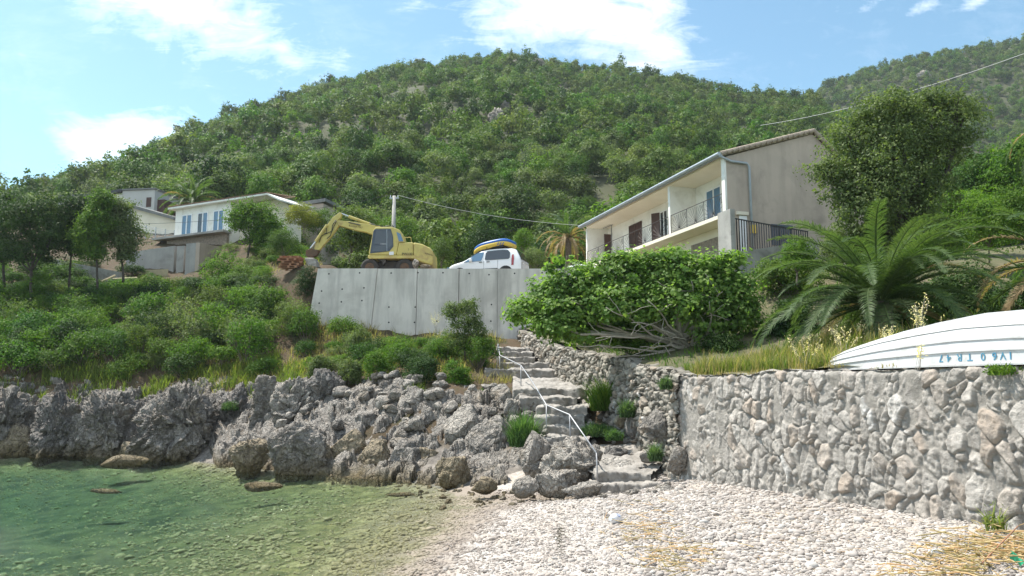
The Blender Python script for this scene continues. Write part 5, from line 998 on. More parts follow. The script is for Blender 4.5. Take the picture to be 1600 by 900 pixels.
Nu = 32000; pu = rgp.uniform(-300, 760, Nu); du = rgp.uniform(10.5, 33.5, Nu)**1.0; xu = (pu-800)/F_PX*du; zu = gz(xu, du); mu = (zu < -.03) & (rgp.uniform(0, 1, Nu) < np.clip(1.15+zu*.75, .12, 1)*np.clip(fbm(np.stack([xu*.5, du*.5, 0*xu], 1), 3, 4)*1.2+.75, .15, 1))
xu, du, zu = xu[mu], du[mu], zu[mu]; su = np.clip(rgp.lognormal(math.log(.034), .45, len(xu)), .016, .13)
x = np.concatenate([x, xu]); d = np.concatenate([d, du]); z = np.concatenate([z, zu]); s = np.concatenate([s, su]); n = len(x)
gn_scatter('beach_pebbles', np.stack([x, d, z+s*.12], 1), np.stack([s, s, s], 1), np.stack([rgp.uniform(-.4, .4, n), rgp.uniform(-.4, .4, n), rgp.uniform(0, 6.28, n)], 1), rgp.integers(0, 6, n), pv, 'pale rounded pebbles covering the beach and the bottom of the cove', 'pebbles')
debris(868, 885, 820, 880, 70, .10, 'weed_dark', 'thin line of dark dried seaweed on the pebbles', 'dried_seaweed', 7, .3, .006, .02)
# ------------------------------------------------------------------ built things
class Frame:                               # a = along the front, b = into the building, z = up
    def __init__(s, P0, P1):
        s.O = np.array(P0[:2], float); d = np.array(P1[:2], float)-s.O; s.L = np.linalg.norm(d); s.a = d/s.L; s.b = np.array((s.a[1], -s.a[0]))
        if s.b[1] < -.2: s.b = -s.b
    def __call__(s, a, b, z): p = s.O+s.a*a+s.b*b; return (p[0], p[1], z)
    def apx(s, px, b=0, py=330):
        t = dirpx(px, py)[0]; O = s.O+s.b*b; return (t*O[1]-O[0])/(s.a[0]-t*s.a[1])
    def bpx(s, px, a=0, py=330):
        t = dirpx(px, py)[0]; O = s.O+s.a*a; return (t*O[1]-O[0])/(s.b[0]-t*s.b[1])
    def zpy(s, a, b, py):
        p = s(a, b, 0); t = p[0]/p[1]; px = 800
        for _ in range(6):
            tx = dirpx(px, py)[0]; px += (t-tx)*F_PX
        return CAM_Z+dirpx(px, py)[1]*p[1]
def text_mesh(txt, size, to_world, ext=.004):
    cu = bpy.data.curves.new('t', 'FONT'); cu.body = txt; cu.size = size; cu.extrude = ext; cu.align_x = 'CENTER'; cu.align_y = 'CENTER'; o = bpy.data.objects.new('t', cu); dg = bpy.context.evaluated_depsgraph_get()
    me = bpy.data.meshes.new_from_object(o.evaluated_get(dg)) if False else o.to_mesh(); V = [to_world(v.co) for v in me.vertices]; F = [tuple(p.vertices) for p in me.polygons]; o.to_mesh_clear(); bpy.data.objects.remove(o); return V, F
# ---- concrete retaining wall
cw = thing('concrete_retaining_wall', 'tall pale concrete retaining wall in slanted panels below the excavator and van', 'wall', (float(at(700, 520, 40)[0]), 40, float(at(700, 530, 40)[2])))
E = [(497, 480), (590, 580), (652, 650), (717.5, 716.3), (777, 777), (842, 842), (905, 905), (975, 975), (1045, 1045)]
zt_, zb_ = ROADZ+.03, float(at(700, 545, 40)[2])-.4
holes = [(514, 428), (562, 426.5), (611, 426.5), (653, 426), (692, 426), (733, 427), (764, 429), (804, 427), (847, 426), (503, 455), (535, 452), (569, 450), (499.5, 474), (534, 472), (566, 470), (608, 480), (649, 480), (768, 476), (608, 504), (648, 504), (683, 502), (767, 502), (870, 428)]
for i in range(len(E)-1):
    (t0, b0), (t1, b1) = E[i], E[i+1]; x = lambda px, py: float(at(px, py, 40)[0]); g = .008 if i != 2 else .02; off = (-.05, 0, 0, .03, 0, .0, 0, 0)[i]; k = (zt_-zb_)/(zt_-float(at(700, 520, 40)[2]))
    xt0, xt1, xb0, xb1 = x(t0, 420)+g, x(t1, 420)-g, x(b0, 520)+g, x(b1, 520)-g; xb0 = xt0+(xb0-xt0)*k; xb1 = xt1+(xb1-xt1)*k
    y0, y1 = 40+off, 40.36; mb = MB()
    mb.add([(xt0, y0, zt_), (xt1, y0, zt_), (xb1, y0-.25, zb_), (xb0, y0-.25, zb_), (xt0, y1, zt_), (xt1, y1, zt_), (xb1, y1, zb_), (xb0, y1, zb_)], [(3, 2, 1, 0), (4, 5, 6, 7), (0, 1, 5, 4), (2, 3, 7, 6), (1, 2, 6, 5), (0, 4, 7, 3)]); nf = 6
    mi = [0]*6
    for (hx, hy) in holes:
        if min(t0, b0) < hx < t1:
            p = at(hx, hy, 39.95); fr = (zt_-p[2])/(zt_-zb_); yy = y0-.25*fr-.004; r = .045; mb.add([(p[0]+r*math.cos(a), yy, p[2]+r*math.sin(a)) for a in np.linspace(0, 2*math.pi, 9)[:-1]], [tuple(range(8))]); mi.append(1)
    o = part('panel', mb.get(), [M['concrete'], M['hole']], cw, midx=mi)
mb = MB(); mb.box(WX0-.1, 6.2, 40.0, 40.3, zt_+.003, zt_+.02)
# ---- two-storey white house with balconies
H = Frame(at(1133, 300, 33.2), at(914, 350, 48.6)); L = H.L; ZG, ZB = 13.38, 10.78
hs = thing('balcony_house', 'two storey cream house with a long balcony, brown shutters and a bare grey gable', 'house', H(L/2, 3, 6.8))
def hbox(name, a0, a1, b0, b1, z0, z1, mat, par=None, bv=0, mbx=None):
    mb = MB(); mb.box(a0, a1, b0, b1, z0, z1, H); o = part(name, mb.get(), M[mat], par or hs)
    if bv: bevel(o, bv)
    return o
BW = 1.55
hbox('wall', .26, L-.2, BW, BW+.25, ZB+.0, ZG-.07, 'plaster_white')
hbox('wall', .26, L-.2, 1.0, 1.25, 6.6, ZB-.19, 'plaster_cream')
hbox('wall', L-.2, L, .06, 7.6, 6.6, ZG-.07, 'plaster_white')
mb = MB(); mb.prism([H(0, .1, 6.6), H(0, 7.6, 6.6), H(0, 7.6, 12.9), H(0, 4.9, 14.93), H(0, .1, ZG)], np.array(H(.25, 0, 0))-np.array(H(0, 0, 0))); part('gable_wall', mb.get(), M['render_grey'], hs)
hbox('corner_strip', -.004, .254, .0, .098, ZB-.3, ZG-.075, 'plaster_white')
hbox('ceiling', .255, L-.205, .0, BW+.3, ZG-.068, ZG+.03, 'plaster_cream')
ap = H.apx(1047.5, .1)
hbox('partition_wall', ap-.1, ap+.1, .03, BW-.003, ZB+.002, ZG-.072, 'plaster_white')
o = hbox('balcony_slab', .26, L-.205, -.03, BW+.2, ZB-.18, ZB, 'plaster_cream', bv=.01)
a0, a1 = H.apx(1122, 1, 380), H.apx(1080, 1, 380); hbox('bare_stone_patch', a0, a1, .985, .998, H.zpy((a0+a1)/2, 1, 420), H.zpy((a0+a1)/2, 1, 377), 'stone_patch')
# roof with rows of round tiles
def roof_tiles(T, a0, a1, b0, z0, b1, z1, pitch=.24):
    n = int((a1-a0)/pitch*6); m = 14; A_ = np.linspace(a0, a1, n); B_ = np.linspace(0, 1, m*2); V = []
    for a in A_:
        for t in B_:
            row = (t*m) % 1; V.append(T(a, b0+(b1-b0)*t, z0+(z1-z0)*t+abs(math.sin(math.pi*(a-a0)/pitch))*.07-row*.03))
    I = np.arange(n*len(B_)).reshape(n, len(B_)); return np.array(V), np.stack([I[:-1, :-1], I[1:, :-1], I[1:, 1:], I[:-1, 1:]], -1).reshape(-1, 4)
rf = part('roof', roof_tiles(H, -.12, L+.2, -.28, ZG+.07, 4.9, 15.06), M['tile'], hs)
part('roof', roof_tiles(H, -.12, L+.2, 7.9, 12.72, 4.9, 15.06), M['tile'], hs)
mb = MB(); mb.add([H(-.05, -.2, ZG+.0), H(L+.1, -.2, ZG+.0), H(L+.1, 4.9, 14.96), H(-.05, 4.9, 14.96), H(-.05, -.2, ZG+.07), H(L+.1, -.2, ZG+.07), H(L+.1, 4.9, 15.03), H(-.05, 4.9, 15.03)], [(0, 1, 2, 3), (7, 6, 5, 4), (0, 4, 5, 1), (3, 2, 6, 7), (0, 3, 7, 4), (1, 5, 6, 2)]); part('roof_slab', mb.get(), M['plaster_cream'], hs)
mb = MB()
for (b0, z0, b1, z1, n) in ((-.22, ZG+.1, 4.9, 15.08, 17), (7.8, 12.8, 4.9, 15.08, 10)):
    for k in range(n):
        t0, t1 = k/n, (k+1.12)/n; p = np.array(H(-.1, b0+(b1-b0)*t0, z0+(z1-z0)*t0-.015)); q = np.array(H(-.1, b0+(b1-b0)*t1, z0+(z1-z0)*t1+.015)); mb.tube([p, q], [.115, .085], 8)
part('verge_tiles', mb.get(), M['tile_verge'], hs)
mb = MB(); G = [H(a, -.34, ZG+.06) for a in np.linspace(-.15, L+.2, 3)]; mb.tube(G, .085, 10); mb.box(-.15, L+.2, -.25, -.16, ZG-.03, ZG+.1, H); part('gutter', mb.get(), M['galv'], hs, smooth=False)
bd = H.bpx(1169.5, 0, 280); mb = MB(); mb.tube([H(-.08, -.3, ZG), H(-.09, .0, ZG-.12), H(-.09, .3, ZG-.22), H(-.09, bd-.12, ZG-.24), H(-.09, bd, ZG-.4), H(-.09, bd, 7)], .055, 10); part('downpipe', mb.get(), M['galv'], hs, smooth=True)
def opening(px0, px1, z0, z1, kind, b=BW):
    a1, a0 = H.apx(px0, b, 340), H.apx(px1, b, 340)
    if kind == 'shutter':
        mb = MB(); m = (a0+a1)/2
        for (u, v) in ((a0, m-.01), (m+.01, a1)):
            mb.box(u, u+.06, b-.07, b-.025, z0, z1, H); mb.box(v-.06, v, b-.07, b-.025, z0, z1, H); mb.box(u, v, b-.07, b-.025, z1-.08, z1, H); mb.box(u, v, b-.07, b-.025, z0, z0+.1, H)
            for zz in np.arange(z0+.1, z1-.1, .055): mb.add([H(u+.06, b-.035, zz), H(v-.06, b-.035, zz), H(v-.06, b-.065, zz+.05), H(u+.06, b-.065, zz+.05)], [(0, 1, 2, 3)])
            mb.box(u+.05, v-.05, b-.03, b-.005, z0+.05, z1-.05, H)
        return part('shutter', mb.get(), M['shutter'], hs)
    fr = MB(); m = (a0+a1)/2; fw = .07
    for (u, v) in ((a0, a0+fw), (m-fw*.6, m+fw*.6), (a1-fw, a1)): fr.box(u, v, b-.05, b+.01, z0, z1, H)
    fr.box(a0+fw, a1-fw, b-.047, b+.01, z1-fw, z1, H); fr.box(a0+fw, a1-fw, b-.047, b+.01, z0, z0+.12, H); w_ = part('window', fr.get(), M['white_frame'], hs)
    mb = MB(); mb.box(a0+.03, a1-.03, b-.025, b-.003, z0+.05, z1-.03, H); part('pane', mb.get(), M[kind], w_); return w_
opening(930, 945, ZB+.01, ZB+2.08, 'shutter'); opening(983.5, 1003, ZB+.01, ZB+2.08, 'shutter'); opening(1032, 1044, ZB+.01, ZB+2.1, 'glass_dark'); opening(1105, 1129, ZB+.01, ZB+2.1, 'glass_blue'); opening(947, 955, ZB+.01, ZB+2.1, 'glass_dark')
for px in (1032, 955):                      # single leaves standing open
    a = H.apx(px, BW, 340); mb = MB(); q = Vector(H(a, BW-.05, ZB)); d = np.array((math.cos(2.6), math.sin(2.6))) if px > 1000 else None
    da, db = (.42, -.30) if px > 1000 else (-.05, -.5)
    A0, A1 = (a, BW-.05), (a+da, BW-.05+db); n = (db*.05, -da*.05)
    mb.add([H(A0[0], A0[1], ZB+.03), H(A1[0], A1[1], ZB+.03), H(A1[0], A1[1], ZB+2.08), H(A0[0], A0[1], ZB+2.08), H(A0[0]+n[0], A0[1]+n[1], ZB+.03), H(A1[0]+n[0], A1[1]+n[1], ZB+.03), H(A1[0]+n[0], A1[1]+n[1], ZB+2.08), H(A0[0]+n[0], A0[1]+n[1], ZB+2.08)], [(0, 1, 2, 3), (7, 6, 5, 4), (0, 4, 5, 1), (2, 6, 7, 3), (1, 5, 6, 2), (0, 3, 7, 4)])
    part('shutter_leaf', mb.get(), M['shutter'], hs)
def balrail(a0, a1, b=.04):
    mb = MB(); h = .95; z0 = ZB+.07; n = max(1, round((a1-a0)/1.75)); w_ = (a1-a0)/n; r = .011
    mb.tube([H(a0, b, ZB+h), H(a1, b, ZB+h)], .018, 6); mb.tube([H(a0, b, z0), H(a1, b, z0)], .012, 6)
    for i in range(n+1): mb.tube([H(a0+i*w_, b, ZB), H(a0+i*w_, b, ZB+h)], .016, 6)
    for i in range(n):
        c = a0+(i+.5)*w_; R = min(w_*.44, 1.2)
        for k in range(13):
            an = math.pi*(k+.5)/13; x, y = math.cos(an), math.sin(an); s = min(w_*.46/abs(x) if abs(x) > 1e-3 else 9, (h-.16)/y, .95); mb.tube([H(c+x*.08, b, z0+y*.08), H(c+x*s, b, z0+y*s)], r*.8, 4, False)
        mb.tube([H(c+math.cos(an)*.09, b, z0+math.sin(an)*.09) for an in np.linspace(0, math.pi, 7)], r, 4, False)
        mb.tube([H(a0+i*w_+.12, b, z0+.45), H(a0+i*w_+.12, b, ZB+h-.12), H(a0+i*w_+.26, b, ZB+h-.12), H(a0+i*w_+.26, b, z0+.55)], r, 4)
    return part('balcony_railing', mb.get(), M['iron'], hs)
balrail(.30, ap-.13); balrail(ap+.13, L-.24)
aa = H.apx(958, .2, 370); mb = MB(); mb.tube([H(aa, .1, ZB+.3), H(aa, .1, ZB+2.0)], .02, 6); mb.tube([H(aa-.2, .1, ZB+1.98), H(aa+1.0, .0, ZB+1.95)], .014, 5)
for s in np.linspace(-.1, .9, 6): mb.tube([H(aa+s, -.14, ZB+1.97), H(aa+s, .26, ZB+1.97)], .007, 4)
part('antenna', mb.get(), M['iron'], hs)
b0, b1 = H.bpx(1206, 0, 368), H.bpx(1236, 0, 368); mb = MB(); z0, z1 = H.zpy(0, b0, 383), H.zpy(0, b0, 354); mb.box(-.03, .0, b0, b1, z0, z1, H); mb.box(-.09, -.035, b0-.06, b1+.06, z1, z1+.1, H)
for k in range(6): mb.box(-.06, -.03, b0+(b1-b0)*k/5-.02, b0+(b1-b0)*k/5+.02, z0, z1, H)
part('window', mb.get(), M['cab_panel'], hs)
b0, b1 = H.bpx(1155, 0, 360), H.bpx(1167, 0, 360); hbox('door', -.05, -.003, b0, b1, 7.6, H.zpy(0, b0, 337), 'white_frame'); hbox('door_lintel', -.12, -.004, b0-.15, b1+.05, H.zpy(0, b0, 336), H.zpy(0, b0, 331), 'plaster_cream')
b0, b1 = H.bpx(1172, 0, 358), H.bpx(1180, 0, 358); hbox('meter_box', -.16, -.003, b0, b1, H.zpy(0, b0, 365), H.zpy(0, b0, 352), 'yellow_pvc')
# ---- terrace parapet, pillar, railing
R0 = at(1148, 336, 30); rd = np.array((.836, .549)); tw = thing('terrace_wall', 'grey concrete terrace wall with a stub pillar and a black bar railing beside the gable', 'wall', (R0[0], R0[1], 6.5))
def tp(s, o, z): return (R0[0]+rd[0]*s+rd[1]*o, R0[1]+rd[1]*s-rd[0]*o, z)
mb = MB(); mb.prism([tp(.12, 0, 5.6), tp(5.5, 0, 5.6), tp(5.5, 0, 9.5), tp(3.4, 0, 9.08), tp(.12, 0, 8.42)], np.array(tp(0, -.22, 0))-np.array(tp(0, 0, 0))); part('parapet', mb.get(), M['concrete_old'], tw)
P0 = np.array(at(1141, 336, 29.9)[:2]); mb = MB(); mb.box(0, .92, 0, .22, 6.2, 10.17, lambda a, b, z: (P0[0]+H.a[0]*a+H.b[0]*b, P0[1]+H.a[1]*a+H.b[1]*b, z)); o = part('pillar', mb.get(), M['concrete_old'], tw); bevel(o, .012)
mb = MB(); zr = 9.84; mb.box(0, 4.9, -.13, -.08, zr-.04, zr, lambda a, b, z: tp(a, b, z))
for s in np.arange(.06, 4.9, .155): z0 = (8.42+(s-.12)*.2)+.0; mb.box(s-.014, s+.014, -.125, -.085, z0, zr-.03, lambda a, b, z: tp(a, b, z))
part('railing', mb.get(), M['iron'], tw)
# ---- small white house on the left
W = Frame(at(274, 345, 62), at(360, 345, 59.2)); LW = W.L; zb, ze = 15.35, 17.75
wh = thing('white_house', 'small single storey white house with three tall windows and a low red tile roof', 'house', W(LW/2, 2, zb)); A2 = W.apx(418, -.3, 310)
mb = MB(); mb.box(0, LW, 0, 5, zb-1, ze, W); part('wall', mb.get(), M['plaster_white'], wh)
mb = MB(); mb.box(LW+.01, A2-.2, 1.0, 2.6, zb-1.5, ze-.02, W); mb.prism([W(A2-.2, .99, zb-1.5), W(A2+.9, .99, zb-1.5), W(A2+.9, .99, ze-.55), W(A2-.2, .99, ze-.02)], np.array(W(0, 1.6, 0))-np.array(W(0, 0, 0))); part('wall', mb.get(), M['plaster_cream'], wh)
mb = MB(); mb.prism([W(-.45, -.45, ze), W(-.45, 5, ze+.1), W(-.45, 5, ze+.22), W(-.45, -.45, ze+.14)], np.array(W(A2+.45, 0, 0))-np.array(W(0, 0, 0))); part('eaves', mb.get(), M['plaster_white'], wh)
part('roof', roof_tiles(W, -.5, A2+.0, -.5, ze+.17, 2.8, ze+.55), M['tile'], wh)
mb = MB(); mb.prism([W(A2, -.4, ze+.16), W(A2+1.3, -.4, ze-.46), W(A2+1.3, -.4, ze-.58), W(A2, -.4, ze+.02)], np.array(W(0, 2.9, 0))-np.array(W(0, 0, 0))); part('roof', mb.get(), M['plaster_white'], wh)
for (x0, x1) in ((284, 300), (308.5, 325), (333, 350)):
    a0, a1 = W.apx(x0, 0, 350), W.apx(x1, 0, 350); z0, z1 = zb+.12, zb+1.78; fr = MB(); m = (a0+a1)/2; fw = .09
    for (u, v) in ((a0, a0+fw), (m-.06, m+.06), (a1-fw, a1)): fr.box(u, v, -.05, .02, z0, z1, W)
    fr.box(a0, a1, -.045, .02, z1-.001, z1+fw, W); fr.box(a0, a1, -.045, .02, z0-fw, z0+.001, W); w_ = part('window', fr.get(), M['white_frame'], wh)
    mb = MB(); mb.box(a0+fw+.001, m-.061, -.02, -.004, z0+.002, z1-.002, W); part('pane', mb.get(), M['glass_dark' if x0 == 308.5 else 'glass_blue'], w_); mb = MB(); mb.box(m+.061, a1-fw-.001, -.02, -.004, z0+.002, z1-.002, W); part('pane', mb.get(), M['glass_blue'], w_)
mb = MB(); mb.box(-1.6, LW+.2, -.9, .0, zb-.2, zb-.03, W); part('terrace_slab', mb.get(), M['concrete_old'], wh)
mb = MB(); mb.box(-.5, LW, -.3, -.05, zb-1.8, zb-.21, W); part('base_wall', mb.get(), M['stone_patch'], wh)
# ---- raw concrete foundation walls
def conc(name, label, P0, P1, zt0, zt1, zb_, th, mat='concrete_old'):
    F_ = Frame(P0, P1); mb = MB(); mb.prism([F_(0, 0, zb_), F_(F_.L, 0, zb_), F_(F_.L, 0, zt1), F_(0, 0, zt0)], np.array(F_(0, th, 0))-np.array(F_(0, 0, 0)))
    return solo(name, mb.get(), M[mat], label, 'wall')
M['concrete_blocks'] = pmat('concrete_blocks', (.42, .40, .37), (.33, .32, .30), 1.1, .9, .4, 10, .02, c3=(.27, .26, .24), sc3=.6, streak=.3)
za = lambda px, py, d: float(at(px, py, d)[2])
conc('foundation_wall', 'long raw concrete foundation wall below the little white house', at(197, 400, 57.5), at(272, 400, 56.5), za(200, 393, 57), za(272, 384, 56.5), 9.8, .3, 'concrete_blocks')
conc('foundation_wall', 'narrow raw concrete pier right of the long foundation wall', at(276, 400, 56.2), at(287.5, 400, 56), za(280, 384, 56), za(287, 384, 56), 9.8, .4, 'concrete_blocks')
fw_ = thing('foundation_block', 'raw concrete corner block with a shaded side wall behind the round bright bush', 'wall', at(305, 430, 55)); F1 = Frame(at(290, 400, 55.4), at(305, 400, 55)); zt = za(300, 380, 55.2); mb = MB(); mb.box(0, F1.L, 0, .3, 9.8, zt, F1); part('front_wall', mb.get(), M['concrete_blocks'], fw_)
F2 = Frame(at(305.3, 400, 55), at(352, 400, 59)); mb = MB(); mb.prism([F2(0, 0, 9.8), F2(F2.L, 0, 9.8), F2(F2.L, 0, za(350, 389, 59)), F2(0, 0, zt)], np.array(F2(0, .3, 0))-np.array(F2(0, 0, 0))); part('side_wall', mb.get(), M['render_grey'], fw_)
conc('low_wall', 'low grey concrete wall with a sloping top behind the trunks of the left trees', at(84, 420, 55), at(187, 420, 54), za(84, 405, 55), za(186, 425, 54), 9.5, .3, 'concrete_old')
conc('footing', 'yellowish formwork board at the foot of the long foundation wall', at(222, 427, 56), at(262, 427, 55.8), za(222, 422, 56), za(262, 421, 56), 10.2, .08, 'plank')
# ---- grey house at the left
gh = thing('grey_house', 'unplastered grey house with a raised block and dark roof edges behind the left trees', 'house', at(215, 345, 76)); G = Frame(at(190, 320, 76), at(241, 320, 75.5))
def gz_(px, py, d): return za(px, py, d)
mb = MB(); mb.box(0, G.L, 0, 5, 18.5, gz_(215, 298, 76), G); part('wall', mb.get(), M['render_pale'], gh); mb = MB(); mb.box(-.15, G.L+.1, -.15, 5.2, gz_(215, 298, 76)+.002, gz_(215, 296, 76)+.02, G); part('roof', mb.get(), M['roof_grey'], gh)
zA, zB = gz_(160, 307, 77), gz_(190, 299, 76); mb = MB(); mb.prism([G(-2.1, .3, 18.5), G(-.01, .3, 18.5), G(-.01, .3, zB), G(-2.1, .3, zA)], np.array(G(0, 4, 0))-np.array(G(0, 0, 0))); part('wall', mb.get(), M['plaster_white'], gh)
mb = MB(); mb.prism([G(-2.4, -.2, zA-.15), G(-.01, -.2, zB-.05), G(-.01, -.2, zB+.25), G(-2.4, -.2, zA+.15)], np.array(G(0, 5, 0))-np.array(G(0, 0, 0))); part('roof', mb.get(), M['dark_roof'], gh)
mb = MB(); a0, a1 = G.apx(90, 1), G.apx(157, 1); mb.box(a0, a1, 1, 5, 17.5, gz_(120, 311, 78), G); part('wall', mb.get(), M['render_pale'], gh); mb = MB(); mb.prism([G(a0-.3, .6, gz_(88, 311, 78)), G(a1+.3, .6, gz_(160, 310, 78)), G(a1+.3, .6, gz_(160, 306, 78)), G(a0+.6, .6, gz_(95, 306, 78))], np.array(G(0, 5, 0))-np.array(G(0, 0, 0))); part('roof', mb.get(), M['dark_roof'], gh)
mb = MB(); a_ = G.L; mb.box(a_-.9, a_-.35, -.02, .0, gz_(237, 325, 76), gz_(237, 310, 76), G); mb.box(a_+.002, a_+.8, .5, 4, 18.5, gz_(240, 312, 76), G); part('window', mb.get(), M['shutter'], gh)
K = Frame(at(205, 350, 69), at(274, 350, 67)); z0, z1 = gz_(198, 320, 69.5), gz_(274, 341, 67); mb = MB(); mb.prism([K(0, 0, 15), K(K.L, 0, 15), K(K.L, 0, z1-.2), K(0, 0, z0-.2)], np.array(K(0, 4, 0))-np.array(K(0, 0, 0))); part('wall', mb.get(), M['plaster_cream'], gh)
mb = MB(); mb.prism([K(-.8, -.4, z0-.2), K(K.L+.2, -.4, z1-.22), K(K.L+.2, -.4, z1+.02), K(-.8, -.4, z0+.12)], np.array(K(0, 5, 0))-np.array(K(0, 0, 0))); part('roof', mb.get(), M['roof_grey'], gh)
sh = thing('shed', 'small shed with a grey sloping roof behind the yellow green bush', 'shed', at(488, 335, 64)); S_ = Frame(at(474, 325, 64), at(505, 325, 63.5)); mb = MB(); mb.box(0, S_.L, 0, 3, 11, za(488, 320, 64), S_); part('wall', mb.get(), M['render_grey'], sh); mb = MB(); mb.prism([S_(-.2, -.2, za(474, 322, 64)), S_(S_.L+.3, -.2, za(505, 318, 64)), S_(S_.L+.3, -.2, za(505, 313, 64)), S_(-.2, -.2, za(474, 316, 64))], np.array(S_(0, 3.4, 0))-np.array(S_(0, 0, 0))); part('roof', mb.get(), M['roof_grey'], sh)
fe = thing('mesh_fence', 'sagging grey wire mesh fence left of the little white house', 'fence', at(240, 372, 64))
pp = [at(px, py, 64) for px, py in ((214, 362), (228, 364), (243, 367), (258, 370), (272, 372))]
for p in pp: mb = MB(); mb.tube([(p[0], p[1], p[2]-.6), (p[0], p[1], p[2]+.7)], .035, 6); part('post', mb.get(), M['galv'], fe)
mb = MB()
for k in range(4):
    for t in np.linspace(0, 1, 9): q = pp[k]+(pp[k+1]-pp[k])*t; mb.tube([(q[0], q[1], q[2]-.45), (q[0], q[1], q[2]+.62)], .008, 3, False)
    for h in np.linspace(-.4, .6, 7): mb.tube([pp[k]+(0, 0, h), pp[k+1]+(0, 0, h)], .008, 3, False)
part('mesh', mb.get(), M['galv'], fe)
# ---- utility pole and wires
up_ = at(616, 306, 52); po = thing('utility_pole', 'grey concrete utility pole rising behind the excavator', 'pole', (up_[0], up_[1], 9)); mb = MB(); mb.tube([(up_[0], 52, 9), (up_[0], 52, up_[2])], [.19, .12], 10); part('shaft', mb.get(), M['concrete_old'], po, smooth=True)
mb = MB(); mb.box(up_[0]-.32, up_[0]+.32, 51.94, 52.06, up_[2]-.22, up_[2]-.12); part('crossarm', mb.get(), M['galv'], po)
for s in (-.26, .26): mb = MB(); mb.tube([(up_[0]+s, 52, up_[2]-.12), (up_[0]+s, 52, up_[2]+.05)], [.035, .025], 8); part('insulator', mb.get(), M['white_frame'], po)
def wire(label, pts, r=.018, mat='wire'):
    mb = MB(); mb.tube(pts, r, 5); return solo('cable', mb.get(), M[mat], label, 'cable')
def sagged(p, q, sag, n=14): return [np.array(p)+(np.array(q)-np.array(p))*t-np.array((0, 0, sag*4*t*(1-t))) for t in np.linspace(0, 1, n)]
wire('overhead cable from the pole down to the left across the little white house', sagged((up_[0]-.26, 52, up_[2]+.05), at(120, 348, 58), .75), .014)
wire('overhead cable from the pole to the right behind the white van', sagged((up_[0]+.26, 52, up_[2]+.05), at(905, 352, 50), .35), .012, 'wire_pale')
wire('pale overhead cable high above the balcony house running into the hill', sagged(at(1188, 196, 60), at(1600, 84, 42), .5), .02, 'wire_pale')
# ---- wheeled excavator
YE = 42.6
def ez(zx, zy, d=YE): return at(460+zx/6.667, 310+zy/6.667, d)
def epoly(pts, y0, y1): P_ = [ez(*p) for p in pts]; mb = MB(); mb.prism([(p[0], y0, p[2]) for p in P_], (0, y1-y0, 0)); return mb.get()
ex = thing('excavator', 'yellow wheeled excavator parked on the road with its boom reaching left', 'excavator', (ez(1000, 740)[0], YE+1.2, ROADZ))
def ep(name, pts, y0, y1, mat, bv=.03, par=None, **kw):
    o = part(name, epoly(pts, y0, y1), M[mat], par or ex, **kw)
    if bv: bevel(o, bv, 3)
    return o
ep('body', [(765, 590), (1250, 592), (1250, 625), (780, 628), (763, 618)], YE, YE+2.4, 'machine_yellow', .03)
ep('engine_cover', [(1062, 591), (1087, 458), (1236, 456), (1236, 591)], YE+.03, YE+2.37, 'machine_yellow', .05)
ep('counterweight', [(1240, 456), (1330, 474), (1418, 518), (1443, 548), (1446, 660), (1432, 698), (1300, 655), (1240, 628)], YE-.02, YE+2.42, 'machine_yellow', .09)
cab_ = ep('cab', [(778, 588), (773, 566), (820, 332), (846, 297), (1018, 295), (1098, 328), (1132, 378), (1148, 455), (1086, 457), (1061, 588)], YE+.01, YE+1.0, 'machine_yellow', .05)
ep('door', [(790, 572), (822, 345), (836, 320), (1004, 318), (1028, 400), (1030, 500), (990, 550)], YE-.02, YE+.06, 'cab_panel', .01, par=cab_)
ep('window', [(832, 480), (850, 335), (958, 332), (955, 480)], YE-.035, YE-.018, 'glass_dark', 0, par=cab_); ep('window', [(808, 560), (830, 492), (955, 488), (955, 545)], YE-.035, YE-.018, 'glass_dark', 0, par=cab_)
ep('window', [(972, 500), (970, 335), (998, 333), (1020, 400), (1020, 490), (985, 530)], YE-.035, YE-.018, 'glass_dark', 0, par=cab_); ep('window', [(1062, 348), (1105, 368), (1136, 448), (1088, 448)], YE-.012, YE+.02, 'glass_blue', 0, par=cab_)
mb = MB()
for zx in (965,): a, b = ez(zx, 325), ez(zx, 550); mb.tube([(a[0], YE-.04, a[2]), (b[0], YE-.04, b[2])], .02, 6)
part('door_handle', mb.get(), M['galv'], cab_)
ep('sticker', [(988, 556), (1034, 554), (1034, 588), (988, 590)], YE-.012, YE+.02, 'plastic_white', 0)
YB = YE+1.15
ep('boom', [(395, 215), (402, 180), (560, 196), (720, 222), (855, 246), (875, 275), (862, 300), (822, 345), (785, 340), (700, 308), (600, 290), (412, 238)], YB, YB+.34, 'machine_yellow', .03)
ep('boom_base', [(790, 345), (822, 300), (860, 252), (930, 275), (960, 330), (960, 560), (900, 585), (860, 450)], YB-.05, YB+.40, 'machine_yellow', .03)
ep('arm', [(424, 95), (446, 106), (434, 150), (398, 185), (412, 240), (335, 345), (205, 500), (160, 495), (150, 485), (168, 410), (292, 225), (345, 152)], YB+.03, YB+.31, 'machine_yellow', .025)
def cyl(name, p, q, r, mat, y=YB+.17, par=None): a, b = ez(*p), ez(*q); mb = MB(); mb.tube([(a[0], y, a[2]), (b[0], y, b[2])], r, 12); return part(name, mb.get(), M[mat], par or ex, smooth=False)
cyl('cylinder_barrel', (515, 135), (745, 218), .085, 'machine_yellow'); cyl('cylinder_rod', (438, 104), (515, 135), .045, 'chrome'); cyl('cylinder_barrel', (168, 412), (292, 232), .085, 'machine_yellow', YB-.02); cyl('cylinder_rod', (112, 482), (168, 412), .045, 'chrome', YB-.02); cyl('cylinder_barrel', (520, 205), (650, 235), .03, 'steel_dark', YB-.04)
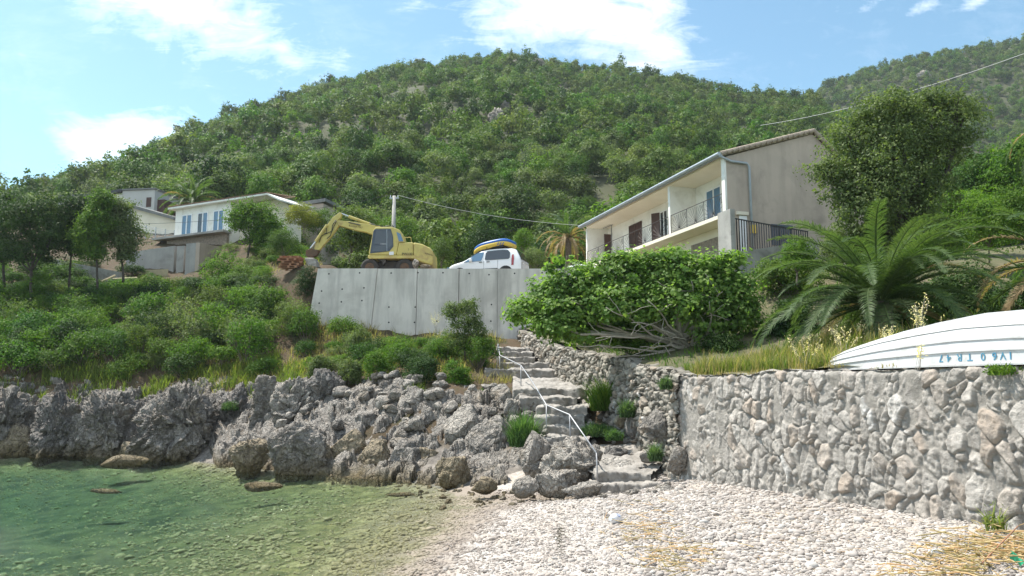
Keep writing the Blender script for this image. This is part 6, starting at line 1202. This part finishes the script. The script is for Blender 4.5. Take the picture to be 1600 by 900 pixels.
for (pts, y) in (([(265, 255), (290, 275), (285, 320), (262, 325)], YB-.06), ([(385, 180), (350, 235), (340, 300), (230, 350), (205, 420)], YB-.03), ([(395, 190), (360, 260), (325, 350), (290, 380)], YB-.05), ([(740, 215), (820, 240), (880, 245), (940, 285)], YB-.04), ([(860, 250), (930, 235), (985, 225), (990, 280)], YB+.2)):
    P_ = [ez(*p) for p in pts]; mb = MB(); mb.tube([(p[0], y, p[2]) for p in P_], .022, 6); part('hose', mb.get(), M['black'], ex, smooth=True)
cyl('pin', (400, 215), (400, 216), .12, 'rust', YB+.17)
ep('exhaust', [(955, 228), (985, 222), (992, 290), (960, 296)], YB+.5, YB+.7, 'steel_dark', .03); ep('pump_box', [(880, 240), (950, 245), (955, 296), (885, 296)], YB+.4, YB+1.0, 'rust', .03)
ep('bucket_link', [(60, 505), (120, 480), (165, 495), (205, 505), (170, 560), (95, 590), (60, 560)], YB, YB+.34, 'rust', .02)
ep('bucket', [(58, 590), (160, 590), (180, 625), (192, 690), (150, 700), (100, 700), (75, 640)], YB-.22, YB+.55, 'steel_worn', .04)
for k in range(4): zx = 100+k*26; ep('bucket_tooth', [(zx, 698), (zx+14, 698), (zx+10, 716), (zx+4, 716)], YB-.2, YB+.5, 'steel_worn', .01)
mb = MB(); P_ = [(1138, 456), (1142, 396), (1205, 395), (1214, 456)]
for y in (YE+.3, YE+2.1): mb.tube([(ez(*p)[0], y, ez(*p)[2]) for p in P_], .022, 6)
part('guard_rail', mb.get(), M['machine_yellow'], ex)
ep('chassis', [(860, 640), (1220, 640), (1250, 690), (1230, 715), (840, 715), (820, 680)], YE+.55, YE+1.9, 'steel_dark', .03); cyl('swing_ring', (1000, 628), (1000, 644), .6, 'steel_dark', YE+1.2)
ep('step', [(850, 628), (950, 628), (950, 652), (920, 690), (905, 652)], YE+.15, YE+.5, 'steel_dark', .01)
ep('dozer_blade', [(712, 655), (735, 655), (740, 740), (700, 735)], YE+.2, YE+2.2, 'steel_dark', .02)
for zx in (778, 1145):
    c = ez(zx, 742)
    for y in (YE+.05, YE+2.0):
        V, F = [], []; prof = [(.0, .42), (.06, .50), (.18, .52), (.32, .52), (.42, .50), (.46, .42), (.44, .28), (.02, .28)]; n = 28
        for k in range(n):
            an = 2*math.pi*k/n
            for (w_, r) in prof: rr = r+(.018 if (k % 2 and r > .5) else 0); V.append((c[0]+rr*math.cos(an), y+w_*.85, ROADZ+.52+rr*math.sin(an)))
        m_ = len(prof); F = [(k*m_+j, k*m_+(j+1) % m_, ((k+1) % n)*m_+(j+1) % m_, ((k+1) % n)*m_+j) for k in range(n) for j in range(m_)]
        w_ = part('wheel', (V, F), M['rubber'], ex); mb = MB(); mb.tube([(c[0], y+.03, ROADZ+.52), (c[0], y+.34, ROADZ+.52)], [.27, .27], 20); mb.tube([(c[0], y-.01, ROADZ+.52), (c[0], y+.04, ROADZ+.52)], [.1, .12], 12); part('rim', mb.get(), M['rust'], w_)
def front_text(txt, zx, zy, size, mat, y, par=ex, tilt=0, name='lettering'):
    c = ez(zx, zy); ca, sa = math.cos(tilt), math.sin(tilt)
    part(name, text_mesh(txt, size, lambda v: (c[0]+v.x*ca-v.y*sa, y-v.z, c[2]+v.x*sa+v.y*ca), .003), M[mat], par)
front_text('PW130', 1175, 580, .20, 'black', YE-.0); front_text('KOMATSU', 595, 250, .17, 'rust', YB-.006, tilt=-.15); front_text('KOMATSU', 1402, 584, .105, 'black', YE-.03, tilt=-.28); front_text('J', 1188, 528, .14, 'black', YE+.02); front_text('KOMATSU', 930, 477, .08, 'plastic_white', YE-.04)
# ---- white van with the inflatable on its roof
van = thing('van', 'white passenger van parked behind the concrete wall with an inflatable on its roof', 'van', (0, 0, ROADZ)); YAW = math.radians(-17)
V0 = np.array((float(at(697, 400, 44.6)[0]), 44.6)); cy_, sy_ = math.cos(YAW), math.sin(YAW)
def vt(x, y, z): x, y, z = x*1.06, y*1.04, z*1.04; return (V0[0]+x*cy_-y*sy_, V0[1]+x*sy_+y*cy_, ROADZ+z)   # x back from the nose, y 0 = near side
van.location = vt(2.2, .9, 0)
ST = [(0, .40, .62, .74, .55), (.10, .30, .72, .86, .74), (.35, .26, .80, .97, .84), (.75, .25, .88, 1.05, .88), (1.05, .25, .95, 1.12, .89), (1.35, .25, 1.0, 1.32, .90), (1.75, .25, 1.0, 1.58, .90), (2.1, .25, 1.0, 1.74, .90), (2.5, .25, 1.0, 1.80, .90), (3.3, .25, 1.0, 1.82, .90), (3.8, .25, 1.0, 1.80, .90), (4.05, .25, 1.0, 1.70, .88), (4.25, .28, 1.0, 1.40, .86), (4.36, .32, 1.0, 1.10, .83), (4.40, .38, .85, .95, .80)]
def sect(s):
    x, zb0, bl, zt0, hw = s; up = max(0, zt0-bl); ins = min(.24, up*.28); r = min(.12, up*.3)
    pts = [(-hw*.97, zb0), (-hw, zb0+.12), (-hw, (zb0+bl)/2+.1), (-hw+.01, bl), (-hw+ins*.75, bl+up*.72), (-hw+ins+.03, zt0-r*.45), (-hw+ins+.16, zt0)]
    return [(x, .9+y, z) for y, z in pts]+[(x, .9-y, z) for y, z in pts[::-1]]
SS = [sect(s) for s in ST]; Vv = [vt(*p) for s in SS for p in s]; m_ = 14; F = [(i*m_+j, i*m_+j+1, (i+1)*m_+j+1, (i+1)*m_+j) for i in range(len(SS)-1) for j in range(m_-1)]+[tuple(range(m_)), tuple((len(SS)-1)*m_+j for j in range(m_))[::-1]]+[(i*m_, (i+1)*m_, (i+1)*m_+13, i*m_+13) for i in range(len(SS)-1)]
vb = part('body', (Vv, F), M['car_white'], van, smooth=True); sd = vb.modifiers.new('s', 'SUBSURF'); sd.levels = sd.render_levels = 2
def sidey(x, z):
    hw = np.interp(x, [s[0] for s in ST], [s[4] for s in ST]); zt0 = np.interp(x, [s[0] for s in ST], [s[3] for s in ST]); upm = max(.001, zt0-1.0); ins = min(.24, upm*.28); return .9-hw+max(0, (z-1.0)/upm)*ins*1.04
def vplate(name, pts, mat, off=.012, par=van, rear=False):
    V = [vt(x, sidey(x, z)-off, z) for x, z in pts]+[vt(x, sidey(x, z)+.05, z) for x, z in pts]; n = len(pts); return part(name, (V, [tuple(range(n))[::-1], tuple(range(n, 2*n))]+[(i, (i+1) % n, n+(i+1) % n, n+i) for i in range(n)]), M[mat], par)
vplate('side_window', [(1.05, 1.03), (1.32, 1.2), (1.62, 1.42), (1.82, 1.54), (2.16, 1.63), (2.2, 1.56), (2.16, 1.3), (2.08, 1.08), (1.7, 1.05)], 'glass_blue', .016)
vplate('side_window', [(2.30, 1.15), (2.32, 1.52), (2.42, 1.64), (2.8, 1.67), (3.3, 1.68), (3.62, 1.65), (3.74, 1.5), (3.75, 1.2), (3.68, 1.12), (2.4, 1.10)], 'glass_dark', .016)
for x in (2.24, 3.06): vplate('door_seam', [(x, .45), (x+.012, .45), (x+.012, 1.06), (x, 1.06)], 'black', .008)
for x in (1.98, 2.42): vplate('door_handle', [(x, .98), (x+.17, .985), (x+.17, 1.02), (x, 1.015)], 'black', .03)
vplate('side_moulding', [(1.3, .56), (3.05, .56), (3.05, .62), (1.3, .62)], 'black', .02); vplate('tail_light', [(3.86, .75), (3.98, .75), (4.0, 1.1), (3.95, 1.38), (3.87, 1.36), (3.86, 1.1)], 'red_lamp', .02)
mb = MB(); mb.box(1.42, 1.58, -.14, .02, 1.03, 1.22, vt); bevel(part('wing_mirror', mb.get(), M['car_white'], van), .04, 3)
mb = MB(); mb.prism([vt(4.1, .25, 1.62), vt(4.1, 1.55, 1.62), vt(4.375, 1.65, 1.08), vt(4.375, .15, 1.08)], np.array(vt(.03, 0, .015))-np.array(vt(0, 0, 0))); part('rear_window', mb.get(), M['glass_dark'], van)
mb = MB(); mb.prism([vt(1.06, .16, 1.12), vt(1.06, 1.64, 1.12), vt(1.9, 1.5, 1.67), vt(1.9, .3, 1.67)], np.array(vt(-.015, 0, .03))-np.array(vt(0, 0, 0))); part('windscreen', mb.get(), M['glass_dark'], van)
mb = MB(); mb.box(.02, .14, .05, .42, .66, .80, vt); bevel(part('headlight', mb.get(), M['glass_blue'], van), .03, 2)
for x in (.82, 3.52):
    for y in (.03, 1.57):
        mb = MB(); mb.tube([vt(x, y-.015, .32), vt(x, y+.2, .32)], [.33, .33], 24); w_ = part('wheel', mb.get(), M['rubber'], van); mb = MB(); mb.tube([vt(x, y-.03, .32), vt(x, y+.05, .32)], [.2, .2], 16); part('rim', mb.get(), M['galv'], w_)
    vplate('wheel_arch', [(x+.40*math.cos(a), .36+.38*math.sin(a)) for a in np.linspace(0, math.pi, 12)], 'black', .006)
mb = MB()
for x in (2.35, 3.2): mb.tube([vt(x, .25, 1.80), vt(x, .25, 1.88), vt(x, 1.55, 1.88), vt(x, 1.55, 1.80)], .02, 6)
part('roof_bar', mb.get(), M['black'], van)
# inflatable lying on the roof, long ring tube, blue above and yellow below
inf = thing('inflatable_boat', 'blue and yellow inflatable boat strapped on the roof of the van', 'inflatable', vt(2.7, .9, 1.9))
def ring(zc, r, rx, ry, name, mat, r2=1.0, n=48, m=12):
    V = []
    for i in range(n):
        an = 2*math.pi*i/n; ca, sa = math.cos(an), math.sin(an); e = .62; x = rx*abs(ca)**e*(1 if ca > 0 else -1); y = ry*abs(sa)**e*(1 if sa > 0 else -1); lift = -.10*(x/rx)**4+.07*math.sin(x*1.1)+.10*(x/rx); rr = r*(1+.06*math.sin(i*math.pi/n*14))
        nx, ny = ca/rx, sa/ry; q = math.hypot(nx, ny); nx /= q; ny /= q
        for j in range(m): b = 2*math.pi*j/m; V.append(vt(2.62+x+nx*rr*math.cos(b), .9+y+ny*rr*math.cos(b), zc+lift-(.22 if abs(x) > rx*.6 else 0)*(abs(x)/rx-.6)*1.0+rr*r2*math.sin(b)))
    F = [(i*m+j, i*m+(j+1) % m, ((i+1) % n)*m+(j+1) % m, ((i+1) % n)*m+j) for i in range(n) for j in range(m)]; return part(name, (V, F), M[mat], inf, smooth=True)
ring(2.16, .135, 1.08, .52, 'upper_tube', 'blue_pvc'); ring(2.02, .15, 1.08, .53, 'lower_tube', 'yellow_pvc')
mb = MB(); mb.box(1.75, 3.5, .35, 1.45, 2.03, 2.08, vt); part('floor', mb.get(), M['blue_pvc'], inf)
mb = MB()
for x in (2.95, 3.1, 3.25): mb.add([vt(x, .205, 1.97), vt(x+.05, .205, 1.97), vt(x+.13, .205, 2.12), vt(x+.08, .205, 2.12)], [(0, 1, 2, 3)])
part('stripe', mb.get(), M['blue_pvc'], inf)
bag = [(1.95, 1.86), (3.3, 1.86), (3.35, 1.98), (3.0, 2.03), (2.3, 2.02), (1.95, 1.95)]; mb = MB(); mb.prism([vt(x, .3, z) for x, z in bag], np.array(vt(0, 1.2, 0))-np.array(vt(0, 0, 0))); o = solo('roof_bag', mb.get(), M['black'], 'flat black bag under the inflatable boat on the van roof', 'bag'); bevel(o, .05, 3)
# second car, only its roof shows above the wall
car = thing('car', 'pale car of which only the roof and dark windows show above the concrete wall', 'car', (float(at(899, 418, 47)[0]), 47.5, ROADZ)); cx0 = float(at(877, 418, 46.5)[0])
def ct(x, y, z): return (cx0+x, 46.5+y, ROADZ+z)
CS = [(-.95, .3, .55, .62, .74), (-.8, .25, .7, .78, .80), (-.2, .25, .85, .92, .82), (.2, .25, .88, 1.12, .82), (.75, .25, .9, 1.38, .80), (1.4, .25, .9, 1.44, .80), (2.0, .25, .9, 1.36, .80), (2.5, .25, .88, 1.05, .80), (2.9, .3, .8, .9, .76)]
Vv = []
for (x, zb0, bl, zt0, hw) in CS:
    up = max(0, zt0-bl); ins = up*.35; pts = [(-hw, zb0), (-hw, (zb0+bl)/2), (-hw+.01, bl), (-hw+ins, bl+up*.85), (-hw+ins+.12, zt0)]; Vv += [ct(x, .82+y, z) for y, z in pts]+[ct(x, .82-y, z) for y, z in pts[::-1]]
m_ = 10; n = len(CS); F = [(i*m_+j, i*m_+j+1, (i+1)*m_+j+1, (i+1)*m_+j) for i in range(n-1) for j in range(m_-1)]+[tuple(range(m_)), tuple((n-1)*m_+j for j in range(m_))[::-1]]
cb = part('body', (Vv, F), M['car_white'], car, smooth=True); sd = cb.modifiers.new('s', 'SUBSURF'); sd.levels = sd.render_levels = 2
mb = MB(); mb.prism([ct(.45, .06, .98), ct(2.15, .06, .98), ct(1.85, .17, 1.27), ct(.85, .17, 1.29)], (0, .02, 0)); part('side_window', mb.get(), M['glass_dark'], car)
for x in (-.35, 2.2):
    for y in (0, 1.45): mb = MB(); mb.tube([ct(x, y, .3), ct(x, y+.19, .3)], [.3, .3], 20); part('wheel', mb.get(), M['rubber'], car)
rockpx('boulder', 643.5, 654.5, 403, 420, 'pinkish stone standing on the wall edge beside the rear wheel of the excavator', 'boulder', 'rock_pale', None, d=40.9, sub=4)
rockpx('boulder', 656, 674, 414, 421, 'low broken stone lying right of the upright stone under the excavator tail', 'boulder', 'rock_tan', None, d=41, sub=4)
# ---- pallets
pm = None
for k in range(5):
    c = at(455, 418, 43.6); z = c[2]-.1+k*.145; r = (k % 3-1)*.06
    if pm is None:
        pal = thing('pallet', '', 'pallet', (c[0], c[1], z), 'stack of wooden pallets'); mb = MB()
        for i in range(7): mb.box(c[0]-.6, c[0]+.6, c[1]-.5+i*.15, c[1]-.42+i*.15, z+.11, z+.133)
        part('top_boards', mb.get(), M['wood_pallet'], pal); mb = MB()
        for x in (-.55, 0, .45):
            for y in (-.5, -.05, .38): mb.box(c[0]+x, c[0]+x+.13, c[1]+y, c[1]+y+.11, z+.022, z+.109)
        part('blocks', mb.get(), M['wood_pallet'], pal); mb = MB()
        for y in (-.5, -.05, .38): mb.box(c[0]-.6, c[0]+.6, c[1]+y, c[1]+y+.1, z, z+.02)
        part('bottom_boards', mb.get(), M['wood_pallet'], pal); pm = pal; o = pal
    else: o = copy_tree(pm); o.location = (c[0]+r, c[1], z)
    o.rotation_euler = (0, 0, r*3); o['label'] = ('lowest', 'second from the bottom', 'middle', 'second from the top', 'topmost')[k]+' reddish wooden pallet of the stack left of the excavator bucket'
for k, (x0, y0, x1, y1) in enumerate(((158, 440, 180, 430), (165, 444, 196, 438), (176, 436, 214, 434))):
    p, q = at(x0, y0, 52), at(x1, y1, 53); mb = MB(); mb.tube([p, q], .07, 4); solo('plank', mb.get(), M['plank'], ('left', 'lower', 'right')[k]+' pale plank lying on the earth behind the left trees', 'plank', 'planks on the building ground')
# ---- upturned boat on the wall
bt = np.array((3.07, -9.0)); bt /= np.linalg.norm(bt); bn = np.array((-.946, -.323)); BZ = 3.33; BL = 5.3
tq = dirpx(1268, 570)[0]; A_, B_2 = WP[3], bt; off_ = .10; A_o = A_-bn*off_; s0 = (tq*A_o[1]-A_o[0])/(bt[0]-tq*bt[1]); BO = A_o+bt*s0
def bp(s, y, z): p = BO+bt*s*BL-bn*(y+.80); return (p[0], p[1], BZ+z)     # y -b..b across, outer side negative
kk = lambda s: float(np.interp(s, [0, .05, .15, .3, .45, .62, .8, 1], [.34, .42, .53, .67, .77, .85, .84, .74])); bb = lambda s: float(np.interp(s, [0, .08, .25, .5, .75, 1], [.40, .52, .68, .80, .80, .72]))
def bsec(s):
    b, k = bb(s), kk(s); R = [(-b, 0), (-b-.03, .0), (-b-.03, .035), (-b+.0, .04), (-b*.985, .26*k), (-b*.985-.022, .27*k), (-b*.985-.018, .305*k), (-b*.955, .31*k), (-b*.92, .47*k), (-b*.92-.02, .48*k), (-b*.92-.016, .515*k), (-b*.88, .52*k), (-b*.76, .72*k), (-b*.76-.018, .73*k), (-b*.75-.01, .765*k), (-b*.70, .77*k), (-b*.42, .93*k), (-b*.2, .975*k), (-.035, k*.99), (-.03, k*1.045)]
    return R+[(-y, z) for y, z in R[::-1]]
SN = 40; secs = [bsec(i/SN) for i in range(SN+1)]; m_ = len(secs[0]); V = [bp(i/SN, y, z) for i in range(SN+1) for y, z in secs[i]]; I = lambda i, j: i*m_+j
F = [(I(i, j), I(i, j+1), I(i+1, j+1), I(i+1, j)) for i in range(SN) for j in range(m_-1)]+[tuple(I(0, j) for j in range(m_))[::-1], tuple(I(SN, j) for j in range(m_))]
boat = thing('upturned_boat', 'white wooden rowing boat lying keel up on top of the mortared stone wall', 'boat', bp(.5, 0, 0)); part('hull', (V, F), M['boat_white'], boat)
for (ch, px) in (('7', 1471), ('4', 1483), ('R', 1500), ('T', 1516), ('0', 1537), ('6', 1555), ('V', 1568), ('I', 1580)):
    t = dirpx(px, 562)[0]; best = min(np.linspace(.2, 1, 1601), key=lambda s: abs(bp(s, -bb(s)*.99, .1)[0]/bp(s, -bb(s)*.99, .1)[1]-t)); k = kk(best); b = bb(best)
    c = np.array(bp(best, -b*.9925-.006, .155*k+.012)); ex_ = np.array((bt[0], bt[1], 0)); nn_ = np.array((bn[0], bn[1], 0.))
    part('lettering', text_mesh(ch, .165, lambda v: tuple(c-ex_*v.x+np.array((0, 0, -1.))*v.y*1.0+nn_*(v.z-.07*v.y*-0)), .003), M['blue_paint'], boat)
# ---- litter
p = atz(961, 812, .5); bo = thing('bottle', 'squat white plastic bottle with a blue emblem lying on the pebbles', 'bottle', p); z = float(gz(p[0], p[1])[0]); c = np.array((p[0], p[1], z+.10)); ax = np.array((-.55, -.75, .12)); ax /= np.linalg.norm(ax); mb = MB()
mb.tube([c-ax*.13+ax*t for t in (0, .01, .03, .18, .22, .25, .255, .29)], [.06, .085, .095, .095, .075, .035, .03, .03], 20); part('body', mb.get(), M['plastic_white'], bo, smooth=True)
mb = MB(); mb.tube([c+ax*.155, c+ax*.19], [.038, .038], 14); part('cap', mb.get(), M['plastic_white'], bo)
sd_ = np.cross(ax, (0, 0, 1.)); sd_ /= np.linalg.norm(sd_); u_ = np.cross(sd_, ax); mb = MB(); Pc = []
for t in np.linspace(-.5, 4.2, 16): w_ = .045; Pc.append(c+ax*(w_*math.cos(t)*.9-.01)+(lambda an: (sd_*math.cos(an)+u_*math.sin(an))*.098)(2.2+w_*math.sin(t)/.098))
mb.tube(Pc, .005, 5); part('emblem', mb.get(), M['blue_pvc'], bo)
M['clear_plastic'] = pmat('clear_plastic', (.72, .74, .74), (.6, .62, .62), 8, .15, spec=.8)
p = atz(1472, 853, .9); z = float(gz(p[0], p[1])[0]); c = np.array((p[0], p[1], z+.035)); ax = np.array((.97, .2, .02)); mb = MB(); mb.tube([c-ax*.2+ax*t for t in (0, .01, .1, .13, .16, .27, .32, .36, .39)], [.03, .042, .044, .038, .044, .044, .03, .014, .014], 14); bo2 = thing('bottle', 'crumpled clear plastic bottle among the straw below the wall', 'bottle', c); part('body', mb.get(), M['clear_plastic'], bo2); mb = MB(); mb.tube([c-ax*.235, c-ax*.2], [.016, .018], 10); part('cap', mb.get(), M['white_frame'], bo2)
p = atz(1590, 886, .9); z = float(gz(p[0], p[1])[0]); c = np.array((p[0], p[1], z+.05)); mb = MB(); n = 7
for i in range(n):
    for j in range(5): mb.V.append(tuple(c+np.array((-.06+i*.018, j*.02-.04+.02*math.sin(i*1.7), .05*math.sin(i*1.1+j)+.10-i*.016))))
mb.F = [(i*5+j, i*5+j+1, (i+1)*5+j+1, (i+1)*5+j) for i in range(n-1) for j in range(4)]; o = solo('plastic_scrap', mb.get(), M['plastic_green'], 'crumpled green plastic scrap in the bottom right corner', 'litter'); sm = o.modifiers.new('s', 'SOLIDIFY'); sm.thickness = .004
p, q = atz(1535, 882, .95), atz(1592, 836, 1.0); mb = MB(); mb.tube([(p[0], p[1], p[2]+.02), (q[0], q[1], q[2]+.12)], [.010, .008], 6); solo('cane', mb.get(), M['wood_pallet'], 'long thin reddish cane leaning on the litter at the foot of the wall', 'stick')
# ------------------------------------------------------------------ labels that single out the repeats
bpy.context.view_layer.update()
def pix(o):
    p = o.location; c, s = math.cos(PITCH), math.sin(PITCH); y, z = p[1], p[2]-CAM_Z+.8; f = y*c+z*s; return 800+F_PX*p[0]/f, 450-F_PX*(z*c-y*s)/f
def zone(v, table):
    for lim, txt in table:
        if v < lim: return txt
    return table[-1][1]
def relabel(group, fn):
    obs = [o for o in scene.collection.objects if o.get('group') == group and o.parent is None]; by = {}
    for o in obs: x, y = pix(o); o['label'] = fn(o, x, y); by.setdefault(o['label'], []).append((x, o))
    N_ = ['first', 'second', 'third', 'fourth', 'fifth', 'sixth', 'seventh', 'eighth', 'ninth', 'tenth', 'eleventh', 'twelfth']
    for lb, l in by.items():
        if len(l) < 2: continue
        l.sort(key=lambda q: q[0])
        for k, (x, o) in enumerate(l):
            if k < 12: o['label'] = lb+', '+(N_[k]+' from left' if k else 'leftmost')
            else: o['label'] = lb+', '+('far right one' if k == len(l)-1 else 'right part')
KH = {'leaf_hill': 'green', 'leaf_olive': 'greyish', 'leaf_bright': 'fresh green', 'leaf_bank': 'leafy green', 'leaf_dark': 'dark'}
kind_ = lambda o: KH.get(o.data.materials[0].name, 'green')
relabel('trees on the lower hillside', lambda o, x, y: ('big ' if o.scale[0] > 2.3 else 'small ')+kind_(o)+' tree on the hillside '+zone(y, [(285, 'high '), (335, 'halfway up '), (999, 'low ')])+zone(x, [(120, 'above the left trees'), (270, 'behind the grey house'), (430, 'behind the white house'), (520, 'above the excavator arm'), (610, 'above the excavator boom'), (700, 'above the excavator cab'), (830, 'above the van'), (930, 'above the dry palm'), (1130, 'behind the balcony house'), (1300, 'behind the gable'), (1400, 'behind the evergreen'), (1490, 'right of the evergreen'), (1560, 'above the right palm'), (9999, 'at the right edge')]))
relabel('shrubs on the bank', lambda o, x, y: ('tall ' if o.scale[2] > 1.25 else 'low ')+kind_(o)+' shrub '+zone(y, [(470, 'high on the bank '), (520, 'halfway down the bank '), (9999, 'just above shore rocks ')])+zone(x, [(90, 'at the left edge'), (215, 'under the left trees'), (300, 'under the foundation walls'), (400, 'below the round bush'), (487, 'below the pallets'), (600, 'under the wall end'), (9999, 'near the sapling')]))
relabel('undergrowth behind the left trees', lambda o, x, y: ('broad ' if o.scale[0] > 1.3 else 'small ')+kind_(o)+' shrub growing '+zone(x, [(40, 'behind the leftmost trunk'), (110, 'behind the big dark tree'), (160, 'behind the slim dark tree'), (9999, 'behind the olive coloured tree')]))
relabel('shrubs on the earth slope', lambda o, x, y: kind_(o)+' shrub on the earth '+zone(x, [(400, 'below the little white house'), (440, 'right of the forked tree'), (9999, 'above the pallets')])+(', upper row' if y < 385 else ', lower row'))
SZ = lambda o: 'large' if o.scale[0] > .26 else ('middling' if o.scale[0] > .18 else 'small')
relabel('rubble stones on the slope', lambda o, x, y: SZ(o)+' loose stone '+zone(x, [(500, 'above the shore ledge'), (560, 'by the cream stones'), (615, 'around the grey angular boulder'), (660, 'by the flat slanting boulder'), (700, 'left of the tall pale boulder'), (760, 'around the tall pale boulder'), (795, 'left of the bright herb'), (9999, 'by the bright herb')])+zone(y, [(640, ', upper slope'), (672, ', mid slope'), (9999, ', lower slope')]))
relabel('rubble beside the dry stone wall', lambda o, x, y: SZ(o)+' stone '+zone(x, [(920, 'beside the steps'), (945, 'behind the cushion herb'), (975, 'between steps and dry wall'), (9999, 'under the dry wall corner')])+zone(y, [(650, ', upper part'), (672, ', middle part'), (9999, ', lower part')]))
relabel('stones along the boulder row', lambda o, x, y: ('bigger' if o.scale[0] > .095 else 'little')+' pale stone on the pebbles '+zone(x, [(750, 'near the tan pointed boulder'), (800, 'by the low tan boulder'), (850, 'before the upright block'), (905, 'before the pitted boulder'), (9999, 'by the half buried rock')]))
relabel('stones along the lowest step', lambda o, x, y: ('bigger' if o.scale[0] > .12 else 'smaller')+' rough stone along the lowest step '+zone(x, [(985, 'near the handrail foot'), (9999, 'near the wall corner')]))
relabel('stones at the water edge', lambda o, x, y: ('bigger' if o.scale[0] > .1 else 'smaller')+' wet tan stone '+('in the water before the rocks' if x < 690 else 'where water meets the beach'))
